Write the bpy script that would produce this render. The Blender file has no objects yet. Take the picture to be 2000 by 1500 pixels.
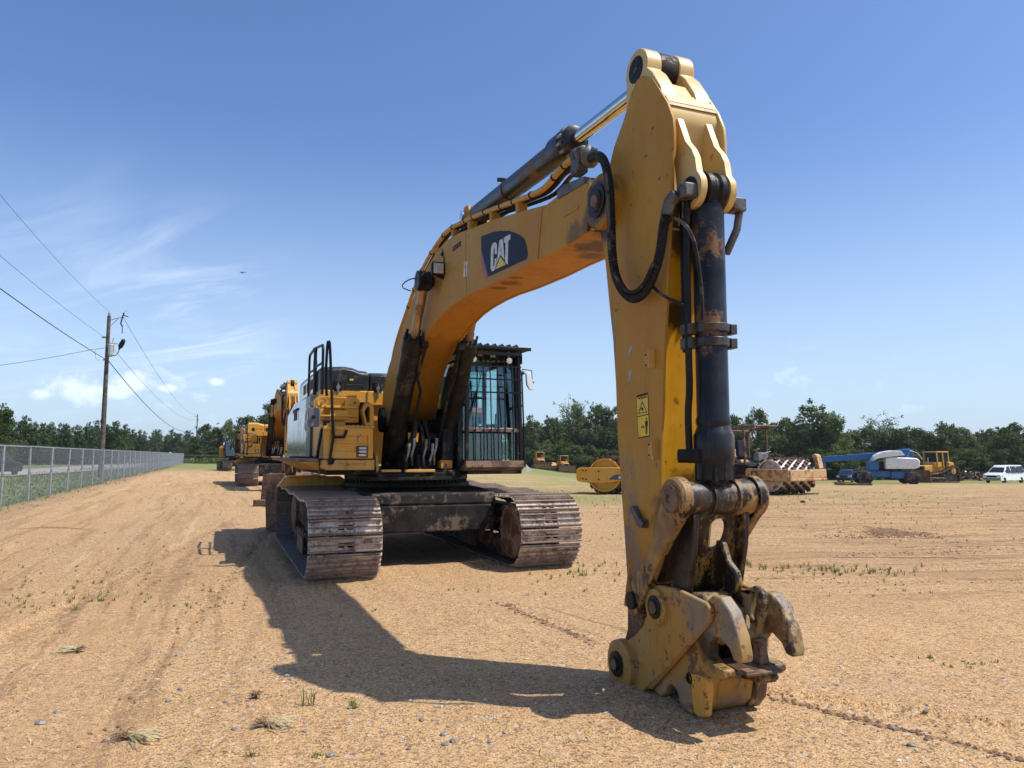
import bpy, bmesh, math, random
import numpy as np
from mathutils import Vector, Matrix, Quaternion, geometry, noise as mnoise
random.seed(11); rng=np.random.default_rng(5)
PI=math.pi; R=math.radians
scene=bpy.context.scene
COL=scene.collection

# ------------------------------------------------------------ camera
cam_d=bpy.data.cameras.new('camera'); cam=bpy.data.objects.new('camera',cam_d); COL.objects.link(cam)
cam.location=(0,0,1.55); cam.rotation_euler=(R(90)+math.atan(139/1450),0,0)
cam_d.sensor_width=36; cam_d.lens=1450/2000*36; cam_d.clip_start=0.05; cam_d.clip_end=8000
scene.camera=cam

# ------------------------------------------------------------ sun and sky
SUN=Vector((0.595,-0.115,1.0)).normalized()
sd=bpy.data.lights.new('sun','SUN'); sd.energy=5.0; sd.angle=R(0.53); sd.color=(1,0.955,0.88)
sun=bpy.data.objects.new('sun',sd); COL.objects.link(sun)
sun.rotation_euler=SUN.to_track_quat('Z','Y').to_euler()
world=bpy.data.worlds.new('World'); scene.world=world; world.use_nodes=True
scene.view_settings.view_transform='Standard'; scene.view_settings.look='None'
scene.view_settings.exposure=0.10; scene.view_settings.gamma=1.0; scene.view_settings.use_curve_mapping=False
scene.cycles.max_bounces=6; scene.cycles.transparent_max_bounces=12

# ------------------------------------------------------------ node helpers
class NT:
    def __init__(s,tree): s.t=tree; s.n=tree.nodes; s.l=tree.links
    def node(s,typ,**kw):
        n=s.n.new(typ)
        for k,v in kw.items(): setattr(n,k,v)
        return n
    def link(s,a,b): s.l.new(a,b)
    def put(s,sock,v):
        if isinstance(v,bpy.types.NodeSocket): s.l.new(v,sock)
        elif v is not None:
            try: sock.default_value=v
            except Exception: sock.default_value=(v[0],v[1],v[2],1) if len(v)==3 else v
    def math(s,op,a,b=None,c=None,clamp=False):
        n=s.node('ShaderNodeMath',operation=op,use_clamp=clamp); s.put(n.inputs[0],a)
        if b is not None: s.put(n.inputs[1],b)
        if c is not None: s.put(n.inputs[2],c)
        return n.outputs[0]
    def vmath(s,op,a,b=None):
        n=s.node('ShaderNodeVectorMath',operation=op); s.put(n.inputs[0],a)
        if b is not None: s.put(n.inputs[1],b)
        return n.outputs['Value'] if op in('LENGTH','DISTANCE','DOT_PRODUCT') else n.outputs[0]
    def scale(s,v,sc):
        return s.vmath('MULTIPLY',v,sc if isinstance(sc,tuple) else (sc,sc,sc))
    def noise(s,vec,scale=5,detail=4,rough=.55,dist=0,dim='3D'):
        n=s.node('ShaderNodeTexNoise',noise_dimensions=dim); s.put(n.inputs['Vector'],vec); n.inputs['Scale'].default_value=scale
        n.inputs['Detail'].default_value=detail; n.inputs['Roughness'].default_value=rough; n.inputs['Distortion'].default_value=dist
        return n.outputs[0]
    def ramp(s,f,a,b,lo=0.,hi=1.,smooth=True):
        n=s.node('ShaderNodeMapRange',interpolation_type='SMOOTHSTEP' if smooth else 'LINEAR'); s.put(n.inputs[0],f)
        n.inputs[1].default_value=a; n.inputs[2].default_value=b; n.inputs[3].default_value=lo; n.inputs[4].default_value=hi
        return n.outputs[0]
    def mix(s,f,a,b,mode='MIX'):
        n=s.node('ShaderNodeMix',data_type='RGBA',blend_type=mode); s.put(n.inputs[0],f)
        s.put(n.inputs[6],(*a,1) if isinstance(a,tuple) and len(a)==3 else a)
        s.put(n.inputs[7],(*b,1) if isinstance(b,tuple) and len(b)==3 else b)
        return n.outputs[2]
    def sep(s,v):
        n=s.node('ShaderNodeSeparateXYZ'); s.put(n.inputs[0],v); return n.outputs
    def comb(s,x,y,z):
        n=s.node('ShaderNodeCombineXYZ'); s.put(n.inputs[0],x); s.put(n.inputs[1],y); s.put(n.inputs[2],z); return n.outputs[0]
    def bump(s,h,strength=.3,dist=.01):
        n=s.node('ShaderNodeBump'); n.inputs['Strength'].default_value=strength; n.inputs['Distance'].default_value=dist; s.put(n.inputs['Height'],h)
        return n.outputs[0]
MATS={}
def newmat(name):
    m=bpy.data.materials.new(name); m.use_nodes=True; t=NT(m.node_tree); b=t.n['Principled BSDF']; MATS[name]=m
    return m,t,b
def co(t): return t.node('ShaderNodeTexCoord').outputs['Object']
def simple(name,base,rough=.5,metal=0.,var=.25,scale=6.,dirt=None,damt=.0,dscale=3.,bumps=.15,spec=None,coat=0,streak=None):
    if spec is None: spec=.22 if max(base)<.06 else .4
    m,t,b=newmat(name); c=co(t)
    n1=t.noise(c,scale,5,.6); dark=tuple(x*(1-var) for x in base); lite=tuple(min(1,x*(1+var*.6)) for x in base)
    col=t.mix(t.ramp(n1,.3,.7),dark,lite)
    rr=rough
    if dirt:
        n2=t.noise(c,dscale,7,.68); n3=t.noise(c,dscale*6,4,.7)
        f=t.math('ADD',n2,t.math('MULTIPLY',t.math('SUBTRACT',n3,.5),.35))
        f=t.ramp(f,.62-damt*.4,.70-damt*.4+.02)
        col=t.mix(f,col,dirt); rr=t.math('ADD',t.math('MULTIPLY',f,.35),rough,clamp=True)
    if streak:
        v=t.scale(c,(9,9,.8)); f=t.ramp(t.noise(v,1.3,5,.65),.56,.70); col=t.mix(t.math('MULTIPLY',f,streak[1]),col,streak[0])
    t.put(b.inputs['Base Color'],col); t.put(b.inputs['Roughness'],rr); b.inputs['Metallic'].default_value=metal
    b.inputs['Specular IOR Level'].default_value=spec
    if coat: b.inputs['Coat Weight'].default_value=coat; b.inputs['Coat Roughness'].default_value=.15
    if bumps: t.put(b.inputs['Normal'],t.bump(t.noise(c,scale*7,4,.6),bumps,.004))
    return m
def paint(name,base,rough=.42,stains=(),chips=.5,fade=None,dust=(.42,.30,.18),dustamt=.4,grease=(.018,.012,.008),rust=(.13,.055,.025),streaks=.35,edge=.7,scuff=()):
    """worn machine paint; stains = list of (x,y,z,radius,strength) blots of grease in the part's own space"""
    m,t,b=newmat(name); c=co(t)
    big=t.noise(c,1.3,5,.6); fine=t.noise(c,14,5,.65)
    fade=fade or tuple(min(1,x*1.18+.02) for x in base)
    col=t.mix(t.ramp(big,.32,.68),base,fade)
    col=t.mix(t.math('MULTIPLY',t.ramp(fine,.45,.75),.18),col,tuple(x*.6 for x in base))
    # rain streaks of dust running down
    v=t.scale(c,(7,7,.9)); s=t.ramp(t.noise(v,1.6,6,.68),.5,.72); col=t.mix(t.math('MULTIPLY',s,streaks),col,tuple(x*.45 for x in base))
    d=t.ramp(t.noise(c,2.6,7,.7),.52,.78); col=t.mix(t.math('MULTIPLY',d,dustamt),col,dust)
    # chips and scratches down to grey primer, rust
    v2=t.scale(c,(1,1,.45)); ch=t.noise(v2,5.5,9,.74)
    f=t.ramp(ch,.675-chips*.07,.69-chips*.07); col=t.mix(f,col,(.12,.115,.11))
    f2=t.ramp(t.noise(c,8,8,.75),.665-chips*.075,.69-chips*.075); col=t.mix(t.math('MULTIPLY',f2,.9),col,rust)
    rr=t.math('ADD',rough,t.math('MULTIPLY',d,.3),clamp=True)
    if stains:
        wob=t.noise(c,7,7,.72); acc=None
        for (x,y,z,rad,st) in stains:
            ds=t.vmath('DISTANCE',c,(x,y,z)); ds=t.math('ADD',ds,t.math('MULTIPLY',t.math('SUBTRACT',wob,.5),rad*1.5))
            f=t.math('MULTIPLY',t.ramp(ds,rad*.55,rad*1.05,1,0),st); acc=f if acc is None else t.math('MAXIMUM',acc,f)
        col=t.mix(acc,col,grease); rr=t.math('SUBTRACT',rr,t.math('MULTIPLY',acc,.12),clamp=True)
    for (x,y,z,rx,rz,st) in scuff:
        q=t.vmath('SUBTRACT',c,(x,y,z)); q=t.vmath('LENGTH',t.vmath('MULTIPLY',q,(1/rx,1.2,1/rz))); nn=t.noise(t.scale(c,(1,1,.35)),7,7,.75); nf=t.noise(t.scale(c,(1,1,2.2)),26,5,.7)
        f=t.math('MULTIPLY',t.ramp(q,.35,1.1,1,0),t.ramp(t.math('ADD',t.math('MULTIPLY',nn,.75),t.math('MULTIPLY',nf,.25)),.46,.56)); col=t.mix(t.math('MULTIPLY',f,st),col,(.17,.16,.15))
    bv=t.node('ShaderNodeBevel',samples=3); bv.inputs[0].default_value=.016
    gn=t.node('ShaderNodeNewGeometry').outputs['Normal']; ed=t.math('SUBTRACT',1.0,t.vmath('DOT_PRODUCT',bv.outputs[0],gn)); em=t.math('MULTIPLY',t.ramp(ed,.02,.16),t.ramp(t.noise(c,9,6,.7),.44,.60))
    col=t.mix(t.math('MULTIPLY',em,edge),col,(.20,.17,.14)); b.inputs['Specular IOR Level'].default_value=.3
    t.put(b.inputs['Base Color'],col); t.put(b.inputs['Roughness'],rr)
    h=t.math('ADD',t.math('MULTIPLY',big,.6),t.math('MULTIPLY',fine,.12)); h=t.math('SUBTRACT',h,t.math('MULTIPLY',f2,.3))
    t.put(b.inputs['Normal'],t.bump(h,.12,.02))
    return m
def M(n): return MATS[n]

# ------------------------------------------------------------ mesh helpers
def basis(d):
    d=Vector(d).normalized(); a=Vector((0,0,1)) if abs(d.z)<.9 else Vector((1,0,0))
    x=d.cross(a).normalized(); return x,d.cross(x).normalized()
class B:
    def __init__(s): s.bm=bmesh.new()
    def face(s,vs):
        try: s.bm.faces.new(vs)
        except ValueError: pass
    def box(s,c,sz,rot=None,taper=None):
        c=Vector(c); hx,hy,hz=sz[0]/2,sz[1]/2,sz[2]/2; vs=[]
        for z in(-1,1):
            k=1 if (taper is None or z<0) else taper
            for x,y in((-1,-1),(1,-1),(1,1),(-1,1)):
                p=Vector((x*hx*k,y*hy*k,z*hz))
                if rot is not None: p=rot@p
                vs.append(s.bm.verts.new(c+p))
        for f in((3,2,1,0),(4,5,6,7),(0,1,5,4),(1,2,6,5),(2,3,7,6),(3,0,4,7)): s.face([vs[i] for i in f])
        return s
    def hexa(s,pts):
        vs=[s.bm.verts.new(p) for p in pts]
        for f in((3,2,1,0),(4,5,6,7),(0,1,5,4),(1,2,6,5),(2,3,7,6),(3,0,4,7)): s.face([vs[i] for i in f])
        return s
    def bar(s,a,b,w,h=None):
        """straight bar of rectangular section"""
        a=Vector(a);b=Vector(b);d=b-a; x,y=basis(d); h=h or w
        s.hexa([a-x*w/2-y*h/2,a+x*w/2-y*h/2,a+x*w/2+y*h/2,a-x*w/2+y*h/2,b-x*w/2-y*h/2,b+x*w/2-y*h/2,b+x*w/2+y*h/2,b-x*w/2+y*h/2]); return s
    def lathe(s,a,d,prof,n=20,cap=True):
        """prof=[(t along d, radius)]"""
        a=Vector(a); d=Vector(d).normalized(); x,y=basis(d); rings=[]
        for (t,r) in prof:
            rings.append([s.bm.verts.new(a+d*t+(x*math.cos(2*PI*i/n)+y*math.sin(2*PI*i/n))*max(r,1e-4)) for i in range(n)])
        for k in range(len(rings)-1):
            for i in range(n): s.face([rings[k][i],rings[k][(i+1)%n],rings[k+1][(i+1)%n],rings[k+1][i]])
        if cap: s.face(rings[0][::-1]); s.face(rings[-1])
        return s
    def cyl(s,a,b,r,r2=None,n=16):
        a=Vector(a);b=Vector(b); L=(b-a).length; return s.lathe(a,b-a,[(0,r),(L,r if r2 is None else r2)],n)
    def tube(s,pts,r,n=8,smooth=0,corr=0):
        pts=[Vector(p) for p in pts]
        for _ in range(smooth):
            q=[pts[0]]
            for i in range(len(pts)-1): q+= [pts[i]*.75+pts[i+1]*.25,pts[i]*.25+pts[i+1]*.75]
            q.append(pts[-1]); pts=q
        rings=[]; x=None
        for i,p in enumerate(pts):
            d=(pts[min(i+1,len(pts)-1)]-pts[max(i-1,0)]).normalized()
            if x is None: x,_=basis(d)
            x=(x-d*x.dot(d)).normalized(); y=d.cross(x)
            rr=r[i] if isinstance(r,(list,tuple)) else r
            if corr and i%2: rr*=(1-corr)
            rings.append([s.bm.verts.new(p+(x*math.cos(2*PI*k/n)+y*math.sin(2*PI*k/n))*rr) for k in range(n)])
        for k in range(len(rings)-1):
            for i in range(n): s.face([rings[k][i],rings[k][(i+1)%n],rings[k+1][(i+1)%n],rings[k+1][i]])
        s.face(rings[0][::-1]); s.face(rings[-1]); return s
    def prism(s,loops,fn,a,b):
        """loops: outer (+holes) lists of 2D points; fn(p,t)->3D; extruded from t=a to t=b"""
        if not isinstance(loops[0][0],(list,tuple)): loops=[loops]
        flat=[p for l in loops for p in l]
        tris=geometry.tessellate_polygon([[Vector((p[0],p[1],0)) for p in l] for l in loops])
        va=[s.bm.verts.new(fn(p,a)) for p in flat]; vb=[s.bm.verts.new(fn(p,b)) for p in flat]
        if len(loops)==1:
            s.face(va[::-1]); s.face(vb)
        else:
            for t in tris: s.face([va[i] for i in t][::-1]); s.face([vb[i] for i in t])
        o=0
        for l in loops:
            n=len(l)
            for i in range(n): j=(i+1)%n; s.face([va[o+i],va[o+j],vb[o+j],vb[o+i]])
            o+=n
        return s
    def loft(s,rings,closed=True,cap=True):
        rs=[[s.bm.verts.new(p) for p in r] for r in rings]
        n=len(rs[0])
        for k in range(len(rs)-1):
            for i in range(n if closed else n-1): s.face([rs[k][i],rs[k][(i+1)%n],rs[k+1][(i+1)%n],rs[k+1][i]])
        if cap and closed: s.face(rs[0][::-1]); s.face(rs[-1])
        return s
    def sphere(s,c,r,sub=2,sc=(1,1,1)):
        bmesh.ops.create_icosphere(s.bm,subdivisions=sub,radius=1,matrix=Matrix.Translation(Vector(c))@Matrix.Diagonal((r*sc[0],r*sc[1],r*sc[2],1)))
        return s
def mesh(name,b,mat=None,smooth=35):
    bmesh.ops.recalc_face_normals(b.bm,faces=b.bm.faces)
    me=bpy.data.meshes.new(name); b.bm.to_mesh(me); b.bm.free()
    if smooth:
        me.polygons.foreach_set('use_smooth',[True]*len(me.polygons)); me.set_sharp_from_angle(angle=R(smooth))
    if mat: me.materials.append(mat)
    return me
def obj(name,b,mat=None,parent=None,bev=0,smooth=35,label=None,kind=None,segs=2):
    me=b if isinstance(b,bpy.types.Mesh) else mesh(name,b,mat,smooth)
    o=bpy.data.objects.new(name,me); COL.objects.link(o)
    if parent: o.parent=parent
    if bev:
        md=o.modifiers.new('bevel','BEVEL'); md.width=bev; md.segments=segs; md.limit_method='ANGLE'; md.angle_limit=R(40); md.harden_normals=False
    if label: o['label']=label
    if kind: o['kind']=kind
    return o
def tag(o,label,cat,group=None):
    o['label']=label; o['category']=cat
    if group: o['group']=group
    return o
def thing(name,label,cat,loc=(0,0,0),rz=0,group=None,sc=1):
    o=bpy.data.objects.new(name,None); COL.objects.link(o); o.location=loc; o.rotation_euler=(0,0,rz); o.scale=(sc,sc,sc)
    o.empty_display_size=.3
    return tag(o,label,cat,group)
def struct(name,me,mat=None): 
    o=obj(name,me,mat); o['kind']='structure'; return o
def arc(c,r,a0,a1,n): return [(c[0]+r*math.cos(R(a0+(a1-a0)*i/n)),c[1]+r*math.sin(R(a0+(a1-a0)*i/n))) for i in range(n+1)]
def textmesh(s,size,mat,bold=0):
    cu=bpy.data.curves.new('lettering','FONT'); cu.body=s; cu.size=size; cu.offset=bold; cu.extrude=.0015; cu.align_x='CENTER'; cu.align_y='CENTER'
    t=bpy.data.objects.new('tmp',cu); me=bpy.data.meshes.new_from_object(t); bpy.data.objects.remove(t); me.materials.clear(); me.materials.append(mat); return me

# ------------------------------------------------------------ terrain height
def sst(a,b,x):
    t=np.clip((x-a)/(b-a),0,1); return t*t*(3-2*t)
def fenceline(y): return -6.2-.394*y
def H0(x,y):
    x=np.asarray(x,float); y=np.asarray(y,float)
    drop=np.clip((y-30)*.030,0,2.05)*sst(-6,16,x)
    return -drop
def hv(x,y): return float(H0(x,y))
# ------------------------------------------------------------ world shader: sky with thin cirrus and a few puffs
w=NT(world.node_tree); bg=w.n['Background']
sky=w.node('ShaderNodeTexSky',sky_type='NISHITA'); sky.sun_disc=False
sky.sun_elevation=math.asin(SUN.z); sky.sun_rotation=math.atan2(SUN.x,SUN.y)
sky.air_density=1.0; sky.dust_density=1.6; sky.ozone_density=2.2; sky.altitude=50
d=w.node('ShaderNodeTexCoord').outputs['Generated']; d=w.vmath('NORMALIZE',d); X,Y,Z=w.sep(d)
zz=w.math('MAXIMUM',w.math('ADD',Z,.08),.02)
pl=w.comb(w.math('DIVIDE',X,zz),w.math('DIVIDE',Y,zz),0)
skyc=w.mix(1,sky.outputs[0],(.80,.96,1.22),'MULTIPLY')
skyc=w.mix(w.ramp(Z,-.02,.42,.60,0),skyc,(5.3,6.6,8.0))
# wispy streaks, stretched along one wind direction, gated by a broad patch mask
rot=w.node('ShaderNodeVectorRotate',rotation_type='Z_AXIS'); w.put(rot.inputs[0],pl); rot.inputs['Angle'].default_value=R(28)
st=w.scale(rot.outputs[0],(.55,1.7,1))
wn=w.noise(st,1.25,9,.60,1.1)
def dirmask(v,r0,r1):
    vv=Vector(v).normalized(); return w.ramp(w.vmath('DISTANCE',d,tuple(vv)),r0,r1,1,0)
gate=w.math('MAXIMUM',w.math('MULTIPLY',dirmask((-.44,1,.20),.02,.17),1.0),w.math('MULTIPLY',dirmask((-.62,1,.22),.02,.22),.5))
gate=w.math('MAXIMUM',gate,w.ramp(w.noise(pl,.55,3,.5),.58,.75,.0,.18))
cir=w.math('MULTIPLY',w.ramp(wn,.42,.78),gate)
# contrail-like streaks
tr=w.scale(pl,(1,1,1)); 
cu=w.noise(w.scale(d,(1,1,2.0)),23,7,.55,.2)
low=w.math('MULTIPLY',w.ramp(Z,.03,.055),w.ramp(Z,.11,.15,1,0))
puff=w.math('MULTIPLY',w.ramp(cu,.56,.68),w.math('MULTIPLY',low,w.ramp(w.noise(d,4.0,2,.5),.47,.62)))
puff2=None
for (v,r) in [((-.595,1,.093),.042),((-.515,1,.098),.034),((-.635,1,.082),.02),((-.535,1,.086),.026),((-.465,1,.09),.018),((-.40,1,.098),.014)]:
    dd=w.vmath('DISTANCE',w.scale(d,(1,1,1.9)),tuple(Vector(v).normalized()*1.0 if False else Vector((Vector(v).normalized().x,Vector(v).normalized().y,Vector(v).normalized().z*1.9))))
    dd=w.math('ADD',dd,w.math('MULTIPLY',w.math('SUBTRACT',w.noise(d,34,6,.6),.5),r*2.2)); f=w.ramp(dd,r*.25,r*.95,1,0); puff2=f if puff2 is None else w.math('MAXIMUM',puff2,f)
cl=w.math('ADD',w.math('MULTIPLY',cir,.40),w.math('MULTIPLY',w.math('MAXIMUM',w.math('MULTIPLY',puff,.4),puff2),.48),clamp=True)
skyc=w.mix(cl,skyc,(8.8,9.3,10.2))
w.put(bg.inputs[0],skyc); bg.inputs[1].default_value=0.134

# ------------------------------------------------------------ materials
PC=(7.21,0,3.43)
simple('steel_rust',(.11,.06,.038),.6,.25,.4,9,(.24,.16,.105),.35,4,.4)
m,t,b=newmat('shoe_steel'); c=co(t); rnd=t.node('ShaderNodeObjectInfo').outputs['Random']; c=t.vmath('ADD',c,t.comb(t.math('MULTIPLY',rnd,37.),t.math('MULTIPLY',rnd,11.),0)); zz_=t.sep(co(t))[2]
n=t.noise(c,5,8,.7); n2=t.noise(c,26,6,.75); col=t.mix(t.ramp(n,.35,.65),(.17,.105,.07),(.30,.21,.15)); f=t.math('ADD',t.math('MULTIPLY',n,.5),t.math('MULTIPLY',n2,.5)); mud=t.math('MULTIPLY',t.ramp(f,.44,.53),t.ramp(zz_,.012,.026,1,.12)); col=t.mix(t.math('MULTIPLY',mud,.9),col,(.60,.52,.43))
col=t.mix(t.math('MULTIPLY',t.ramp(zz_,-.002,-.006),.9),col,(.09,.075,.065))  # inner face darkened, painting in the shade between the plates
col=t.mix(t.math('MULTIPLY',t.ramp(zz_,.030,.036),t.ramp(n2,.42,.55)),col,(.22,.15,.115)); dk=t.ramp(t.noise(c,9,7,.8),.57,.64); col=t.mix(t.math('MULTIPLY',dk,.75),col,(.05,.03,.022)); col=t.mix(t.math('MULTIPLY',rnd,.22),col,(.12,.085,.065))
t.put(b.inputs['Base Color'],col); b.inputs['Roughness'].default_value=.6; b.inputs['Metallic'].default_value=.15; t.put(b.inputs['Normal'],t.bump(t.math('ADD',n2,n),.6,.012))
simple('black_paint',(.010,.010,.011),.38,0,.4,6,(.07,.05,.035),.08,2.5,.15)
simple('black_dull',(.012,.012,.012),.62,0,.4,6,(.09,.065,.045),.22,2.2,.3)
simple('grease_black',(.010,.008,.007),.42,0,.5,9,(.04,.024,.012),.25,5,.8)
simple('fitting_grey',(.12,.115,.11),.5,.3,.3,12,(.06,.045,.035),.2,9,.2)
simple('hose_black',(.016,.016,.016),.6,0,.3,30,(.09,.08,.065),.12,9,.2)
simple('rubber',(.022,.021,.02),.75,0,.3,8,(.12,.10,.08),.35,3,.35)
simple('chrome',(.62,.62,.62),.10,1,.08,4,None,0,3,.03)
simple('chrome_dirty',(.42,.27,.16),.38,.75,.25,9,(.33,.20,.11),.3,3,.15)
simple('grey_steel',(.28,.27,.26),.42,.6,.3,9,(.16,.11,.07),.3,4,.2)
simple('galv',(.36,.37,.38),.42,.5,.2,14,(.15,.14,.12),.2,9,.1)
simple('hood_black',(.028,.030,.034),.35,0,.3,3,(.12,.10,.08),.15,2,.08)
simple('panel_grey',(.30,.225,.10),.24,0,.12,2.5,(.25,.19,.11),.2,1.6,.03,coat=.55)
simple('band_grey',(.075,.08,.09),.35,0,.15,3,(.20,.16,.11),.15,2,.05)
simple('decal_navy',(.010,.018,.038),.5,0,.1,4,None,0,3,0,spec=.1)
simple('decal_white',(.62,.60,.58),.45,0,.12,16,(.4,.36,.3),.1,9,0)
simple('decal_red',(.30,.022,.03),.4,0,.1,4,None,0,3,0)
simple('decal_yellow',(.70,.50,.02),.4,0,.08,8,(.45,.33,.05),.1,7,0)
simple('decal_black',(.012,.012,.012),.5,0,.1,4,None,0,3,0)
simple('lamp_glass',(.6,.58,.55),.12,.3,.2,30,None,0,3,.2)
simple('orange_plastic',(.75,.09,.02),.5,0,.1,4)
simple('white_plastic',(.75,.75,.73),.45,0,.06,4,(.5,.45,.38),.15,5,.02)
simple('mud_underbody',(.022,.019,.017),.85,0,.5,5,(.14,.105,.075),.22,2.2,.8)
simple('mirror_grey',(.13,.145,.16),.35,0,.1,4,None,0,3,.02)
simple('mirror_white',(.72,.72,.70),.25,0,.1,4,None,0,3,.02)
simple('seat_fabric',(.03,.03,.035),.9,0,.3,8)
simple('interior',(.045,.045,.05),.8,0,.3,3)
simple('wood_pole',(.115,.09,.068),.85,0,.4,7,(.05,.042,.035),.35,4,.5,streak=((.05,.04,.03),.6))
simple('concrete_can',(.46,.46,.45),.5,.1,.1,4)
def stains_b(): return [(7.21,-.30,3.43,.22,.95),(7.05,-.28,3.30,.20,.7),(6.75,-.2,3.26,.20,.6),(2.75,-.3,3.80,.22,.4)]
paint('yellow_side',(.43,.195,.020),.6,stains_b(),.3,(.46,.25,.035),dustamt=.16,streaks=.22)  # boom paint, base lowered so the flank's shade sits in the colour
paint('yellow_rich',(.60,.26,.012),.36,[(7.0,0,3.3,.35,.8)],.35,(.63,.30,.02),dustamt=.18,streaks=.3)
paint('yellow_under',(.47,.19,.014),.6,[(7.1,0,3.3,.3,.9),(6.6,.0,3.25,.22,.85),(6.3,.12,3.25,.16,.7),(4.9,-.12,3.32,.14,.6),(4.55,-.10,3.33,.12,.6),(5.2,-.16,3.3,.10,.5)],.4,(.42,.19,.025),dustamt=.4,streaks=.6,dust=(.34,.19,.06))  # darker boom paint for the underside, its shade mixed into the colour
paint('yellow_house',(.66,.31,.03),.38,(),.3,(.66,.35,.06),dustamt=.3,streaks=.3)
paint('yellow_worn',(.60,.29,.04),.5,(),.85,(.56,.32,.08),dustamt=.5,streaks=.6)
paint('stick_side',(.43,.195,.020),.58,[(7.40,-.2,.85,.24,.35),(7.45,-.2,.3,.35,.95),(7.62,-.24,.55,.30,.9),(7.10,-.21,3.35,.26,.9),(7.95,-.2,1.15,.25,.6)],.5,(.46,.25,.035),dustamt=.14,streaks=.22,scuff=[(7.42,-.2,1.15,.16,.55,.8),(7.5,-.2,.75,.2,.5,.7),(7.25,-.2,2.4,.05,.7,.8),(7.6,-.2,1.5,.2,.3,.3)])  # stick paint lowered in tone, shade of the flank painted in
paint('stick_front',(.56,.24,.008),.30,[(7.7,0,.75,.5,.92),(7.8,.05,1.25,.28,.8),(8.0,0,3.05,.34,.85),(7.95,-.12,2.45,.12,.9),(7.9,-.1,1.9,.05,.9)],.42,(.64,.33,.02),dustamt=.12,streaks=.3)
paint('stick_top',(.60,.41,.15),.40,[(8.10,0,3.2,.17,.97),(7.60,.0,4.28,.14,.97)],.05,(.63,.45,.19),dustamt=.2,streaks=.1)  # same stick paint made paler, sunlight on these faces put into the colour
paint('hook_paint',(.34,.19,.045),.5,[(8.33,-.2,.45,.13,.95),(7.95,-.24,.05,.10,.85)],1.6,(.36,.24,.09),dustamt=.5,streaks=.6,dust=(.34,.29,.22),edge=1.,scuff=[(8.45,-.2,.60,.2,.25,.75),(8.1,-.2,.08,.35,.16,.8)])
def greasy(name,cov,yel=(.36,.20,.035),blk=(.012,.009,.007),steel=0.):
    m,t,b=newmat(name); c=co(t); n=t.noise(t.scale(c,(1,1,.4)),6,9,.78); n2=t.noise(c,38,5,.75); f=t.math('ADD',t.math('MULTIPLY',n,.78),t.math('MULTIPLY',n2,.22)); f=t.ramp(f,cov-.025,cov+.025)
    y2=t.mix(t.ramp(t.noise(c,12,5,.6),.4,.62),yel,(.24,.13,.05)); col=t.mix(f,y2,blk); br=t.ramp(t.noise(c,4,6,.7),.5,.66); col=t.mix(t.math('MULTIPLY',br,.55),col,(.075,.045,.028))
    bv=t.node('ShaderNodeBevel',samples=3); bv.inputs[0].default_value=.018; gn=t.node('ShaderNodeNewGeometry').outputs['Normal']; ed=t.math('SUBTRACT',1.0,t.vmath('DOT_PRODUCT',bv.outputs[0],gn)); em=t.math('MULTIPLY',t.ramp(ed,.02,.14),t.ramp(t.noise(c,9,5,.7),.40,.55)); col=t.mix(t.math('MULTIPLY',em,.8),col,(.16,.12,.09))
    t.put(b.inputs['Base Color'],col); t.put(b.inputs['Roughness'],t.ramp(f,0,1,.58,.34)); b.inputs['Specular IOR Level'].default_value=.4; t.put(b.inputs['Normal'],t.bump(t.math('ADD',n,n2),.35,.01)); return m
greasy('link_worn',.53,(.34,.20,.06)); greasy('power_link',.455); greasy('tube_steel',.48,(.12,.08,.055),(.03,.022,.018)); greasy('coupler_claw',.52,(.36,.26,.12),(.07,.045,.03))

paint('coupler_paint',(.38,.20,.035),.55,[(7.43,-.26,.14,.10,.9),(7.86,-.26,.60,.085,.8),(8.40,-.2,.42,.17,.95),(8.36,.2,.42,.2,.9),(7.98,-.24,.03,.10,.8)],1.25,(.37,.22,.06),dustamt=.4,streaks=.5,dust=(.33,.27,.19),edge=.95,scuff=[(8.3,-.2,.62,.25,.25,.6),(8.1,-.2,.08,.35,.16,.8),(7.45,-.3,.2,.2,.25,.5)])
simple('coupler_dark',(.055,.038,.026),.45,.3,.5,6,(.28,.20,.10),.45,4,.5)
simple('cyl_dark',(.022,.026,.032),.33,.1,.5,4,(.20,.10,.04),.20,3.2,.25,streak=((.10,.11,.12),.35))
simple('cyl_boom',(.016,.013,.011),.5,.1,.5,5,(.07,.048,.03),.25,3,.3)
simple('clamp_steel',(.06,.058,.055),.38,.5,.5,9,(.12,.08,.05),.25,4,.3)
simple('bucket_rust',(.10,.055,.035),.55,.3,.4,5,(.22,.13,.08),.45,2.4,.4)
# window glass, tinted green
m,t,b=newmat('glass'); b.inputs['Base Color'].default_value=(.55,.78,.74,1); b.inputs['Transmission Weight'].default_value=1; b.inputs['Roughness'].default_value=.02; b.inputs['IOR'].default_value=1.12
m.node_tree.nodes.remove(b); g=t.node('ShaderNodeBsdfTransparent'); g.inputs[0].default_value=(.62,.80,.78,1); gl=t.node('ShaderNodeBsdfGlossy'); gl.inputs['Roughness'].default_value=.03; gl.inputs[0].default_value=(.9,.95,.95,1)
fr=t.node('ShaderNodeFresnel'); fr.inputs[0].default_value=1.5; ms=t.node('ShaderNodeMixShader'); dn=t.ramp(t.noise(co(t),3,5,.6),.5,.8,0,.12)
df=t.node('ShaderNodeBsdfDiffuse'); df.inputs[0].default_value=(.4,.42,.36,1); ms2=t.node('ShaderNodeMixShader'); t.link(dn,ms2.inputs[0]); t.link(g.outputs[0],ms2.inputs[1]); t.link(df.outputs[0],ms2.inputs[2])
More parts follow.
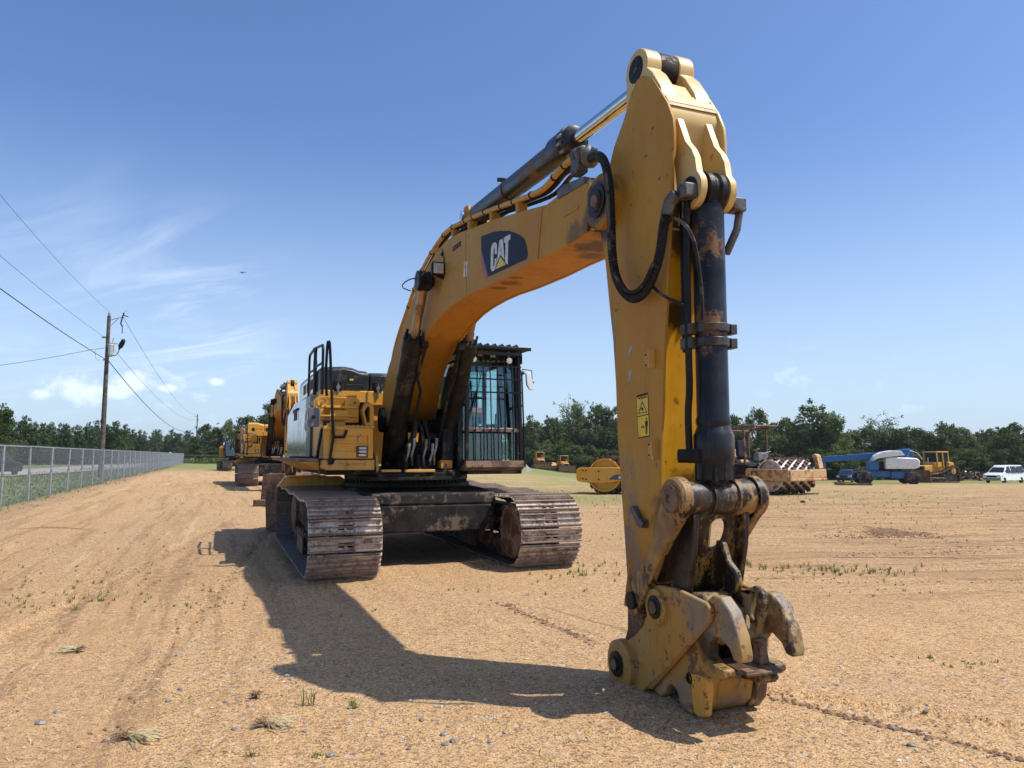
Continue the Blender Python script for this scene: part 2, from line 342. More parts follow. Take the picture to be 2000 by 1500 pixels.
t.link(t.math('ADD',fr.outputs[0],.04),ms.inputs[0]); t.link(ms2.outputs[0],ms.inputs[1]); t.link(gl.outputs[0],ms.inputs[2]); t.link(ms.outputs[0],t.n['Material Output'].inputs[0])
simple('dark_glass',(.02,.025,.03),.08,0,.1,3,None,0,3,0)
simple('car_dark',(.02,.023,.026),.22,.2,.1,3,None,0,3,0,coat=.6)
simple('car_blue',(.015,.035,.10),.25,.2,.1,3,None,0,3,0,coat=.6)
simple('van_white',(.72,.72,.70),.3,0,.05,3,(.45,.40,.32),.1,4,0,coat=.4)
simple('lift_blue',(.018,.12,.34),.4,0,.2,3,(.10,.16,.25),.2,4,.05)
simple('lift_cyan',(.10,.42,.50),.45,0,.2,3)
simple('red_paint',(.27,.03,.022),.5,0,.3,5,(.2,.10,.07),.3,4,.1)
simple('cream_paint',(.62,.42,.20),.5,0,.25,4,(.33,.14,.06),.40,4,.15)
simple('drum_pale',(.70,.60,.52),.5,.1,.2,5,(.3,.14,.09),.2,3,.2)
simple('pad_dark',(.07,.045,.035),.6,.3,.4,7,(.2,.12,.08),.3,5,.3)
simple('tyre',(.02,.02,.02),.8,0,.3,6,(.14,.11,.08),.3,4,.4)
simple('hub',(.25,.25,.24),.5,.4,.2,8)
simple('taillight',(.55,.02,.02),.25,0,.1,4)
simple('scrap_mix',(.20,.12,.08),.7,.1,.7,2.5,(.05,.05,.06),.5,1.5,.5)
simple('wire',(.05,.05,.05),.6,.2,.1,2,None,0,3,0)
# ============================================================ MAIN EXCAVATOR (machine space: u forward, v to its right, w up)
def P(u,v,w): return Vector((u,-v,w))
def side(p,t): return Vector((p[0],-t,p[1]))       # 2D (u,w) profile at lateral v=t
def plan(p,t): return Vector((p[0],-p[1],t))       # 2D (u,v) plan at height t
def front(u0):
    return lambda p,t: Vector((t,-p[0],p[1]))      # 2D (v,w) at u=t
ROOT=(-1.72,12.19,0); YAW=R(21.5-90)
exc=thing('excavator','large yellow tracked excavator nearest the camera, its stick standing on a bare coupler','excavator',ROOT,YAW)
def bx(b,u0,u1,v0,v1,w0,w1): b.box(((u0+u1)/2,-(v0+v1)/2,(w0+w1)/2),(abs(u1-u0),abs(v1-v0),abs(w1-w0))); return b

# ---- tracks
def shoe_mesh():
    b=B(); W=.45; Lp=.192
    b.box((0,-.27,0),(Lp,.36,.016)); b.box((0,.27,0),(Lp,.36,.016)); b.box((-.062,0,0),(.045,.18,.016)); b.box((.055,0,0),(.06,.18,.016)); b.box((-.015,0,-.004),(.05,.04,.02))
    for x,hh,t in((-.080,.044,.020),(-.004,.036,.017),(.076,.044,.020)):
        b.hexa([(x-t/2-.008,-W,-.006),(x+t/2+.008,-W,-.006),(x+t/2+.008,W,-.006),(x-t/2-.008,W,-.006),(x-t/2+.003,-W+.006,hh),(x+t/2-.003,-W+.006,hh),(x+t/2-.003,W-.006,hh),(x-t/2+.003,W-.006,hh)])
    for y in(-.105,.105):
        b.box((0,y*.95,-.05),(.19,.045,.085))
        for x in(-.042,.036): b.cyl((x,y,.006),(x,y,.020),.014,n=6)
    return mesh('track_shoe',b,M('shoe_steel'),25)
SHOE=shoe_mesh()
# worn mud on shoes: a handful of material variants give plates their own tone
def track_path(n):
    """closed path of (u,w,angle) around idler, ground, sprocket and slack top"""
    c1=(2.20,.50); c2=(-2.20,.53); r1,r2=.465,.49; pts=[]
    k=24
    for i in range(k+1): a=R(-90+180*i/k); pts.append((c1[0]+r1*math.cos(a),c1[1]+r1*math.sin(a)))
    for i in range(1,12):
        s=i/12; u=c1[0]+(c2[0]-c1[0])*s; wv=c1[1]+r1+(c2[1]+r2-c1[1]-r1)*s-.035*math.sin(PI*s*3)**2; pts.append((u,wv))
    for i in range(k+1): a=R(90+180*i/k); pts.append((c2[0]+r2*math.cos(a),c2[1]+r2*math.sin(a)))
    pts.append(pts[0]); out=[]; P2=[np.array(p) for p in pts]; seg=[np.linalg.norm(P2[i+1]-P2[i]) for i in range(len(P2)-1)]; L=sum(seg); acc=np.cumsum([0]+seg)
    for i in range(n):
        s=(i+.3)*L/n; j=int(np.searchsorted(acc,s)-1); j=max(0,min(j,len(seg)-1)); f=(s-acc[j])/seg[j]; p=P2[j]*(1-f)+P2[j+1]*f; dd=P2[j+1]-P2[j]
        out.append((p[0],p[1],math.atan2(dd[1],dd[0])))
    return out,L
PATH,LL=track_path(56)
rot_fix=Matrix.Rotation(PI,3,'X')
for sgn in(1,-1):
    for (u,wv,a) in PATH:
        o=obj('track_shoe',SHOE,None,exc)
        # tangent a in (u,w); outward normal is to the right of travel
        tx=Vector((math.cos(a),0,math.sin(a))); nz=Vector((math.sin(a),0,-math.cos(a))); ny=nz.cross(tx)
        m=Matrix((tx,ny,nz)).transposed().to_4x4(); m.translation=P(u,sgn*1.38,wv)+nz*.0
        jt=random.uniform(-.012,.012); m=m@Matrix.Rotation(jt,4,'Y')
        o.matrix_local=m
for sgn in(1,-1):
    b=B(); vc=sgn*1.38
    prof=[(1.75,.34),(1.95,.42),(2.0,.58),(1.8,.74),(1.0,.80),(-1.2,.82),(-1.7,.72),(-1.75,.40)]
    b.prism(prof,side,vc-.12,vc+.12); bx(b,.2,.8,vc-.22,vc+.22,.42,.56); bx(b,1.5,1.95,vc-.20,vc+.20,.40,.60)
    obj('track_frame',b,M('mud_underbody'),exc,.012)
    b=B(); prof=[(2.2,.08)]; b.lathe(P(2.20,vc-.11,.50),(0,-1,0),[(0,.30),(.02,.41),(.22-.02,.41),(.22,.30)],32)
    b.lathe(P(2.20,vc-.165,.50),(0,-1,0),[(0,.10),(.0,.20),(.33,.20),(.33,.10)],20)
    obj('idler_wheel',b,M('steel_rust'),exc)
    b=B(); b.lathe(P(-2.20,vc-.20,.53),(0,-1,0),[(0,.20),(.03,.36),(.37,.36),(.40,.20)],28)
    for k in range(21):
        a=2*PI*k/21; b.box(P(-2.2+.40*math.cos(a),vc,.53+.40*math.sin(a)),(.06,.10,.07),Matrix.Rotation(-a,3,'Y'))
    obj('drive_sprocket',b,M('steel_rust'),exc)
    for k in range(9):
        u=-1.65+k*.415; b=B(); b.lathe(P(u,vc-.19,.20),(0,-1,0),[(0,.08),(.04,.12),(.10,.12),(.12,.09),(.26,.09),(.28,.12),(.34,.12),(.38,.08)],16); obj('track_roller',b,M('steel_rust'),exc)
        if k%3==1:
            b=B(); b.lathe(P(u,vc-.13,.90),(0,-1,0),[(0,.05),(.04,.07),(.22,.07),(.26,.05)],14); obj('carrier_roller',b,M('steel_rust'),exc)
    # chain links under the shoes as two continuous rails
    b=B()
    for yy in(-.10,.10):
        ring=[P(u+math.sin(a)*-.06,vc+yy,wv+math.cos(a)*.06) for (u,wv,a) in PATH]; ring.append(ring[0]); b.tube(ring,.038,6)
    obj('track_chain',b,M('steel_rust'),exc)
    # guard plates and rock guards alongside
    for (q0,q1,dv) in((1.2,1.75,-.2475),(1.2,1.75,.2475),(-.6,.2,.2475)): obj('track_guide',bx(B(),q0,q1,vc+dv-.012,vc+dv+.012,.06,.30),M('steel_rust'),exc,.006)
# inner idler guard disc visible inside the cab-side track
b=B(); b.lathe(P(2.18,-.955,.50),(0,1,0),[(0,.36),(.03,.38),(.05,.38)],28)
for k in range(14):
    a=2*PI*k/14; b.cyl(P(2.18+.33*math.cos(a),-.955,.5+.33*math.sin(a)),P(2.18+.33*math.cos(a),-.93,.5+.33*math.sin(a)),.014,n=6)
obj('idler_guard',b,M('steel_rust'),exc)

# ---- car body
b=B(); b.prism([(1.55,.80),(1.62,.86),(1.60,1.00),(.9,1.06),(-1.3,1.06),(-1.6,.86),(-1.55,.5),(-.9,.40),(.9,.40),(1.50,.46)],side,-.96,.96)
bx(b,1.50,1.64,-.93,.93,.47,.84); obj('car_body',b,M('mud_underbody'),exc,.02)
b=B()
for s in(1,-1):
    b.loft([[P(1.1,s*.8,.82),P(1.1,s*.8,.45),P(.4,s*.8,.45),P(.4,s*.8,.90)],[P(1.7,s*1.2,.80),P(1.7,s*1.2,.50),P(1.0,s*1.2,.5),P(1.0,s*1.2,.8)]])
    b.loft([[P(-1.1,s*.8,.82),P(-1.1,s*.8,.45),P(-.4,s*.8,.45),P(-.4,s*.8,.90)],[P(-1.7,s*1.2,.80),P(-1.7,s*1.2,.50),P(-1.0,s*1.2,.5),P(-1.0,s*1.2,.8)]])
obj('frame_leg',b,M('mud_underbody'),exc,.015)
b=B(); b.lathe(P(0,0,1.04),(0,0,1),[(0,.98),(.03,1.02),(.08,1.02),(.08,.92),(.14,.92),(.14,.99),(.20,.99)],64)
for k in range(72):
    a=2*PI*k/72; b.box(P(.965*math.cos(a),.965*math.sin(a),1.15),(.03,.03,.05),Matrix.Rotation(-a,3,'Z'))
obj('swing_bearing',b,M('grease_black'),exc)
# ---- upper frame deck
b=B(); b.prism([(1.30,.72),(1.30,-.42),(1.22,-.55),(-3.2,-.7),(-3.2,.7)],plan,1.22,1.33)
bx(b,-3.2,1.25,.74,1.45,1.27,1.345); bx(b,-3.2,1.5,-1.42,-.56,1.27,1.345)
bx(b,.9,1.38,-.40,.74,1.235,1.30)
obj('upper_frame_deck',b,M('mud_underbody'),exc,.012)
b=B(); bx(b,1.35,1.43,.42,.70,1.31,1.345); bx(b,1.35,1.43,-.08,.36,1.305,1.345); obj('deck_edge_bar',b,M('yellow_worn'),exc,.006); obj('deck_lip',bx(B(),1.30,1.44,-.42,.9,1.19,1.24),M('mud_underbody'),exc,.006)
for v in(.72,.30,.10,-.30):     # lugs that carry boom and boom cylinders
    b=B(); b.prism([(1.25,1.30),(1.15,1.55),(.95,1.62),(.70,1.55),(.45,1.75),(.30,2.15),(.05,2.30),(-.25,2.2),(-.5,1.33)],side,v-.022,v+.022); obj('boom_foot_lug',b,M('yellow_worn' if abs(v)>.5 else 'mud_underbody'),exc,.006)
# ---- house, right side: doors, box, steps
b=B(); b.prism([(.84,1.48),(.84,.78),(-3.6,.78),(-3.6,1.50)],plan,1.36,2.34); bx(b,-3.9,-3.5,.78,1.48,1.36,2.3); obj('engine_compartment',b,M('black_dull'),exc,.01)
b=B(); b.loft([[P(-4.1,1.55,1.52),P(-4.1,1.55,2.35),P(-4.1,1.42,2.62),P(-4.1,1.1,2.64),P(-4.1,1.1,1.52)],[P(-2.05,1.53,1.52),P(-2.05,1.53,2.35),P(-2.05,1.40,2.60),P(-2.05,1.1,2.62),P(-2.05,1.1,1.52)]]); obj('side_door',b,M('panel_grey'),exc,.015,label='grey rear door with dark vent cut into its sloping top')
b=B(); bx(b,-3.1,-2.3,1.40,1.538,2.20,2.42); obj('door_vent',b,M('black_dull'),exc)
b=B(); b.loft([[P(-2.02,1.53,1.52),P(-2.02,1.53,2.35),P(-2.02,1.42,2.58),P(-2.02,1.1,2.60),P(-2.02,1.1,1.52)],[P(-.62,1.53,1.52),P(-.62,1.53,2.38),P(-.62,1.47,2.47),P(-.62,1.1,2.50),P(-.62,1.1,1.52)]]); obj('side_door',b,M('panel_grey'),exc,.015)
b=B(); b.prism([(-.60,1.52),(-.05,1.52),(-.05,2.50),(-.75,2.50),(-.75,2.40),(-.95,2.0),(-.62,1.9)],side,1.10,1.54); obj('side_panel',b,M('band_grey'),exc,.01,label='dark grey band panel with white lettering')
t1=obj('lettering',textmesh('CAT',.30,M('decal_white'),.012),None,exc,smooth=0); t1.rotation_euler=(R(90),0,0); t1.location=P(-.42,1.545,2.18); t1.scale=(1.0,1.25,1)
t1=obj('lettering',textmesh('349E',.17,M('decal_white'),.006),None,exc,smooth=0); t1.rotation_euler=(R(90),0,0); t1.location=P(-.38,1.545,1.88); t1.scale=(1,1,1)
b=B(); b.prism([(-.03,1.52),(1.28,1.52),(1.28,1.93),(1.06,1.96),(1.06,2.40),(-.03,2.40)],side,1.16,1.50); obj('box_side_panel',b,M('yellow_house'),exc,.02)
# front box: lower cabinet, step, upper cabinet
b=B(); b.prism([[(1.50,1.50),(1.52,1.90),(1.48,1.93),(.83,1.93),(.82,1.50)],[(1.42,1.60),(.90,1.60),(.90,1.82),(1.42,1.82)][::-1]],front(0),1.34,1.40)
bx(b,.5,1.335,.82,1.50,1.50,1.93); obj('step_box',b,M('yellow_house'),exc,.012)
b=B(); bx(b,1.335,1.375,.88,1.44,1.58,1.84); obj('step_box_panel',b,M('yellow_house'),exc,.008)
b=B(); bx(b,1.37,1.392,.94,1.36,1.715,1.745); obj('panel_rib',b,M('yellow_house'),exc,.006)
b=B(); bx(b,1.05,1.36,.80,1.52,1.93,1.965); 
b.prism([(1.36,1.52),(1.36,1.20),(1.43,1.20),(1.43,1.52)],plan,1.90,1.95); obj('step_tread',b,M('yellow_worn'),exc,.008)
for k in range(11):
    b=B(); bx(b,1.10,1.34,.84+k*.06,.86+k*.06,1.966,1.978); obj('tread_cleat',b,M('yellow_worn'),exc)
b=B(); b.tube([P(1.40,1.40,1.88),P(1.44,1.38,1.80),P(1.44,1.24,1.80),P(1.40,1.20,1.90)],.022,6); obj('step_stirrup',b,M('black_paint'),exc)
b=B(); b.prism([(1.60,2.00),(1.60,2.34),(1.55,2.41),(1.02,2.40),(.97,2.33),(.97,2.02)],front(0),.85,1.06); obj('upper_cabinet',b,M('yellow_house'),exc,.018)
b=B(); bx(b,.98,1.09,1.13,1.40,2.06,2.20); obj('cabinet_recess_step',b,M('yellow_house'),exc,.01)
b=B(); bx(b,.97,1.12,1.02,1.46,2.225,2.26); bx(b,.97,1.12,.99,1.55,2.10,2.125); obj('cabinet_ledge',b,M('yellow_house'),exc,.008)
for v,wv in((1.50,2.31),(1.04,2.31)):
    b=B(); b.lathe(P(1.055,v,wv),(1,0,0),[(0,.075),(.012,.075),(.012,.055),(-.01,.02)],24); obj('bolt_cup',b,M('yellow_worn'),exc)
    b=B(); b.cyl(P(1.05,v,wv),P(1.085,v,wv),.02,n=6); obj('bolt',b,M('grey_steel'),exc)
b=B()
for k in range(13): b.box(P(.99,1.02+k*.042,2.415),(.10,.022,.02))
bx(b,.87,1.06,1.0,1.56,2.40,2.408); obj('tread_plate',b,M('yellow_worn'),exc)
b=B(); b.prism([(1.50,1.50),(1.30,1.50),(1.05,1.80),(1.12,1.90),(1.5,1.9)],front(0),1.400,1.42); 
b=B(); b.prism([[(.90,1.97),(.78,1.97),(.78,2.24),(.81,2.30),(.90,2.31),(.95,2.20)],[(.88,2.02),(.92,2.18),(.87,2.26),(.84,2.24),(.84,2.02)][::-1]],front(0),.95,1.20); obj('cabinet_bracket',b,M('yellow_worn'),exc,.008)
b=B(); b.prism([(.80,1.34),(1.46,1.34),(1.545,1.38),(1.53,1.485),(.80,1.485)],front(0),.6,1.405); obj('lower_skirt',b,M('yellow_worn'),exc,.012)
b=B(); bx(b,1.405,1.425,.92,1.30,1.435,1.465); bx(b,1.405,1.412,1.08,1.16,1.385,1.42); obj('skirt_rib',b,M('yellow_worn'),exc,.004)
b=B(); bx(b,1.39,1.41,.895,1.06,1.515,1.68); obj('headlamp_recess',b,M('steel_rust'),exc,.01)
for k in range(3):
    b=B(); b.box(P(1.42,.975,1.55+k*.048),(.03,.11,.034)); obj('headlamp',b,M('lamp_glass'),exc,.008)
b=B(); b.prism([(-4.0,1.50),(1.15,1.50),(1.36,1.58),(1.28,1.74),(1.0,1.84),(-3.4,1.88),(-4.0,1.75)],plan,1.455,1.50); obj('catwalk',b,M('steel_rust'),exc,.008)
b=B(); b.loft([[P(1.34,1.56,1.455),P(1.28,1.80,1.455),P(1.25,1.55,1.34)],[P(-1.5,1.55,1.455),P(-1.8,1.86,1.455),P(-1.6,1.52,1.30)]]); obj('catwalk_bracket',b,M('yellow_worn'),exc,.004)
# track-top plate below the house with yellow clamp
b=B(); b.prism([(-.9,1.02),(1.0,1.02),(1.45,.70),(1.62,.52),(1.3,.5),(-.9,.5)],lambda p,t:Vector((-.2+t,-(p[0]+.9),p[1]+.42)),0,.02)
b=B(); bx(b,-.95,-.70,1.18,1.78,1.19,1.215); bx(b,-.95,-.85,1.72,1.78,1.10,1.20); obj('hose_clamp_bar',b,M('yellow_house'),exc,.006)
b=B(); b.prism([(1.95,1.04),(1.85,1.18),(.95,1.20),(.72,1.05)],front(0),-1.0,-.75); obj('under_deck_plate',b,M('yellow_worn'),exc,.006)
# engine hood
b=B(); b.loft([[P(-.22,1.38,2.36),P(-.22,-.2,2.36),P(-.22,-.2,2.60),P(-.22,1.38,2.60)],[P(-3.5,1.38,2.36),P(-3.5,-1.3,2.36),P(-3.5,-1.3,2.60),P(-3.5,1.38,2.60)]]); obj('hood_base',b,M('yellow_house'),exc,.015)
b=B(); bx(b,-.22,-.20,.60,.62,2.40,2.60); bx(b,-.22,-.19,-.2,1.38,2.355,2.38); obj('hood_base_seam',b,M('yellow_worn'),exc)
def hoodseg(v0,v1,step,name='engine_hood'):
    b=B(); r=[]
    for (u,k) in((-.30,-.25),(-.42,.6),(-.7,1),(-3.5,1.3)):
        if step: pf=[(v0,2.58),(v0,2.88+.06*k),(v0-.05,2.955+.06*k),(.98,2.975+.06*k),(.84,2.955+.06*k),(.74,2.915+.06*k),(v1+.03,2.905+.06*k),(v1,2.88+.06*k),(v1,2.58)]
        else: pf=[(v0,2.58),(v0,2.86+.06*k),(v0-.03,2.885+.06*k),(.3,2.89+.06*k),(.1,2.89+.06*k),(0,2.89+.06*k),(v1+.03,2.88+.06*k),(v1,2.85+.06*k),(v1,2.58)]
        r.append([P(u,a_,c_) for a_,c_ in pf])
    b.loft(r); obj(name,b,M('hood_black'),exc,.02)
hoodseg(1.37,.585,True); hoodseg(.565,-.25,False)
b=B(); bx(b,-3.4,-.8,1.30,1.395,2.60,2.93); obj('hood_side_louvre_frame',b,M('panel_grey'),exc,.02)
for k in range(3):
    b=B(); bx(b,-1.5-k*.55,-1.15-k*.55,1.385,1.402,2.68,2.86); obj('louvre_opening',b,M('black_dull'),exc,.01)
for v in(1.10,.45):
    b=B(); b.prism([(v+.07,2.56),(v-.07,2.56),(v-.055,2.76),(v+.055,2.76)],front(0),-.33,-.22); obj('latch_mount',b,M('black_dull'),exc,.01)
    b=B(); b.prism([(v+.014,2.50),(v-.014,2.50),(v-.016,2.60),(v-.035,2.655),(v-.012,2.68),(v,2.735),(v+.012,2.68),(v+.035,2.655),(v+.016,2.60)],front(0),-.22,-.185); obj('hood_latch',b,M('grey_steel'),exc,.006)
b=B(); b.tube([P(-.28,.98,2.60),P(-.20,.98,2.69),P(-.20,.70,2.69),P(-.28,.70,2.60)],.011,6); obj('hood_handle',b,M('black_dull'),exc)
b=B(); bx(b,-.315,-.295,.84,.90,2.77,2.80); obj('warning_sticker',b,M('decal_yellow'),exc)
b=B(); b.prism([(-4.1,-1.2),(-4.1,1.2),(-3.95,1.44),(-3.6,1.49),(-3.6,-1.49),(-3.95,-1.44)],plan,1.36,2.5); obj('counterweight',b,M('yellow_house'),exc,.05)
# handrails
b=B()
for (u0,u1,zt0,zt1) in((-1.68,-.86,3.33,3.36),(-.74,.20,3.34,3.27)):
    b=B(); b.tube([P(u0,1.40,2.5),P(u0,1.40,zt0-.07),P(u0+.06,1.40,zt0),P(u1-.06,1.40,zt1),P(u1,1.40,zt1-.07),P(u1,1.40,2.4)],.022,8); b.tube([P(u0,1.40,3.02),P(u1,1.40,2.99)],.019,8); obj('handrail',b,M('black_paint'),exc)
b=B(); b.tube([P(1.20,1.46,2.40),P(1.34,1.50,2.62),P(1.38,1.498,2.90),P(1.39,1.492,3.10),P(1.40,1.478,3.165),P(1.405,1.460,3.11),P(1.41,1.442,2.80),P(1.42,1.415,2.3),P(1.43,1.398,1.96),P(1.44,1.38,1.82),P(1.44,1.41,1.65),P(1.42,1.43,1.42)],.020,10,1); obj('grab_rail',b,M('black_paint'),exc)
obj('rail_latch',bx(B(),-.83,-.76,1.37,1.43,2.98,3.14),M('black_dull'),exc,.004)
b=B(); b.tube([P(1.10,1.56,1.44),P(1.18,1.56,1.60),P(1.22,1.52,1.90),P(1.26,1.47,2.02)],.022,8); b.cyl(P(1.26,1.52,2.03),P(1.26,1.42,2.03),.028); b.tube([P(1.26,1.50,2.04),P(1.30,1.65,2.08)],.010,6); b.cyl(P(1.30,1.65,2.08),P(1.34,1.655,2.08),.025,n=10); obj('mirror_stay',b,M('black_paint'),exc)
b=B(); b.prism([(1.715,1.94),(1.575,1.945),(1.555,1.98),(1.55,2.18),(1.575,2.21),(1.705,2.215),(1.725,2.19)],front(0),1.27,1.30); obj('side_mirror',b,M('mirror_grey'),exc,.01)
b=B(); b.tube([P(1.08,1.50,1.46),P(1.25,1.46,1.47),P(1.42,1.40,1.47)],.05,8); obj('mirror_stay_foot',b,M('black_dull'),exc)

# ---- cab
CU0,CU1=-.30,1.28; CV0,CV1=-.50,-1.44; CB,CT=1.36,3.08
b=B()
for (u,v) in((CU1,CV0),(CU1,CV1),(CU0,CV0),(CU0,CV1),(.45,CV1)):
    b.bar(P(u,v,CB),P(u-(.10 if u==CU1 else 0),v,CT),.07,.08)
for z in(CB+.05,CT-.03):
    for a,c in(((CU1-.02,CV0),(CU1-.02,CV1)),((CU0,CV0),(CU0,CV1)),((CU0,CV0),(CU1-.02,CV0)),((CU0,CV1),(CU1-.02,CV1))):
        dz=.10 if z>2 else 0
        b.bar(P(a[0]-(dz if a[0]>1 else 0),a[1],z),P(c[0]-(dz if c[0]>1 else 0),c[1],z),.08,.10)
bx(b,CU0,CU1-.08,CV0-.01,CV1+.01,CT,CT+.05); bx(b,CU0,CU1,CV0,CV1,CB-.02,CB+.02)
bx(b,CU0,.55,CV1-.02,CV1+.03,CB,1.95)
b.bar(P(CU0,CV0-.4,CB),P(CU0,CV0-.4,CT),.05,.06); b.bar(P(CU0,CV0,2.55),P(CU0,CV1,2.55),.04,.05); b.bar(P(CU0,CV0,2.15),P(CU0,CV1,2.15),.04,.05); b.bar(P(CU0,CV0,1.75),P(CU0,CV1,1.75),.04,.5)
obj('cab_frame',b,M('black_paint'),exc,.01)
b=B(); bx(b,1.10,1.20,-.235,-.415,1.35,1.48); bx(b,.6,1.1,-.25,-.42,1.35,1.46); obj('cab_side_foot',b,M('yellow_worn'),exc,.008)
b=B(); bx(b,1.0,1.22,-.25,-.42,1.48,1.95); bx(b,.55,1.1,-.26,-.45,1.48,2.12); obj('cab_inner_wall',b,M('black_dull'),exc,.01)
def pane(nm,pts,off):
    b=B(); o=Vector(off); b.hexa([p for p in pts]+[p+o for p in pts]); obj(nm,b,M('glass'),exc,smooth=0)
pane('windscreen',[P(CU1-.005,CV0-.05,1.97),P(CU1-.005,CV1+.05,1.97),P(CU1-.10,CV1+.05,3.0),P(CU1-.10,CV0-.05,3.0)],(.006,0,0))
pane('windscreen_lower',[P(CU1+.005,CV0-.05,1.48),P(CU1+.005,CV1+.05,1.48),P(CU1-.005,CV1+.05,1.92),P(CU1-.005,CV0-.05,1.92)],(.006,0,0))
pane('side_window',[P(CU0+.05,CV0,2.05),P(CU1-.06,CV0,2.05),P(CU1-.13,CV0,3.0),P(CU0+.05,CV0,3.0)],(0,.006,0))
pane('door_window',[P(.50,CV1,1.95),P(CU1-.06,CV1,1.6),P(CU1-.13,CV1,3.0),P(.50,CV1,3.0)],(0,.006,0))
pane('rear_window',[P(CU0,CV0-.05,2.6),P(CU0,CV1+.05,2.6),P(CU0,CV1+.05,3.0),P(CU0,CV0-.05,3.0)],(.006,0,0))
b=B(); bx(b,CU1-.03,CU1+.03,CV0-.03,CV1+.03,1.925,1.965); obj('windscreen_divider',b,M('grey_steel'),exc,.005)
# interior
b=B(); b.prism([(.10,1.85),(.55,1.85),(.62,1.95),(.12,2.0),(.02,2.62),(-.10,2.62),(-.08,1.95)],side,-.72,-1.22); obj('seat',b,M('seat_fabric'),exc,.04)
b=B(); b.prism([(-.02,2.64),(.06,2.64),(.04,2.82),(-.05,2.82)],side,-.83,-1.11); obj('headrest',b,M('seat_fabric'),exc,.03)
b=B(); bx(b,.1,.75,-.60,-.72,1.5,2.08); bx(b,.1,.75,-1.24,-1.34,1.5,2.05); bx(b,CU0+.02,.0,-.55,-1.4,1.4,2.05); b.tube([P(.68,-.66,2.05),P(.70,-.66,2.22)],.015,6); b.tube([P(.68,-1.29,2.05),P(.70,-1.29,2.22)],.015,6); bx(b,.98,1.02,-.58,-.72,2.25,2.45); obj('control_console',b,M('interior'),exc,.01)
b=B(); b.prism([(-.16,0),(.16,0),(.12,.25),(-.12,.25)],lambda p,t:P(CU1-.02-t,-.78+p[0]*.6,2.02+p[1]),0,.004); obj('paper_notice',b,M('decal_white'),exc)
# guard cage on the front
GU=1.53
for (v0,v1) in((-.665,-.70),(-.801,-.785),(-.919,-.89),(-1.03,-1.01),(-1.141,-1.12),(-1.271,-1.24)):
    b=B(); b.tube([P(GU,v0,1.44),P(GU+.003,v0+.004,1.9),P(GU-.01,(v0+v1)/2-.004,2.4),P(GU-.02,v1,3.06)],.0095,6); obj('guard_bar',b,M('black_paint'),exc)
for z in(1.915,2.49,2.69,2.885):
    b=B(); b.bar(P(GU-.012,-.56,z),P(GU-.012,-1.40,z),.008,.022 if z>2 else .035); obj('guard_crossbar',b,M('steel_rust' if z<2 else 'black_paint'),exc)
b=B()
b.bar(P(GU,-.53,1.38),P(GU-.03,-.55,3.1),.05,.04); b.bar(P(GU,-1.40,1.38),P(GU-.05,-1.37,3.1),.05,.04)
for z in(1.44,3.08): b.bar(P(GU,-.53,z),P(GU,-1.40,z),.05,.05)
for v in(-.53,-1.40):
    for z in(1.45,2.3,3.05): b.bar(P(GU,v,z),P(CU1-.05,v*.99,z),.03,.03)
bx(b,GU-.02,GU-.012,-.50,-.56,1.40,2.75)
bx(b,.5,1.45,-1.43,-1.45,2.95,3.1)
obj('guard_frame',b,M('black_paint'),exc,.005)
b=B(); b.prism([(.55,1.32),(1.50,1.32),(1.60,1.37),(1.58,1.47),(1.50,1.45),(1.45,1.39),(.55,1.39)],side,-.50,-1.42); obj('guard_sill',b,M('steel_rust'),exc,.008)
b=B(); b.bar(P(GU+.02,-.45,3.165),P(GU+.02,-1.55,3.165),.04,.05); b.bar(P(-.1,-1.52,3.19),P(GU+.02,-1.52,3.165),.04,.04); b.bar(P(-.1,-.45,3.19),P(GU+.02,-.45,3.165),.04,.04); bx(b,-.1,GU,-.42,-1.40,3.13,3.15); obj('roof_guard_frame',b,M('black_paint'),exc,.006)
for k in range(8):
    v=-.50-k*.118; b=B(); b.prism([(0,0),(-.10,.0),(-.045,.065)],lambda p,t:P(t,v+p[0],3.19+p[1]),-.1,1.42); obj('roof_guard_slat',b,M('black_paint'),exc,.003)
for v in(-.63,-1.20):
    b=B(); b.lathe(P(1.46,v,2.985),(1,0,-.1),[(0,.03),(.03,.052),(.07,.055),(.075,.05)],18); obj('cab_lamp',b,M('black_dull'),exc)
    b=B(); b.lathe(P(1.535,v,2.977),(1,0,-.1),[(0,.047),(.006,.043),(.01,.0)],18); obj('lamp_lens',b,M('lamp_glass'),exc)
    b=B(); b.tube([P(1.50,v,3.03),P(1.50,v,3.12)],.02,6); obj('lamp_bracket',b,M('grey_steel'),exc)
b=B(); bx(b,1.30,1.305,-.76,-.85,3.06,3.125); obj('roof_sticker',b,M('decal_yellow'),exc)
b=B(); bx(b,1.30,1.305,-.98,-1.06,3.05,3.12); obj('roof_sticker',b,M('decal_white'),exc)
b=B()
for k in range(9): bx(b,1.235,1.24,-.60-k*.085,-.65-k*.085,2.99,3.01)
obj('wiper_vent_slots',b,M('grey_steel'),exc)
b=B(); b.tube([P(1.33,-.60,2.0),P(1.24,-.78,2.55)],.008,5); b.tube([P(1.25,-.74,2.3),P(1.24,-.86,2.85)],.006,5); obj('wiper',b,M('black_paint'),exc)
b=B(); b.tube([P(1.3,-1.50,2.82),P(1.3,-1.515,2.4),P(1.3,-1.535,1.9),P(1.3,-1.54,1.45),P(1.28,-1.48,1.38)],.014,8); b.tube([P(1.3,-1.46,2.81),P(1.3,-1.54,2.83)],.025,8); b.tube([P(1.3,-1.505,2.83),P(1.3,-1.51,2.885),P(1.3,-1.67,2.875),P(1.3,-1.675,2.70)],.008,6); b.tube([P(1.3,-1.64,2.685),P(1.3,-1.70,2.685)],.02,8); obj('mirror_arm',b,M('black_paint'),exc)
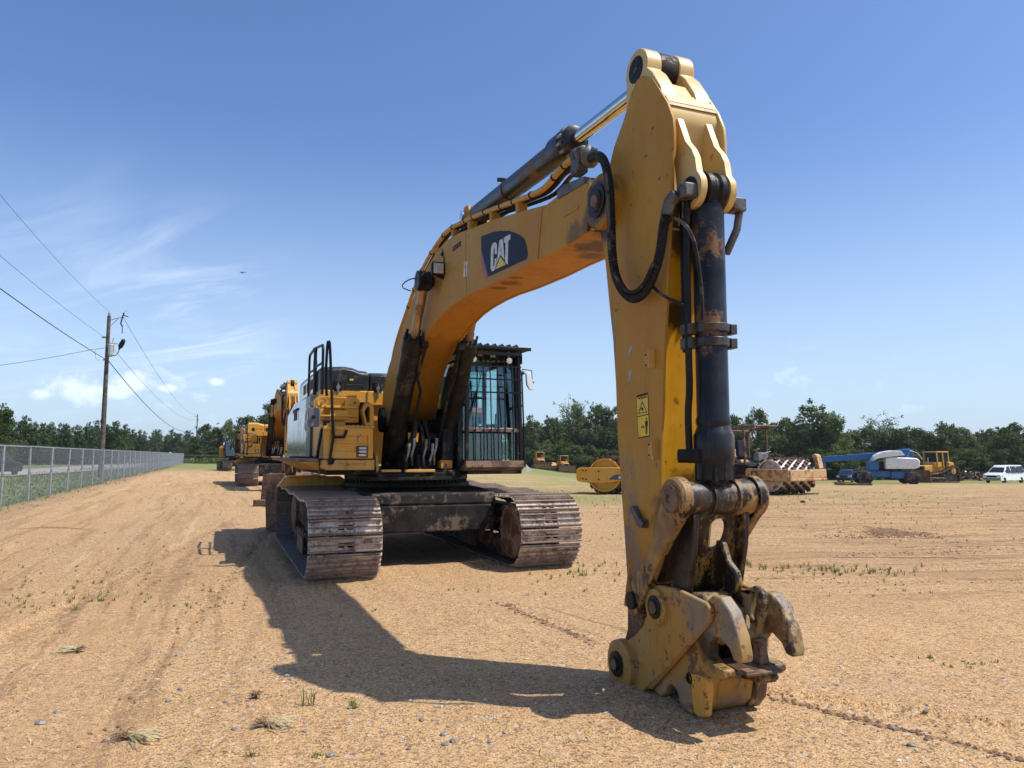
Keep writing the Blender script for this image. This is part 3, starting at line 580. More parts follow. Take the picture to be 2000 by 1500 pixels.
b=B(); b.loft([[P(1.31,-1.57,2.84),P(1.31,-1.64,2.84),P(1.33,-1.70,2.62),P(1.33,-1.685,2.56),P(1.33,-1.62,2.56),P(1.33,-1.575,2.65)],[P(1.25,-1.575,2.83),P(1.25,-1.63,2.83),P(1.27,-1.69,2.62),P(1.27,-1.67,2.57),P(1.27,-1.63,2.57),P(1.27,-1.58,2.65)]]); obj('cab_mirror',b,M('mirror_white'),exc,.012)
b=B()
for k in range(5): b.tube([P(1.35,-1.42,2.9-k*.33),P(1.37,-1.46,2.85-k*.33),P(1.33,-1.44,2.7-k*.33)],.012,6)
obj('cab_hinge',b,M('steel_rust'),exc)

# ---- boom
ST=[((-.22,2.28),(-.16,1.96),.38),((-.12,2.62),(.18,2.02),.38),((.10,2.98),(.62,2.30),.345),((.45,3.30),(1.0,2.70),.30),((.86,3.58),(1.42,2.93),.28),((1.25,3.80),(1.82,3.08),.27),((1.70,4.00),(2.24,3.20),.27),((2.2,4.15),(2.65,3.29),.27),((2.7,4.24),(3.02,3.35),.27),((3.1,4.265),(3.4,3.375),.27),((3.7,4.20),(3.85,3.38),.27),((4.25,4.105),(4.25,3.365),.27),((4.84,4.01),(4.8,3.325),.27),((5.67,3.845),(5.5,3.295),.27),((6.2,3.735),(6.0,3.29),.27),((6.52,3.735),(6.4,3.275),.27),((6.82,3.70),(6.66,3.27),.275),((7.02,3.64),(6.98,3.27),.28)]
def lerp2(a,c,t): return (a[0]+(c[0]-a[0])*t,a[1]+(c[1]-a[1])*t)
for s in(1,-1):
    b=B(); rings=[]
    for T_,B_,h in ST: rings.append([P(T_[0],s*h,T_[1]),P(B_[0],s*h,B_[1]),P(B_[0],s*(h-.03),B_[1]),P(T_[0],s*(h-.03),T_[1])])
    b.loft(rings); obj('boom_side_plate',b,M('yellow_side'),exc,.006)
def boomplate(i,j,nm,mat,ins):
    b=B(); rings=[]
    for T_,B_,h in ST:
        q0=lerp2(T_,B_,i); q1=lerp2(T_,B_,j); hh=h-.028
        rings.append([P(q0[0],hh,q0[1]),P(q1[0],hh,q1[1]),P(q1[0],-hh,q1[1]),P(q0[0],-hh,q0[1])])
    b.loft(rings); obj(nm,b,M(mat),exc,.004)
boomplate(.015,.06,'boom_top_plate','yellow_side',0); boomplate(.93,.985,'boom_bottom_plate','yellow_under',0)
for v0,v1 in((.20,.31),(-.20,-.31)): obj('boom_tip_boss',B().lathe(P(7.21,v0,3.43),(0,-1 if v1>v0 else 1,0),[(0,.205),(.095,.205),(.11,.19)],36),M('yellow_side'),exc)
b=B(); b.lathe(P(7.21,.31,3.43),(0,-1,0),[(0,.125),(.012,.125),(.012,.085),(.02,.08),(.02,.02)],28); obj('boom_tip_pin',b,M('grease_black'),exc); b=B(); b.lathe(P(7.21,-.31,3.43),(0,1,0),[(0,.125),(.012,.125),(.02,.02)],28); obj('boom_tip_pin',b,M('grease_black'),exc)
b=B(); b.lathe(P(7.21,.325,3.43),(0,-1,0),[(0,.05),(.02,.045),(.022,.0)],14); obj('pin_end',b,M('steel_rust'),exc)
b=B(); b.lathe(P(-.02,-.45,2.12),(0,-1,0),[(0,.20),(.90,.20)],28); obj('boom_foot_boss',b,M('mud_underbody'),exc,.01)
b=B(); b.prism([(6.06,3.76),(6.12,3.745),(6.02,3.29),(5.96,3.29)],side,.268,.278); obj('boom_weld_seam',b,M('yellow_side'),exc); b=B(); b.prism([(3.86,4.16),(3.90,4.155),(3.96,3.39),(3.92,3.39)],side,.266,.274); obj('boom_weld_seam',b,M('yellow_side'),exc)
b=B(); b.prism([(6.55,3.54),(6.85,3.52),(6.84,3.495),(6.56,3.51)],side,.268,.285); b.prism([(6.85,3.52),(6.84,3.40),(6.82,3.36),(6.81,3.37),(6.83,3.41),(6.83,3.52)],side,.268,.276); obj('boom_access_cover',b,M('yellow_side'),exc,.003)
# decal with the maker's mark
DT={'C':[(4.965,3.61),(4.964,3.705),(4.94,3.735),(4.891,3.753),(4.835,3.753),(4.797,3.732),(4.785,3.7),(4.774,3.505),(4.805,3.467),(4.843,3.456),(4.892,3.457),(4.935,3.488),(4.959,3.525),(4.959,3.568),(4.904,3.573),(4.892,3.507),(4.874,3.498),(4.855,3.512),(4.855,3.525),(4.863,3.679),(4.879,3.697),(4.897,3.683),(4.898,3.625)],
'T':[(5.165,3.727),(5.346,3.711),(5.34,3.657),(5.29,3.663),(5.274,3.427),(5.246,3.432),(5.2,3.47),(5.211,3.663),(5.171,3.668)],
'tri':[(5.072,3.553),(5.222,3.436),(4.922,3.457)],
'nav':[(4.46,3.934),(4.622,3.911),(4.853,3.873),(5.071,3.823),(5.323,3.749),(5.454,3.695),(5.591,3.632),(5.703,3.565),(5.752,3.485),(5.781,3.4),(5.771,3.372),(5.742,3.36),(5.538,3.375),(5.212,3.396),(4.73,3.427),(4.691,3.44),(4.469,3.783)],
'red':[(4.469,3.778),(4.685,3.444),(4.665,3.428),(4.6,3.439),(4.471,3.645)]}
dec=obj('maker_decal',B().prism(DT['nav'],side,.2705,.2725),M('decal_navy'),exc,smooth=0)
obj('decal_letter',B().prism(DT['C'],side,.273,.2745),M('decal_white'),dec,smooth=0)
obj('decal_letter',B().prism([[(5.036,3.732),(5.136,3.722),(5.183,3.493),(5.072,3.576),(4.971,3.52),(4.971,3.539)],[(5.08,3.668),(5.095,3.605),(5.062,3.605)]],side,.273,.2745),M('decal_white'),dec,smooth=0)
obj('decal_letter',B().prism(DT['T'],side,.273,.2745),M('decal_white'),dec,smooth=0)
obj('decal_triangle',B().prism(DT['tri'],side,.2735,.2755),M('decal_yellow'),dec,smooth=0)
obj('decal_stripe',B().prism(DT['red'],side,.2706,.2722),M('decal_red'),dec,smooth=0)
t1=obj('lettering',textmesh('BZ200758',.085,M('decal_black'),.002),None,exc,smooth=0); t1.rotation_euler=(R(90),R(2),0); t1.location=P(3.56,.272,4.06); t1.scale=(.95,1,1)
b=B(); b.prism([(3.86,3.80),(3.98,3.775),(3.975,3.72),(3.855,3.74)],side,.2705,.273); b.prism([(3.855,3.73),(3.975,3.71),(3.96,3.60),(3.83,3.63)],side,.2705,.273); obj('data_label',b,M('decal_white'),exc,smooth=0)
# work lamp on boom side
b=B(); b.box(P(3.02,.36,3.90),(.09,.15,.15)); b.box(P(3.07,.36,3.90),(.02,.17,.17)); b.bar(P(3.0,.27,3.80),P(3.0,.36,3.83),.03,.05); lampo=obj('boom_lamp',b,M('black_dull'),exc,.025)
b=B(); b.box(P(3.083,.36,3.90),(.012,.13,.13)); obj('lamp_lens',b,M('lamp_glass'),lampo,.006)
b=B(); b.tube([P(3.02,.28,3.98),P(3.03,.275,4.05),P(2.96,.275,4.10),P(2.93,.275,4.2)],.006,5); b.box(P(2.96,.28,4.12),(.05,.03,.03)); obj('lamp_cable',b,M('rubber'),exc)
# ---- boom cylinders
for s in(1,-1):
    a=P(.66,s*.41,1.42); c=P(2.50,s*.385,3.86); d=(c-a).normalized(); L=(c-a).length
    b=B(); b.lathe(a-d*.05,d,[(0,.10),(.10,.135),(.3,.135),(2.0,.135),(2.02,.15),(2.22,.15),(2.26,.11)],24)
    b.cyl(a+Vector((0,.10,0)),a-Vector((0,.10,0)),.15); cy=obj('boom_cylinder',b,M('cyl_boom'),exc)
    b=B(); b.lathe(a+d*2.15,d,[(0,.062),(L-2.15,.062)],20); obj('cylinder_rod',b,M('chrome_dirty'),exc)
    b=B(); 
    ox=-s*.0; x,y=basis(d)
    off=Vector((.10,s*.10,-.02)); b.tube([a+d*2.16+off,a+d*2.10+off*1.5,a+d*1.55+off*1.25,a+d*1.35+off*1.9,a+d*.45+off*1.9,a+d*.35+off*1.4],.022,8); b.box(a+d*2.1+off*1.3,(.10,.09,.09)); obj('cylinder_pipe',b,M('black_dull'),exc)
    b=B()
    for q in(.30,.9,1.5):b.lathe(a+d*q,d,[(0,.142),(.035,.142)],20)
    for k in range(8):
        an=2*PI*k/8; b.cyl(a+d*2.2+(x*math.cos(an)+y*math.sin(an))*.125,a+d*2.28+(x*math.cos(an)+y*math.sin(an))*.125,.018,n=6)
    obj('cylinder_band',b,M('black_dull'),exc)
    b=B(); b.lathe(c+Vector((0,s*-.11,0)),(0,-s*-1,0),[(0,.10),(.0,.13),(.05,.14),(.10,.125),(.17,.135),(.20,.10),(.21,.04)],22); b.sphere(c,.135,2,(1,.8,1)); obj('rod_eye',b,M('grease_black'),exc)
    b=B(); b.tube([c+P(-.02,s*.07,.05),c+P(-.10,s*.22,.02),c+P(-.12,s*.30,-.08),c+P(-.04,s*.18,-.14)],.009,5,1); obj('grease_line',b,M('rubber'),exc)
    for st_ in(-.05,.05):
        b=B(); b.tube([a+P(.16,st_*2,.42),a+P(.20,st_,.22),a+P(.16,-st_*2,.40)],.010,5); obj('safety_wire',b,M('grey_steel'),exc)
b=B(); b.lathe(P(2.50,.46,3.86),(0,1,0),[(0,.06),(.92,.06)],18); obj('boom_cylinder_pin',b,M('grease_black'),exc)
# ---- stick cylinder
a=P(3.40,0,4.50); c=P(7.60,0,4.28); d=(c-a).normalized(); L=(c-a).length
b=B(); b.lathe(a,d,[(0,.10),(.12,.118),(2.45,.118),(2.50,.145),(2.74,.145),(2.75,.13),(2.84,.13),(2.86,.08)],32); b.cyl(a+Vector((0,.08,0)),a-Vector((0,.08,0)),.13); obj('stick_cylinder',b,M('cyl_dark'),exc)
b=B(); x,y=basis(d)
for k in range(12):
    an=2*PI*(k+.5)/12; q=a+d*2.74+(x*math.cos(an)+y*math.sin(an))*.132; b.cyl(q,q+d*.07,.019,n=6)
obj('gland_bolts',b,M('grey_steel'),exc)
b=B(); b.lathe(a+d*2.8,d,[(0,.062),(L-2.8,.062)],28); b.lathe(c-d*.13,d,[(0,.062),(.03,.1),(.2,.1)],20); obj('cylinder_rod',b,M('chrome'),exc)
b=B(); b.box(a+d*2.80+P(0,-.15,-.10),(.13,.12,.12),Matrix.Rotation(.3,3,'Y')); b.cyl(a+d*2.82+P(0,-.1,-.06),a+d*2.82+P(0,-.2,-.1),.05,n=10); obj('port_block',b,M('fitting_grey'),exc,.012)
b=B(); b.tube([a+d*2.75+P(0,-.12,-.16),a+d*1.6+P(0,-.10,-.15),a+d*.2+P(0,-.10,-.14)],.022,8); obj('cylinder_pipe',b,M('black_paint'),exc)
b=B(); b.box(a+d*1.18+P(0,.06,.12),(.16,.09,.045),Matrix.Rotation(.35,3,'Y')); b.lathe(a+d*1.25,d,[(0,.122),(.03,.122)],24); obj('grease_block',b,M('black_dull'),exc,.006)
for s in(.10,-.10):
    b=B(); b.prism([(3.15,4.20),(3.80,4.12),(3.58,4.50),(3.50,4.62),(3.36,4.63),(3.28,4.52)],side,s-.02,s+.02); obj('stick_cylinder_bracket',b,M('yellow_side'),exc,.006)
b=B(); b.cyl(P(3.4,.17,4.5),P(3.4,-.17,4.5),.06); obj('bracket_pin',b,M('chrome'),exc)
# ---- pipes along boom top
for k,(v,r) in enumerate(((.245,.028),(.19,.024),(-.20,.026),(.13,.02))):
    b=B(); z=.075-.01*k
    pts=[P(-.05,v+.03,2.7+z),P(.10,v+.03,3.08+z),P(.47,v+.02,3.40+z),P(.9,v,3.68+z),P(1.25,v,3.88+z),P(1.7,v,4.08+z),P(2.2,v,4.22+z),P(2.7,v,4.30+z),P(3.1,v,4.33+z),P(3.7,v,4.25+z),P(4.3,v,4.16+z),P(5.2,v,3.99+z),P(5.9,v,3.86+z),P(6.15,v,3.84+z),P(6.45,v,3.90+z),P(6.75,v,3.90+z),P(7.0,v,3.81+z)]
    b.tube(pts,r,8,1); obj('boom_pipe',b,M('yellow_worn' if k in(0,2) else 'black_dull'),exc)
for (u,wv) in((1.5,3.96),(2.6,4.25),(3.35,4.28),(4.0,4.20),(4.75,4.07),(5.5,3.93)): obj('pipe_bracket',B().box(P(u,.22,wv),(.07,.10,.10)),M('yellow_side'),exc,.006); obj('pipe_bracket',B().box(P(u,-.20,wv),(.07,.08,.10)),M('yellow_side'),exc,.006)
b=B()
for k,u in enumerate((1.0,1.35,1.8,2.3,2.9,3.3,3.8,4.1,4.5,5.0,5.35,5.8,6.3,6.5)):
    zt=np.interp(u,[.9,1.25,1.7,2.2,2.7,3.1,3.7,4.3,5.2,5.9,6.15,6.45,6.75],[3.68,3.88,4.08,4.22,4.30,4.33,4.25,4.16,3.99,3.86,3.84,3.90,3.90])+.075
    b.lathe(P(u,.245,zt),(1,0,.1),[(0,.035),(.018,.035)],10)
obj('pipe_clip',b,M('black_dull'),exc)
b=B(); b.prism([(6.45,3.70),(6.95,3.66),(6.95,3.72),(6.6,3.78),(6.45,3.77)],side,.14,.285); 
for k in range(2): b.lathe(P(6.72+k*.085,.24,3.975-k*.015),(1,0,-.2),[(0,.045),(.01,.062),(.06,.062),(.07,.045)],16)
b.box(P(6.78,.24,3.86),(.14,.09,.12)); obj('hose_manifold',b,M('fitting_grey'),exc,.005)
b=B(); b.lathe(P(6.98,.26,3.86),(1,.1,-.25),[(0,.07),(.03,.085),(.06,.05),(.12,.045)],12); obj('swivel_fitting',b,M('fitting_grey'),exc,.004)
# ribbed hose loop from boom to stick
hp=[P(6.98,.26,3.84),P(7.22,.31,3.78),P(7.37,.33,3.66),P(7.44,.335,3.45),P(7.46,.335,3.2),P(7.46,.33,2.98),P(7.49,.32,2.80),P(7.58,.31,2.67),P(7.70,.30,2.60),P(7.83,.29,2.63),P(7.93,.28,2.74),P(7.98,.27,2.86),P(8.01,.26,3.02),P(8.03,.25,3.10)]
def ctr(pts,n):
    out=[]
    for i in range(len(pts)-1):
        p0=pts[max(i-1,0)];p1=pts[i];p2=pts[i+1];p3=pts[min(i+2,len(pts)-1)]
        for k in range(n):
            t=k/n; out.append(.5*((2*p1)+(p2-p0)*t+(2*p0-5*p1+4*p2-p3)*t*t+(3*p1-p0-3*p2+p3)*t**3))
    out.append(pts[-1]); return out
b=B(); b.tube(ctr(hp,16),.034,12,0,.14); obj('ribbed_hose',b,M('hose_black'),exc,label='thick corrugated hose hanging in a loop beside the stick')
hp2=[p+P(.045,.045,.03) for p in hp[2:11]]
b=B(); b.tube(ctr(hp2,6),.012,6); b.tube(ctr([P(7.97,.24,3.0),P(8.10,.24,3.04),P(8.20,.18,2.9),P(8.22,.14,2.6),P(8.20,.12,2.38)],6),.012,6); b.tube(ctr([P(7.80,.25,2.70),P(7.95,.25,2.58),P(8.12,.2,2.48)],5),.010,6)
obj('thin_hose',b,M('rubber'),exc)
b=B(); b.tube([P(8.03,.25,3.08),P(8.055,.24,3.16),P(8.11,.22,3.20)],.042,10); b.box(P(8.16,.16,3.20),(.10,.14,.09)); obj('stick_hose_fitting',b,M('fitting_grey'),exc,.01)
b=B(); b.tube([P(8.13,-.13,3.18),P(8.12,-.23,3.17)],.045,8); b.box(P(8.12,-.22,3.17),(.10,.10,.09)); b.tube([P(8.12,-.25,3.14),P(8.10,-.24,3.02),P(8.06,-.18,2.86)],.028,8); obj('far_hose_fitting',b,M('fitting_grey'),exc,.01)

# ---- stick
OUT=[(7.83,4.10),(7.70,4.185),(7.63,4.19),(7.556,4.134),(7.451,3.99),(7.288,3.828),(7.20,3.68),(7.08,3.56),(7.02,3.44),(7.04,3.30),(7.10,3.14),(7.141,2.98),(7.195,2.64),(7.242,2.377),(7.272,2.073),(7.288,1.68),(7.352,1.122),(7.40,.67),(7.39,.36),(7.34,.26),(7.31,.15),(7.35,.05),(7.43,.02),(7.52,.04),(7.57,.14),(7.60,.35),(7.74,.80),(7.815,1.163),(7.84,1.5),(7.872,1.843),(7.896,2.196),(7.938,2.473),(7.955,2.632),(8.01,3.112),(8.027,3.216),(8.036,3.421),(8.060,3.52),(8.064,3.638),(8.055,3.724),(7.998,3.852),(7.905,3.991)]
for s in(1,-1):
    b=B(); b.prism(OUT,side,s*.185,s*.21); obj('stick_side_plate',b,M('stick_side' if s>0 else 'stick_top'),exc,.006)  # far plate takes the pale tone with sunlight painted in, for its edges
# front, rear and top plates follow the outline, set slightly in
def band(i0,i1,nm,mat,inset=.012,th=.025,hw=.186,rec=False):
    pts=[Vector(OUT[i%len(OUT)]) for i in range(i0,i1+1)]; cen=Vector((7.6,2.2)); b=B(); rings=[]
    for i,p in enumerate(pts):
        a0=pts[max(i-1,0)];a1=pts[min(i+1,len(pts)-1)]; tt=(a1-a0).normalized(); n=Vector((tt.y,-tt.x))
        ins=inset+(.10*float(sst(2.95,3.30,p.y))*(1-float(sst(3.60,3.84,p.y))) if rec else 0)
        o_=p-n*ins; q=o_-n*th; rings.append([P(o_.x,hw,o_.y),P(o_.x,-hw,o_.y),P(q.x,-hw,q.y),P(q.x,hw,q.y)])
    b.loft(rings); return obj(nm,b,M(mat),exc,0)
n_=len(OUT)
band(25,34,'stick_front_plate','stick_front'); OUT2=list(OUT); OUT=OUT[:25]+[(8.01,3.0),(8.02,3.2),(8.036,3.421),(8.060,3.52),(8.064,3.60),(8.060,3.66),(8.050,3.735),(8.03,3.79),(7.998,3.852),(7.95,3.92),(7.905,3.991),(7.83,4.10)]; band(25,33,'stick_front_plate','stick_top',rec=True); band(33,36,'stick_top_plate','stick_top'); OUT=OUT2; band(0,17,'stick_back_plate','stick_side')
b=B(); b.prism([(7.30,.5),(7.55,.5),(7.7,1.1),(7.45,1.1)],side,.184,-.184); obj('stick_inner_web',b,M('stick_front'),exc)
# head bosses for the stick cylinder
for s in(1,-1):
    b=B(); v=s*.135; hd=[(7.45,4.00)]+arc((7.60,4.28),.145,200,-20,14)+[(7.80,4.17),(7.90,4.02),(7.93,3.93),(7.7,3.9)]
    b.prism(hd,side,v-.062,v+.062); obj('stick_head_ear',b,M('stick_top'),exc,.008)
b=B(); b.lathe(P(7.60,.20,4.28),(0,-1,0),[(-.014,.09),(0,.095),(.002,.04)],24); obj('pin_cap',b,M('grease_black'),exc); b=B(); b.lathe(P(7.60,-.20,4.28),(0,1,0),[(-.014,.09),(0,.095),(.002,.04)],24); obj('pin_cap',b,M('grease_black'),exc); b=B(); b.lathe(P(7.60,.072,4.28),(0,1,0),[(0,.135),(.02,.14),(.12,.14),(.144,.135)],24); obj('head_pin',b,M('grease_black'),exc)
b=B(); b.prism([(7.6+.035*math.cos(R(60*k+20)),4.285+.035*math.sin(R(60*k+20))) for k in range(6)],side,.20,.206); obj('pin_end',b,M('coupler_dark'),exc)
b=B(); b.prism([(7.95,3.93),(7.98,3.88),(7.78,3.86),(7.72,3.95)],side,.185,-.185); 
b.prism([(8.000,3.845),(7.99,3.86),(7.90,3.985),(7.89,3.97)],side,.187,-.187); obj('head_weld',b,M('stick_top'),exc)
# ears for the bucket cylinder
EAR=[(7.90,3.985),(7.955,3.86),(8.01,3.745),(8.085,3.567),(8.15,3.49),(8.185,3.42),(8.20,3.33)]+arc((8.12,3.23),.125,30,-110,12)+[(8.02,3.06),(7.95,3.0),(7.98,3.3)]
for s in(1,-1):
    b=B(); v=s*.112; b.prism([EAR,[(8.06+.022*math.cos(R(k*45)),3.50+.022*math.sin(R(k*45))) for k in range(8)]],side,v-.024,v+.024); obj('bucket_cylinder_ear',b,M('stick_top'),exc,.006)
b=B(); b.lathe(P(8.12,.142,3.23),(0,-1,0),[(-.006,.085),(0,.085),(.004,.02)],24); obj('ear_pin',b,M('grease_black'),exc); b=B(); b.lathe(P(8.12,-.142,3.23),(0,1,0),[(-.006,.085),(0,.085),(.004,.02)],24); obj('ear_pin',b,M('grease_black'),exc)
b=B(); b.prism([(8.12+.04*math.cos(R(72*k+20)),3.235+.04*math.sin(R(72*k+20))) for k in range(5)],side,.144,.15); obj('pin_end',b,M('coupler_dark'),exc)
# ---- bucket cylinder
a=P(8.12,0,3.23); c=P(8.12,0,1.29); d=(c-a).normalized()
b=B(); b.lathe(a-d*.02,d,[(0,.07),(.06,.092),(.2,.10),(1.46,.10),(1.48,.108),(1.50,.108),(1.52,.100),(1.56,.115),(1.58,.125),(1.73,.125),(1.74,.118),(1.85,.118)],36); obj('bucket_cylinder',b,M('cyl_dark'),exc)
b=B(); b.lathe(a+Vector((0,.083,0)),(0,-1,0),[(0,.09),(.02,.128),(.055,.13),(.075,.115),(.09,.115),(.11,.13),(.145,.128),(.166,.09)],26); obj('cylinder_eye',b,M('grease_black'),exc)
b=B(); b.lathe(a+d*1.72,d,[(0,.105),(.10,.10),(.11,.085),(.24,.085)],24)
for k in range(10):
    an=2*PI*k/10; q=a+d*1.74+Vector((math.cos(an),math.sin(an),0))*.105; b.cyl(q,q+d*.10,.02,n=6)
obj('cylinder_gland',b,M('black_dull'),exc)
b=B(); b.lathe(a+d*1.85,d,[(0,.055),(.14,.06)],20); obj('cylinder_rod',b,M('grease_black'),exc)
for q in(.86,.95):
    b=B(); b.lathe(a+d*q,d,[(0,.104),(0,.114),(.055,.114),(.055,.104)],32); b.box(a+d*(q+.03)+P(.03,-.125,0),(.08,.05,.065)); b.box(a+d*(q+.03)+P(-.05,.13,0),(.10,.07,.07)); obj('cylinder_clamp',b,M('clamp_steel'),exc,.005)
b=B(); b.tube([P(8.12,.15,3.19),P(8.10,.15,3.05),P(8.09,.15,2.6),P(8.09,.15,2.2),P(8.09,.148,1.95),P(8.06,.145,1.82),P(8.06,.14,1.58)],.022,10,1); b.tube([P(8.02,.13,3.19),P(8.02,.13,2.2)],.015,8); obj('cylinder_pipe',b,M('black_paint'),exc)
b=B(); b.cyl(P(8.02,.20,1.545),P(8.10,.10,1.545),.045,n=10); b.box(P(8.10,.10,1.545),(.09,.12,.09)); obj('port_block',b,M('black_dull'),exc,.01)
# bracket plates, hinge plates and scars on the stick
for (u,wv) in((7.74,2.185),(7.76,1.585)):
    b=B(); b.box(P(u,.214,wv),(.11,.008,.10)); b.box(P(u+.055,.235,wv),(.012,.05,.13)); br=obj('side_bracket',b,M('yellow_worn'),exc,.002)
    for du in(-.04,.03):
        for dw in(-.035,.035): obj('bracket_hole',B().cyl(P(u+du,.217,wv+dw),P(u+du,.222,wv+dw),.007,n=8),M('decal_black'),br)
for (u,wv,ln,an) in((7.47,2.27,.12,.7),(7.47,2.10,.09,1.2)):
    b=B(); pts=[(u+ln*.5*math.cos(k/10*2*PI)*math.cos(an)-.018*math.sin(k/10*2*PI)*random.uniform(.5,1.3)*math.sin(an),wv+ln*.5*math.cos(k/10*2*PI)*math.sin(an)+.018*math.sin(k/10*2*PI)*random.uniform(.5,1.3)*math.cos(an)) for k in range(10)]
    b.prism(pts,side,.2102,.2110); obj('bare_metal_scar',b,M('grey_steel'),exc,smooth=0)
# warning decals
b=B(); b.prism([(7.557,1.958),(7.708,1.968),(7.722,1.675),(7.571,1.662)],side,.2104,.2112); wd=obj('warning_decal',b,M('decal_black'),exc,smooth=0,label='yellow WARNING decal with a hand symbol triangle above a standing figure')
b=B(); b.prism([(7.563,1.943),(7.702,1.952),(7.707,1.825),(7.569,1.815)],side,.2113,.2118); obj('decal_field',b,M('decal_yellow'),wd,smooth=0)
b=B(); b.prism([(7.570,1.808),(7.709,1.818),(7.716,1.682),(7.576,1.670)],side,.2113,.2118); obj('decal_field',b,M('decal_yellow'),wd,smooth=0)
b=B(); b.prism([[(7.632,1.915),(7.698,1.836),(7.578,1.829)],[(7.632,1.903),(7.590,1.834),(7.686,1.841)]],side,.2119,.2124); b.prism([(7.60,1.85),(7.625,1.875),(7.65,1.865),(7.64,1.845),(7.625,1.86)],side,.2119,.2124); obj('decal_symbol',b,M('decal_black'),wd,smooth=0)
b=B(); fx,fz=7.683,1.745; b.prism([(fx+.008*math.cos(k),fz+.048+.009*math.sin(k)) for k in [i*.785 for i in range(8)]],side,.2119,.2124); b.prism([(fx-.016,fz+.034),(fx+.016,fz+.036),(fx+.018,fz),(fx+.011,fz),(fx+.009,fz-.055),(fx+.001,fz-.055),(fx,fz-.01),(fx-.003,fz-.055),(fx-.011,fz-.056),(fx-.011,fz),(fx-.018,fz)],side,.2119,.2124)
b.prism([(7.615,1.738),(7.63,1.752),(7.63,1.742),(7.645,1.743),(7.645,1.753),(7.66,1.740),(7.645,1.727),(7.645,1.736),(7.63,1.735),(7.63,1.725)],side,.2119,.2124); obj('decal_symbol',b,M('decal_black'),wd,smooth=0)
t1=obj('lettering',textmesh('WARNING',.024,M('decal_red')),None,wd,smooth=0); t1.rotation_euler=(R(90),-R(3),0); t1.location=P(7.64,.2121,1.937)
b=B(); b.prism([(7.580,1.930),(7.598,1.931),(7.589,1.945)],side,.2119,.2124); obj('decal_symbol',b,M('decal_red'),wd,smooth=0)
b=B(); b.prism([(7.50,1.19),(7.54,1.21),(7.64,1.12),(7.63,1.08),(7.60,1.08)],side,.21,.25); b.cyl(P(7.66,.21,1.10),P(7.66,.26,1.10),.03,n=14); obj('stop_block',b,M('fitting_grey'),exc,.004)
# ---- linkage
def linkbar(nm,p0,p1,w0,w1,v0,v1,mat,bow=0):
    b=B(); p0=Vector(p0);p1=Vector(p1); d=(p1-p0).normalized(); n=Vector((-d.y,d.x)); m=(p0+p1)/2+n*bow
    a0=math.degrees(math.atan2(d.y,d.x)); o=[]
    o+=arc(p1,w1,a0-90,a0+90,12); o.append(tuple(m+n*min(w0,w1)*.62)); o+=arc(p0,w0,a0+90,a0+270,12); o.append(tuple(m-n*min(w0,w1)*.62))
    b.prism(o,side,v0,v1); return obj(nm,b,M(mat),exc,.012)
for s in(1,-1):
    linkbar('idler_link',(7.62,.60),(8.12,1.29),.095,.125,s*.245,s*.305,'link_worn',-.02)
    b=B(); b.lathe(P(8.12,s*.245,1.29),(0,-s,0),[(0,.13),(.055,.13),(.075,.115)],30); obj('link_boss',b,M('link_worn'),exc)
    b=B(); b.lathe(P(8.12,s*.32,1.29),(0,-s,0),[(0,.085),(.018,.085),(.022,.07),(.022,.03),(.010,.025)],26); obj('link_pin',b,M('steel_rust'),exc)
    b=B(); b.lathe(P(7.62,s*.305,.60),(0,-s,0),[(-.01,.06),(.02,.055),(.022,.02)],16); obj('link_pin',b,M('grease_black'),exc)
b=B(); b.lathe(P(8.12,.25,1.29),(0,1,0),[(0,.095),(.02,.105),(.12,.10),(.18,.088),(.32,.088),(.36,.10),(.50,.10)],30); b.lathe(P(8.12,.07,1.29),(0,1,0),[(0,.108),(.14,.108)],26); obj('link_cross_tube',b,M('tube_steel'),exc)
b=B(); b.lathe(P(8.12,-.11,1.29),(0,1,0),[(0,.112),(.13,.112)],30); obj('link_sleeve',b,M('link_worn'),exc)
# power link: plate with an oval window between tube and coupler pin, side flanges
def plk(p,t):   # p=(v, s along link 0..1), t=thickness offset
    a=Vector((8.10,1.27)); c=Vector((7.88,.62)); d=(c-a); n=Vector((-d.y,d.x)).normalized()
    q=a+d*p[1]+n*t; return P(q.x,p[0],q.y)
hole=[(.0-.015+.075*math.cos(R(k*20)),.28+.15*math.sin(R(k*20))) for k in range(18)]
b=B(); b.prism([[(-.19,.05),(.19,.05),(.20,.5),(.20,1.0),(-.20,1.0),(-.20,.5)],hole],plk,.03,.075); obj('power_link_web',b,M('power_link'),exc,.008)
for s in(1,-1):
    b=B(); b.prism([(8.02,1.22),(8.19,1.20),(8.17,1.0),(8.10,.72),(8.0,.60),(7.86,.52),(7.78,.60),(7.86,.78)],side,s*.165,s*.205); obj('power_link_flange',b,M('power_link'),exc,.01)
b=B(); b.prism([(8.10,1.03),(8.16,1.02),(8.20,.92),(8.28,.86),(8.30,.79),(8.27,.73),(8.20,.71),(8.12,.74),(8.03,.70)],side,-.01,-.055)
obj('lifting_lug',b,M('power_link'),exc,.012)
b=B(); b.lathe(P(8.225,.0,.79),(0,-1,0),[(-.065,.022),(.0,.022)],14); obj('lug_hole',b,M('decal_black'),exc)
b=B(); b.tube([P(7.62,.29,.72),P(7.75,.29,.73),P(7.95,.20,.76)],.006,5); obj('tie_wire',b,M('steel_rust'),exc)
b=B(); b.prism([(7.55,.76),(7.62,.79),(7.70,.72),(7.72,.52),(7.64,.48),(7.55,.52)],side,.225,.25); obj('link_cover',b,M('power_link'),exc,.01)
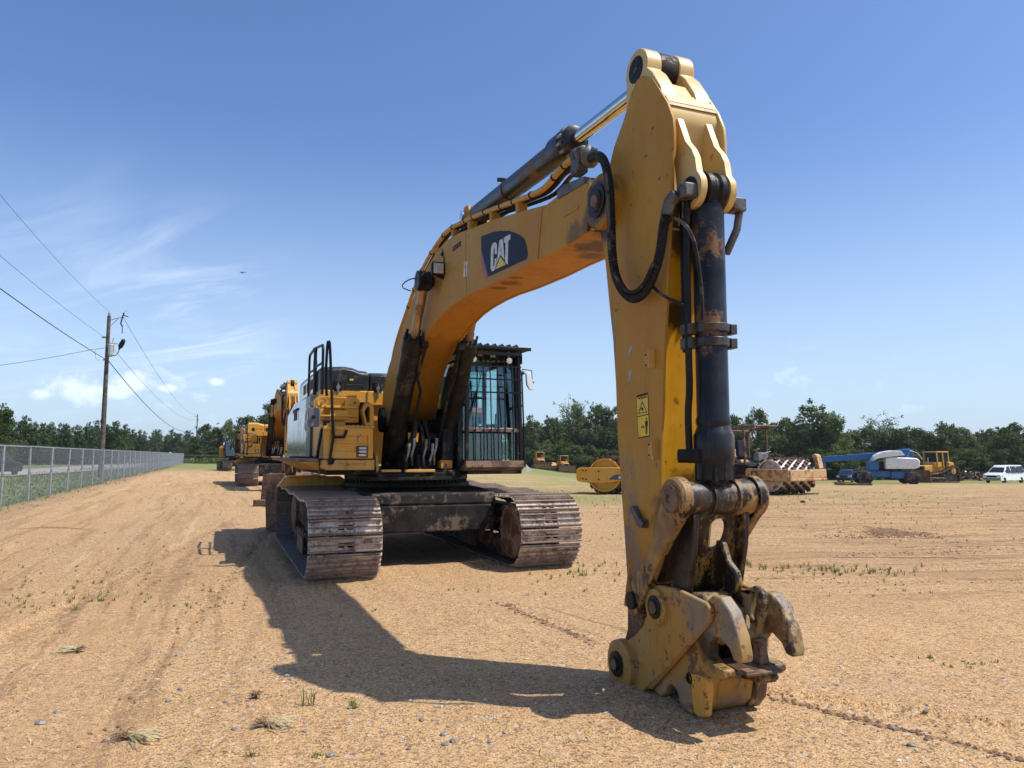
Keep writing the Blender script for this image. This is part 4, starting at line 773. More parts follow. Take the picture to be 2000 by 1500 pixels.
# ---- coupler
PL=[(7.80,.715),(7.86,.735),(8.05,.745),(8.35,.712),(8.385,.695),(8.392,.655),(8.375,.61),(8.15,.42),(7.92,.22),(7.66,.03),(7.60,-.005),(7.50,-.015),(7.38,.01),(7.31,.07),(7.29,.14),(7.31,.215),(7.37,.27),(7.453,.30),(7.58,.37),(7.68,.45),(7.725,.53),(7.735,.62),(7.755,.68)]
INNER=[(8.30,.66),(8.41,.745),(8.48,.748),(8.57,.68),(8.63,.56),(8.655,.46),(8.645,.42),(8.59,.425),(8.555,.48),(8.48,.52),(8.40,.50),(8.36,.455),(8.355,.39),(8.40,.355),(8.50,.345),(8.50,.300),(8.37,.27),(8.345,.22),(8.32,.10),(8.26,.03),(8.17,.005),(8.10,.005),(8.055,.04)]+[(7.985+.075*math.cos(R(a)),.045+.075*math.sin(R(a))) for a in (20,50,80,110,140,170)]+[(7.86,.01),(7.78,.03),(7.66,.02),(7.60,.03),(7.7,.2),(8.0,.5)]
INNER=[(p[0]-.05,.022+p[1]*(.975 if p[1]<.5 else .98)) for p in INNER]
for s in(1,-1):
    obj('coupler_side_plate',B().prism(PL,side,s*.222,s*.262),M('coupler_paint'),exc,.01)
    obj('coupler_hook_plate',B().prism(INNER,side,s*.135,s*.2215),M('hook_paint' if s>0 else 'coupler_claw'),exc,.012)
    b=B(); b.lathe(P(7.86,s*.262,.60),(0,-s,0),[(-.01,.115),(.022,.112),(.026,.10)],30); obj('coupler_boss',b,M('coupler_paint'),exc); b=B(); b.lathe(P(7.43,s*.262,.145),(0,-s,0),[(-.01,.165),(.04,.160),(.046,.145)],34); obj('coupler_boss',b,M('coupler_paint'),exc)
    b=B(); b.lathe(P(7.86,s*.288,.60),(0,-s,0),[(-.01,.072),(.006,.072),(.008,.05),(.014,.045),(.014,.01)],24); obj('coupler_pin',b,M('grease_black'),exc); b=B(); b.lathe(P(7.41,s*.308,.145),(0,-s,0),[(-.01,.085),(.012,.082),(.014,.05),(.028,.045),(.028,.01)],24); obj('coupler_pin',b,M('grease_black'),exc)
    b=B(); b.lathe(P(7.86,s*.296,.60),(0,-s,0),[(-.003,.040),(.010,.038),(.012,.0)],18); obj('pin_end',b,M('steel_rust'),exc); b=B(); b.lathe(P(7.41,s*.322,.145),(0,-s,0),[(-.003,.042),(.016,.036),(.018,.0)],18); obj('pin_end',b,M('steel_rust'),exc)
b=B(); b.prism([(8.30,.66),(8.37,.60),(7.74,.06),(7.66,.06)],side,.2225,.255); obj('coupler_rib',b,M('coupler_paint'),exc,.015)
b=B()
for k in range(3): b.lathe(P(8.16,.2625,.60),(0,-1,0),[(0,.085-.022*k),(.003+.001*k,.083-.022*k)],26)
obj('cast_mark',b,M('coupler_paint'),exc)
b=B(); b.lathe(P(8.13,.2215,.235),(0,-1,0),[(0,.035),(.008,.032),(.008,.018),(.002,.016)],16); obj('grease_port',b,M('grease_black'),exc)
b=B(); b.prism([(8.28,.26),(8.25,.12),(8.19,.06),(8.14,.05),(8.10,.06),(8.06,.20),(8.12,.26)],side,.13,-.13); b.prism([(8.06,.30),(8.30,.33),(8.30,.26),(8.06,.20)],side,.13,-.13); obj('coupler_cross_tube',b,M('coupler_paint'),exc,.012)
b=B(); b.prism([(8.12,.27),(8.295,.282),(8.315,.24),(8.285,.06),(8.21,.035),(8.16,.05),(8.14,.2)],side,.18,.2275); obj('coupler_lower_pad',b,M('yellow_worn'),exc,.012)
b=B(); b.prism([(8.26,.37),(8.53,.352),(8.53,.335),(8.26,.345)],side,.125,-.125); obj('lock_wedge',b,M('steel_rust'),exc,.004)
b=B(); b.prism([(8.28,.33),(8.48,.325),(8.50,.30),(8.47,.27),(8.28,.25)],side,-.02,-.125); obj('wedge_guide',b,M('coupler_dark'),exc,.008)
b=B(); bx(b,8.46,8.52,.06,.12,.352,.364); obj('wedge_shim',b,M('bucket_rust'),exc,.003)
b=B(); b.loft([[P(8.42,-.03,.50),P(8.42,-.11,.50),P(8.36,-.11,.50),P(8.36,-.03,.50)],[P(8.44,-.045,.45),P(8.44,-.095,.45),P(8.38,-.095,.45),P(8.38,-.045,.45)],[P(8.44,-.04,.36),P(8.44,-.11,.36),P(8.36,-.11,.36),P(8.36,-.04,.36)]]); obj('wedge_post',b,M('steel_rust'),exc,.006)
b=B(); b.prism([[(8.10,.74),(8.30,.76),(8.40,.80),(8.46,.76),(8.47,.70),(8.43,.60),(8.40,.52),(8.30,.48),(8.05,.50)],[(8.37,.75),(8.42,.73),(8.42,.66),(8.38,.60),(8.35,.62),(8.35,.71)][::-1]],side,-.05,-.10); obj('coupler_lift_eye',b,M('coupler_dark'),exc,.012)
b=B(); b.prism([(7.95,.70),(8.20,.735),(8.34,.62),(8.40,.50),(8.34,.47),(8.1,.5),(7.9,.45)],side,.17,-.17); obj('coupler_core',b,M('coupler_dark'),exc,.02)
b=B(); b.prism([(7.60,.10),(7.70,.06),(7.95,.28),(8.10,.42),(8.0,.5),(7.8,.35)],side,.2,-.2); obj('coupler_core',b,M('coupler_dark'),exc,.01)
# ---- hoses and valves in the gap between the lugs
b=B()
for (v,wv,dv) in((.26,2.02,-.12),(.18,2.00,-.05),(.0,1.98,.06),(-.10,2.03,.10)):
    b.tube(ctr([P(.9,v,1.45),P(1.10,v+dv*.3,1.75),P(1.12,v+dv,wv),P(.75,v+dv*.5,wv+.05),P(.4,v,2.0)],5),.024,8)
obj('hydraulic_hoses',b,M('rubber'),exc)
b=B()
for (v,z) in((.24,1.72),(.16,1.80),(-.02,1.78),(-.12,1.72),(-.18,1.80)): b.cyl(P(1.15,v,z),P(1.17,v+.01,z-.12),.028,.022,10); b.tube([P(1.17,v+.01,z-.12),P(1.18,v+.05,z-.25),P(1.10,v+.02,1.40)],.018,6)
obj('hose_fittings',b,M('grey_steel'),exc)
b=B(); bx(b,.55,.95,-.25,.35,1.34,1.62); bx(b,.6,1.0,-.1,.1,1.62,1.75); bx(b,1.0,1.1,-.20,-.05,1.80,1.88); obj('valve_block',b,M('mud_underbody'),exc,.02)
# drape: dirt wedge on track deck
# ============================================================ GROUND
TAB={}
def fbm(x,y,s,oct=4,seed=0):
    """cheap numpy value noise"""
    out=np.zeros_like(x); amp=1; tot=0
    for o in range(oct):
        tab=TAB.get(seed+o*17)
        if tab is None: tab=TAB[seed+o*17]=np.random.default_rng(seed+o*17).random((256,256))
        xs=x*s+31.7*o+500; ys=y*s+17.3*o+500; xi=np.floor(xs).astype(int); yi=np.floor(ys).astype(int); fx=xs-xi; fy=ys-yi; fx=fx*fx*(3-2*fx); fy=fy*fy*(3-2*fy)
        g=lambda a,b:tab[a%256,b%256]
        v=(g(xi,yi)*(1-fx)+g(xi+1,yi)*fx)*(1-fy)+(g(xi,yi+1)*(1-fx)+g(xi+1,yi+1)*fx)*fy
        out+=amp*(v-.5)*2; tot+=amp; amp*=.5; s*=2.03
    return out/tot
def micro(x,y):
    """ruts, tyre marks and lumps of the sand, metres"""
    near=1/(1+np.maximum(0,np.hypot(x,y)-12)*.06)
    z=.020*fbm(x,y,.55,4,3)+.010*fbm(x,y,3.1,3,9)*near+.0055*fbm(x,y,9,2,21)*near
    # drag lines running with the row of machines (left) and across (right)
    u=x*.93+y*.37; l=sst(.5,-3.5,x); z+=l*.028*fbm(u,(y*.93-x*.37)*.07,2.4,4,40)
    v=y*.99-x*.10; r=sst(1.5,5,x)*sst(7,12,y); z+=r*.055*fbm(x*.10,v,2.6,4,60)
    # cleated track marks
    def mark(x0,y0,x1,y1,w,dep,pitch):
        d=np.array([x1-x0,y1-y0]); L=np.hypot(*d); d/=L; s=(x-x0)*d[0]+(y-y0)*d[1]; t=-(x-x0)*d[1]+(y-y0)*d[0]
        m=np.exp(-(t/w)**2)*((s>0)&(s<L)); cle=(np.sin(s*2*PI/pitch+np.sign(t)*.8)>.1)
        return -m*dep*(.35+.65*cle)+.4*dep*np.exp(-((np.abs(t)-w*1.6)/(w*.5))**2)*((s>0)&(s<L))
    z+=mark(1.55,5.1,4.6,3.55,.05,.045,.11)+mark(2.55,3.6,5.0,5.2,.05,.03,.12)+mark(.0,8.0,1.0,6.0,.05,.02,.12)+mark(-.4,7.7,.35,6.1,.05,.016,.12)+mark(-5.6,18,-2.1,3.5,.07,.018,.5)+mark(-7.2,20,-3.6,3.5,.10,.032,.6)
    # the scraped hole and spoil at right
    z+=-.10*np.exp(-(((x-6.9)/1.3)**2+((y-14.4)/.35)**2))+.10*np.exp(-(((x-7.3)/1.1)**2+((y-15.1)/.3)**2))*(1+.8*fbm(x,y,3,2,5))
    z+=.03*np.exp(-(((x+9.6)/.9)**2+((y-15.9)/.14)**2))
    for (cx,cy,r,hh) in((1.12,4.72,.33,.026),(.80,5.12,.22,.030),(1.40,4.62,.20,.015),(.75,4.75,.16,.03)): z+=hh*np.exp(-(((x-cx)**2+(y-cy)**2)/r**2))*(1+.55*fbm(x,y,7,3,77))
    # sand pushed up along the tracks
    sA,cA=math.sin(R(21.5)),math.cos(R(21.5)); lu=(x+1.72)*sA-(y-12.19)*cA; lv=-(x+1.72)*cA-(y-12.19)*sA
    for vc in(1.38,-1.38): z+=.035*np.exp(-((np.abs(lv-vc)-.56)/.10)**2)*sst(2.6,2.1,np.abs(lu))*(1+.6*fbm(x,y,4,3,31)); z+=.03*np.exp(-((np.abs(lu)-2.35)/.14)**2)*sst(.62,.4,np.abs(lv-vc))*(1+.6*fbm(x,y,5,3,33))
    # berm at the fence foot
    z+=.10*np.exp(-((x-fenceline(y)-.25)/.45)**2)*(1+.5*fbm(x,y,1.3,2,8))*sst(0,8,y)
    return z
def cum(a): return np.array(a)
ys=[2.0]; 
while ys[-1]<760: ys.append(ys[-1]+max(.030,(ys[-1]-1.0)*.0088))
xs=[0.]
while xs[-1]<640: xs.append(xs[-1]+max(.034,(xs[-1]-2.0)*.0125))
xs=np.array([-v for v in xs[:0:-1]]+xs); ys=np.array([-400,-150,-60,-25,-10,-4,-1,.6,1.4]+ys)
ysA=ys; GX,GY=np.meshgrid(xs,ys); 
def ground_z(x,y): return H0(x,y)+micro(x,y)*1.0
GZ=ground_z(GX,GY); 
# the body of the coupler and the tracks press slightly into the sand
nv=GX.size; me=bpy.data.meshes.new('ground'); ny_,nx_=GX.shape
me.vertices.add(nv); me.vertices.foreach_set('co',np.stack([GX,GY,GZ],-1).astype(np.float32).ravel())
ii=(np.arange(ny_-1)[:,None]*nx_+np.arange(nx_-1)[None,:]).ravel(); q=np.stack([ii,ii+1,ii+nx_+1,ii+nx_],-1)
me.loops.add(q.size); me.loops.foreach_set('vertex_index',q.ravel().astype(np.int32)); me.polygons.add(len(q)); me.polygons.foreach_set('loop_start',np.arange(0,q.size,4,dtype=np.int32)); me.polygons.foreach_set('loop_total',np.full(len(q),4,dtype=np.int32))
me.polygons.foreach_set('use_smooth',[True]*len(q)); me.update(); me.validate()
m,t,b=newmat('sand_ground'); c=co(t); X,Y,Z=t.sep(c)
c2=t.comb(X,Y,0)
n0=t.noise(c2,.22,6,.6); n1=t.noise(c2,1.1,6,.62); n2=t.noise(c2,9,6,.7); g1=t.noise(c2,95,3,.8); g2=t.noise(c2,38,4,.75)
sand=t.mix(t.ramp(n1,.3,.7),(.545,.30,.118),(.635,.375,.165))
sand=t.mix(t.ramp(n0,.45,.68),sand,(.54,.315,.15))
sand=t.mix(t.ramp(n2,.52,.8),sand,(.40,.235,.115))
sand=t.mix(t.math('MULTIPLY',t.ramp(g1,.50,.60),.70),sand,(.72,.53,.31))
sand=t.mix(t.math('MULTIPLY',t.ramp(g1,.48,.38,0,1),.85),sand,(.17,.10,.055))
sand=t.mix(t.math('MULTIPLY',t.ramp(g2,.55,.64),.6),sand,(.24,.15,.085))
g3=t.noise(c2,17,5,.8); sand=t.mix(t.math('MULTIPLY',t.ramp(g3,.49,.40,0,1),t.ramp(Y,4,14,.25,.75)),sand,(.20,.12,.065)); sand=t.mix(t.math('MULTIPLY',t.ramp(g3,.54,.64),t.ramp(Y,4,14,.15,.5)),sand,(.66,.48,.28))
def vor(vec,sc):
    v=t.node('ShaderNodeTexVoronoi'); t.put(v.inputs['Vector'],vec); v.inputs['Scale'].default_value=sc; return v.outputs['Color'],v.outputs['Distance']
va_,vd_=vor(c2,105); vb_,_=vor(c2,42); ra_=t.sep(va_)[0]; rb_=t.sep(vb_)[0]
sand=t.mix(t.math('MULTIPLY',t.ramp(ra_,.84,.99),.50),sand,(.76,.55,.32)); sand=t.mix(t.math('MULTIPLY',t.ramp(ra_,.26,.03),.85),sand,(.16,.095,.05)); sand=t.mix(t.math('MULTIPLY',t.ramp(rb_,.16,.02),.55),sand,(.15,.095,.06)); sand=t.mix(t.math('MULTIPLY',t.ramp(rb_,.90,.99),.45),sand,(.66,.55,.42))
# gravelly grey patches
gm=t.ramp(t.noise(c2,.6,4,.6),.60,.70); gg=t.ramp(t.noise(c2,30,3,.7),.5,.62)
sand=t.mix(t.math('MULTIPLY',t.math('MULTIPLY',gm,gg),.6),sand,(.40,.36,.31))
# drag streaks: right field and left lane
def streaky(U,V,along,across,th,w_):
    n=t.noise(t.comb(t.math('MULTIPLY',U,along),V,0),across,8,.78); return t.ramp(n,th,th+w_)
V1=t.math('SUBTRACT',Y,t.math('MULTIPLY',X,.10)); V1=t.math('ADD',V1,t.math('MULTIPLY',n0,.6)); rm=t.math('MULTIPLY',t.ramp(X,.8,4),t.ramp(Y,6.5,10.5))
brk=t.ramp(t.noise(c2,7,5,.75),.38,.56)
sand=t.mix(t.math('MULTIPLY',t.math('MULTIPLY',streaky(X,V1,.09,3.4,.505,.05),t.math('MULTIPLY',rm,brk)),.85),sand,(.20,.115,.06))
sand=t.mix(t.math('MULTIPLY',t.math('MULTIPLY',streaky(X,V1,.12,1.2,.47,.10),rm),.55),sand,(.33,.195,.10))
sand=t.mix(t.math('MULTIPLY',t.math('MULTIPLY',streaky(X,V1,.07,2.3,.58,.06),rm),.45),sand,(.66,.48,.29))
ul=t.math('ADD',t.math('MULTIPLY',X,.93),t.math('MULTIPLY',Y,.37)); vl=t.math('SUBTRACT',t.math('MULTIPLY',Y,.93),t.math('MULTIPLY',X,.37)); ul=t.math('ADD',ul,t.math('MULTIPLY',n0,.5))
lm=t.ramp(X,.5,-3.0)
sand=t.mix(t.math('MULTIPLY',t.math('MULTIPLY',streaky(vl,ul,.05,2.6,.515,.05),t.math('MULTIPLY',lm,brk)),.70),sand,(.25,.145,.075))
sand=t.mix(t.math('MULTIPLY',t.math('MULTIPLY',streaky(vl,ul,.04,.9,.50,.12),lm),.5),sand,(.40,.24,.12))
sand=t.mix(t.math('MULTIPLY',t.math('MULTIPLY',streaky(vl,ul,.05,1.7,.57,.06),lm),.4),sand,(.64,.46,.27))
wobs=t.noise(c2,2.6,6,.75)
for (sx_,sy_,rx_,ry_,cc_) in((7.0,14.45,1.35,.26,(.13,.075,.045)),(7.6,14.9,.9,.22,(.17,.10,.06)),(-9.6,15.85,1.15,.13,(.27,.12,.06)),(15.5,21.0,2.2,.16,(.16,.095,.055)),(11.2,13.6,1.6,.10,(.15,.09,.05)),(5.6,11.4,1.6,.07,(.17,.10,.06))):
    q=t.vmath('LENGTH',t.vmath('MULTIPLY',t.vmath('SUBTRACT',c2,(sx_,sy_,0)),(1/rx_,1/ry_,1))); q=t.math('ADD',q,t.math('MULTIPLY',t.math('SUBTRACT',wobs,.5),1.9)); sand=t.mix(t.math('MULTIPLY',t.ramp(q,.45,1.0,1,0),.8),sand,cc_)
def trail(x0,y0,x1,y1,w_,st_):
    dx_,dy_=x1-x0,y1-y0; L_=math.hypot(dx_,dy_); dx_/=L_; dy_/=L_; q=t.vmath('SUBTRACT',c2,(x0,y0,0)); s_=t.vmath('DOT_PRODUCT',q,(dx_,dy_,0)); d_=t.math('ABSOLUTE',t.vmath('DOT_PRODUCT',q,(-dy_,dx_,0)))
    d_=t.math('ADD',d_,t.math('MULTIPLY',t.math('SUBTRACT',n2,.5),w_*2.2)); m_=t.math('MULTIPLY',t.ramp(d_,w_*.35,w_,1,0),t.math('MULTIPLY',t.ramp(s_,0,.3),t.ramp(s_,L_-.3,L_,1,0))); return t.math('MULTIPLY',t.math('MULTIPLY',m_,t.ramp(g2,.36,.56)),st_)
for a_ in((1.62,4.95,3.3,3.3,.045,.8),(2.4,3.5,4.6,5.3,.04,.55),(-.15,8.1,.75,6.2,.05,.7),(.25,8.0,1.15,6.6,.04,.6),(-5.6,18,-2.1,3.5,.05,.2),(-7.2,20,-3.6,3.5,.09,.3),(-4.4,16,-1.5,3.4,.05,.25)): sand=t.mix(trail(*a_),sand,(.17,.10,.055))
# straw and grass: grows in with distance and in patches
straw=t.ramp(t.noise(t.comb(t.math('MULTIPLY',X,.6),Y,0),1.6,7,.75),.5,.66)
sm=t.math('MULTIPLY',straw,t.ramp(Y,12,34,0,.6)); sand=t.mix(sm,sand,(.30,.235,.095))
gp=t.noise(t.comb(t.math('MULTIPLY',X,.5),Y,0),.30,5,.62)
band=t.math('MULTIPLY',t.ramp(Y,21,26),t.ramp(X,-9,-2)); band=t.math('MULTIPLY',band,t.ramp(X,17,5,.25,1))
band=t.math('MULTIPLY',band,t.ramp(gp,.36,.55)); far=t.math('MULTIPLY',t.ramp(Y,62,90),.95); gm2=t.math('MAXIMUM',t.math('MULTIPLY',band,.8),t.math('MULTIPLY',far,t.ramp(gp,.30,.46)))
patch=t.math('MULTIPLY',t.ramp(t.noise(c2,.5,6,.7),.60,.70),t.ramp(t.noise(c2,14,4,.7),.45,.6)); gm2=t.math('MAXIMUM',gm2,t.math('MULTIPLY',patch,.28))
grass=t.mix(t.ramp(t.noise(c2,3.2,5,.7),.35,.65),(.16,.19,.055),(.34,.28,.12)); grass=t.mix(t.math('MULTIPLY',t.ramp(Y,60,95),.7),grass,(.16,.19,.06))
col=t.mix(gm2,sand,grass)
# verge beyond the fence
fx=t.math('ADD',t.math('ADD',X,t.math('MULTIPLY',Y,.394)),6.2); wob=t.math('MULTIPLY',t.math('SUBTRACT',t.noise(c2,.9,6,.7),.5),1.2)
fm=t.ramp(t.math('ADD',fx,wob),.55,-.25)
vg=t.mix(t.ramp(t.noise(c2,2.0,6,.7),.35,.65),(.10,.14,.045),(.20,.21,.085))
foot=t.math('MULTIPLY',t.ramp(t.math('ADD',fx,wob),1.5,.2),t.ramp(t.math('ADD',fx,wob),-.6,.3)); col=t.mix(t.math('MULTIPLY',foot,.6),col,(.20,.145,.095))
col=t.mix(fm,col,vg)
endm=t.math('MULTIPLY',t.ramp(Y,128,140),t.ramp(X,30,-5)); col=t.mix(endm,col,(.12,.15,.05))
t.put(b.inputs['Base Color'],col); b.inputs['Roughness'].default_value=.95; b.inputs['Specular IOR Level'].default_value=.15
fade=t.ramp(Y,8,70,1,.25)
h=t.math('ADD',t.math('MULTIPLY',ra_,.30),t.math('ADD',t.math('MULTIPLY',g2,.55),t.math('MULTIPLY',n2,1.3))); bn=t.node('ShaderNodeBump'); bn.inputs['Distance'].default_value=.035; t.put(bn.inputs['Strength'],t.math('MULTIPLY',fade,.75)); t.put(bn.inputs['Height'],h); t.put(b.inputs['Normal'],bn.outputs[0])
me.materials.append(m); g=bpy.data.objects.new('ground',me); COL.objects.link(g); g['kind']='structure'
def gz(x,y):
    i=int(np.searchsorted(xs,x))-1; j=int(np.searchsorted(ysA,y))-1; i=min(max(i,0),len(xs)-2); j=min(max(j,0),len(ysA)-2)
    fx_=(x-xs[i])/(xs[i+1]-xs[i]); fy_=(y-ysA[j])/(ysA[j+1]-ysA[j]); return float((GZ[j,i]*(1-fx_)+GZ[j,i+1]*fx_)*(1-fy_)+(GZ[j+1,i]*(1-fx_)+GZ[j+1,i+1]*fx_)*fy_)

# road beyond the fence
road=[(-20,-40),(-29,10),(-33,35),(-36.5,55),(-40.5,73),(-46,92),(-60,131),(-86,200),(-112,280),(-150,370),(-210,500)]
b=B(); L_=[];
for i,(x,y) in enumerate(road):
    a_=Vector(road[max(i-1,0)]);c_=Vector(road[min(i+1,len(road)-1)]); dd=(c_-a_).normalized(); n=Vector((-dd.y,dd.x)); w_=9.5
    L_.append((Vector((x,y)),Vector((x,y))+n*w_))
rs=[[b.bm.verts.new((p.x,p.y,hv(p.x,p.y)+.06)) for p in (q0,q0.lerp(q1,.04),q0.lerp(q1,.96),q1)] for q0,q1 in L_]
for i in range(len(rs)-1):
    for k in range(3): b.face([rs[i][k],rs[i][k+1],rs[i+1][k+1],rs[i+1][k]])
simple('asphalt_old',(.40,.36,.33),.9,0,.2,1.5,(.30,.26,.23),.4,.4,.3)
struct('road',mesh('road',b,M('asphalt_old')))
simple('road_paint',(.6,.58,.5),.7,0,.15,2)
# ============================================================ pebbles, grass
def rock_obj():
    n=3400; V=[];Fc=[]; base=[(1,0,0),(-.9,.1,0),(.1,1,0),(0,-.95,.1),(.1,.1,.75),(0,0,-.5)]; tri=[(0,2,4),(2,1,4),(1,3,4),(3,0,4),(2,0,5),(1,2,5),(3,1,5),(0,3,5)]
    for i in range(n):
        r=random.random()
        if r<.35: y=random.uniform(3.3,6.2); x=random.uniform(-.75,.75)*y
        elif r<.55: x,y=random.gauss(-.6,.7),random.gauss(4.7,.45)
        elif r<.62: x,y=random.gauss(-1.75,.2),random.gauss(5.6,.25)
        elif r<.8: x,y=random.gauss(2.6,.9),random.gauss(4.3,.5)
        else: y=random.uniform(5,15); x=random.uniform(-.7,.7)*y
        if y<3: continue
        s=.004+.011*random.random()**3.2; a=random.random()*6.28; ca,sa=math.cos(a),math.sin(a); k=len(V); z=gz(x,y)
        sx,sy,sz=s*random.uniform(.8,1.5),s*random.uniform(.6,1.1),s*random.uniform(.5,.9)
        for p in base:
            px=p[0]*sx*random.uniform(.75,1.2);py=p[1]*sy*random.uniform(.75,1.2); V.append((x+px*ca-py*sa,y+px*sa+py*ca,z+p[2]*sz*random.uniform(.8,1.2)+sz*.2))
        Fc+=[(k+a_,k+b_,k+c_) for a_,b_,c_ in tri]
    me=bpy.data.meshes.new('gravel'); me.from_pydata(V,[],Fc); return me
m,t,b=newmat('gravel'); oi=t.node('ShaderNodeNewGeometry').outputs['Random Per Island']; cr=t.node('ShaderNodeValToRGB'); t.link(oi,cr.inputs[0]); e=cr.color_ramp.elements; e[0].color=(.11,.10,.095,1); e[1].color=(.62,.58,.54,1)
for p_,c_ in((.3,(.22,.19,.17,1)),(.55,(.36,.27,.19,1)),(.8,(.44,.40,.37,1))): x_=e.new(p_); x_.color=c_
t.put(b.inputs['Base Color'],cr.outputs[0]); b.inputs['Roughness'].default_value=.85
rk=rock_obj(); rk.materials.append(m); tag(obj('gravel',rk,kind='stuff'),'small grey and brown pebbles strewn over the sand in front of the excavator','gravel')
V=[];Fc=[]; base=[(1,0,0),(-.9,.1,0),(.1,1,0),(0,-.95,.1),(.1,.1,.8),(0,0,-.5)]; tri=[(0,2,4),(2,1,4),(1,3,4),(3,0,4),(2,0,5),(1,2,5),(3,1,5),(0,3,5)]
for (x0,y0,x1,y1,n,w_) in((1.62,4.95,3.3,3.3,260,.035),(2.4,3.5,4.6,5.3,170,.05),(-.15,8.1,.75,6.2,120,.05),(6.0,14.5,8.4,14.9,380,.16),(2,9.5,9,9.0,160,.12),(-5.6,18,-2.1,3.5,160,.08),(5,11.6,11,13.4,200,.12)):
    for _ in range(n):
        f=random.random(); x=x0+(x1-x0)*f+random.gauss(0,w_); y=y0+(y1-y0)*f+random.gauss(0,w_); s=random.uniform(.005,.017)*(1+.03*y); k=len(V); z=gz(x,y)
        for p in base: V.append((x+p[0]*s*random.uniform(.7,1.3),y+p[1]*s*random.uniform(.7,1.3),z+p[2]*s*.7+s*.2))
        Fc+=[(k+a_,k+b_,k+c_) for a_,b_,c_ in tri]
me=bpy.data.meshes.new('dirt_clods'); me.from_pydata(V,[],Fc); simple('clod_brown',(.20,.12,.07),.95,0,.4,30); me.materials.append(M('clod_brown')); tag(obj('dirt_clods',me,kind='stuff'),'loose brown clods of sand along the tyre marks','dirt')
simple('stone_grey',(.23,.215,.20),.85,0,.4,45,(.42,.37,.32),.25,20,.7)
stones=[(80,1415,.028),(110,1393,.016),(352,1348,.018),(330,1368,.017),(562,1322,.022),(570,1330,.016),(345,1283,.015),(455,1428,.016),(648,1475,.022),(596,1428,.014),(868,1436,.02),(885,1448,.022),(1745,1424,.02),(1810,1391,.018),(1780,1457,.02),(958,1446,.016),(823,1407,.018),(870,1455,.018)]
def px2ground(px,py):
    th=math.atan(139/1450); yy=(750-py)/1450; d=Vector(((px-1000)/1450,math.cos(th)-yy*math.sin(th),math.sin(th)+yy*math.cos(th))); s=-1.55/d.z; return d.x*s,d.y*s
SP=[px2ground(a,b) for a,b,_ in stones]; SP=[(round(x,2),round(y,2)) for x,y in SP]
for i,((x,y),(_,_,s)) in enumerate(zip(SP,stones)):
    b=B(); bmesh.ops.create_icosphere(b.bm,subdivisions=2,radius=1)
    for v in b.bm.verts: v.co*=1+.30*mnoise.noise(v.co*1.5+Vector((i*7,0,0))); v.co=Vector((v.co.x*s*1.25,v.co.y*s*.85,v.co.z*s*.6))
    o=obj('stone',b,M('stone_grey'),smooth=25); o.location=(x,y,gz(x,y)+s*.25); o.rotation_euler=(0,0,i*1.3)
    tag(o,'small pale grey stone lying loose on the sand near the camera','stone','loose grey stones in the foreground sand')
# grass materials
def leafmat(name,c0,c1,trans=.35):
    m,t,b=newmat(name); r=t.node('ShaderNodeNewGeometry').outputs['Random Per Island']; col=t.mix(r,c0,c1); orn=t.node('ShaderNodeObjectInfo').outputs['Random']
    col=t.mix(t.math('MULTIPLY',orn,.5),col,tuple(x*.62 for x in c1)); n=t.noise(co(t),.9,4,.6); col=t.mix(t.ramp(n,.4,.7,0,.45),col,tuple(x*.5 for x in c0))
    t.put(b.inputs['Base Color'],col); b.inputs['Roughness'].default_value=.6; b.inputs['Specular IOR Level'].default_value=.25
    tr=t.node('ShaderNodeBsdfTranslucent'); t.put(tr.inputs[0],t.mix(.5,col,(.16,.22,.03) if c1[0]<c1[1] else c1)); ms=t.node('ShaderNodeMixShader'); ms.inputs[0].default_value=trans; t.link(b.outputs[0],ms.inputs[1]); t.link(tr.outputs[0],ms.inputs[2]); t.link(ms.outputs[0],t.n['Material Output'].inputs[0]); return m
leafmat('grass_green',(.10,.16,.035),(.22,.26,.07)); leafmat('grass_dry',(.42,.34,.17),(.62,.54,.30),.2); leafmat('grass_root',(.12,.075,.04),(.22,.14,.08),.1)
leafmat('leaf_dark',(.040,.064,.017),(.088,.118,.028),.32); leafmat('leaf_mid',(.055,.088,.021),(.125,.16,.038),.32); leafmat('leaf_light',(.085,.125,.03),(.17,.205,.055),.36); leafmat('pine_needle',(.030,.058,.015),(.075,.115,.027),.22)
def blades(me_name,tufts,mat):
    """tufts: (x,y,z,height,spread,count,droop)"""
    V=[];Fc=[]
    for (x,y,z,h,sp,n,dr) in tufts:
        for i in range(n):
            a=random.random()*6.28; l=h*random.uniform(.5,1.1); lean=random.uniform(.05,1)*sp; w_=.0035+.0015*random.random() if h<.3 else .006
            if y>18: w_*=1+(y-18)*.06
            ox,oy=math.cos(a)*.02*random.random(),math.sin(a)*.02*random.random(); dx,dy=math.cos(a),math.sin(a); k=len(V)
            p=[(0,0),(lean*l*.45,l*.6*(1-dr*.5)),(lean*l*1.1,l*(1-dr))]
            for j,(q,zz) in enumerate(p):
                ww=w_*(1-j*.42)
                V.append((x+ox+dx*q-dy*ww,y+oy+dy*q+dx*ww,z+zz)); V.append((x+ox+dx*q+dy*ww,y+oy+dy*q-dx*ww,z+zz))
            Fc+=[(k,k+1,k+3,k+2),(k+2,k+3,k+5,k+4)]
    me=bpy.data.meshes.new(me_name); me.from_pydata(V,[],Fc); me.materials.append(M(mat)); return me
T=[]
def add_patch(cx,cy,sx,sy,n,h,cnt=7,sp=.7,dr=.2):
    for _ in range(n):
        x,y=random.gauss(cx,sx),random.gauss(cy,sy)
        if y>3.0: T.append((x,y,gz(x,y)-.004,h*random.uniform(.5,1.3),sp,random.randint(cnt-3,cnt+3),dr))
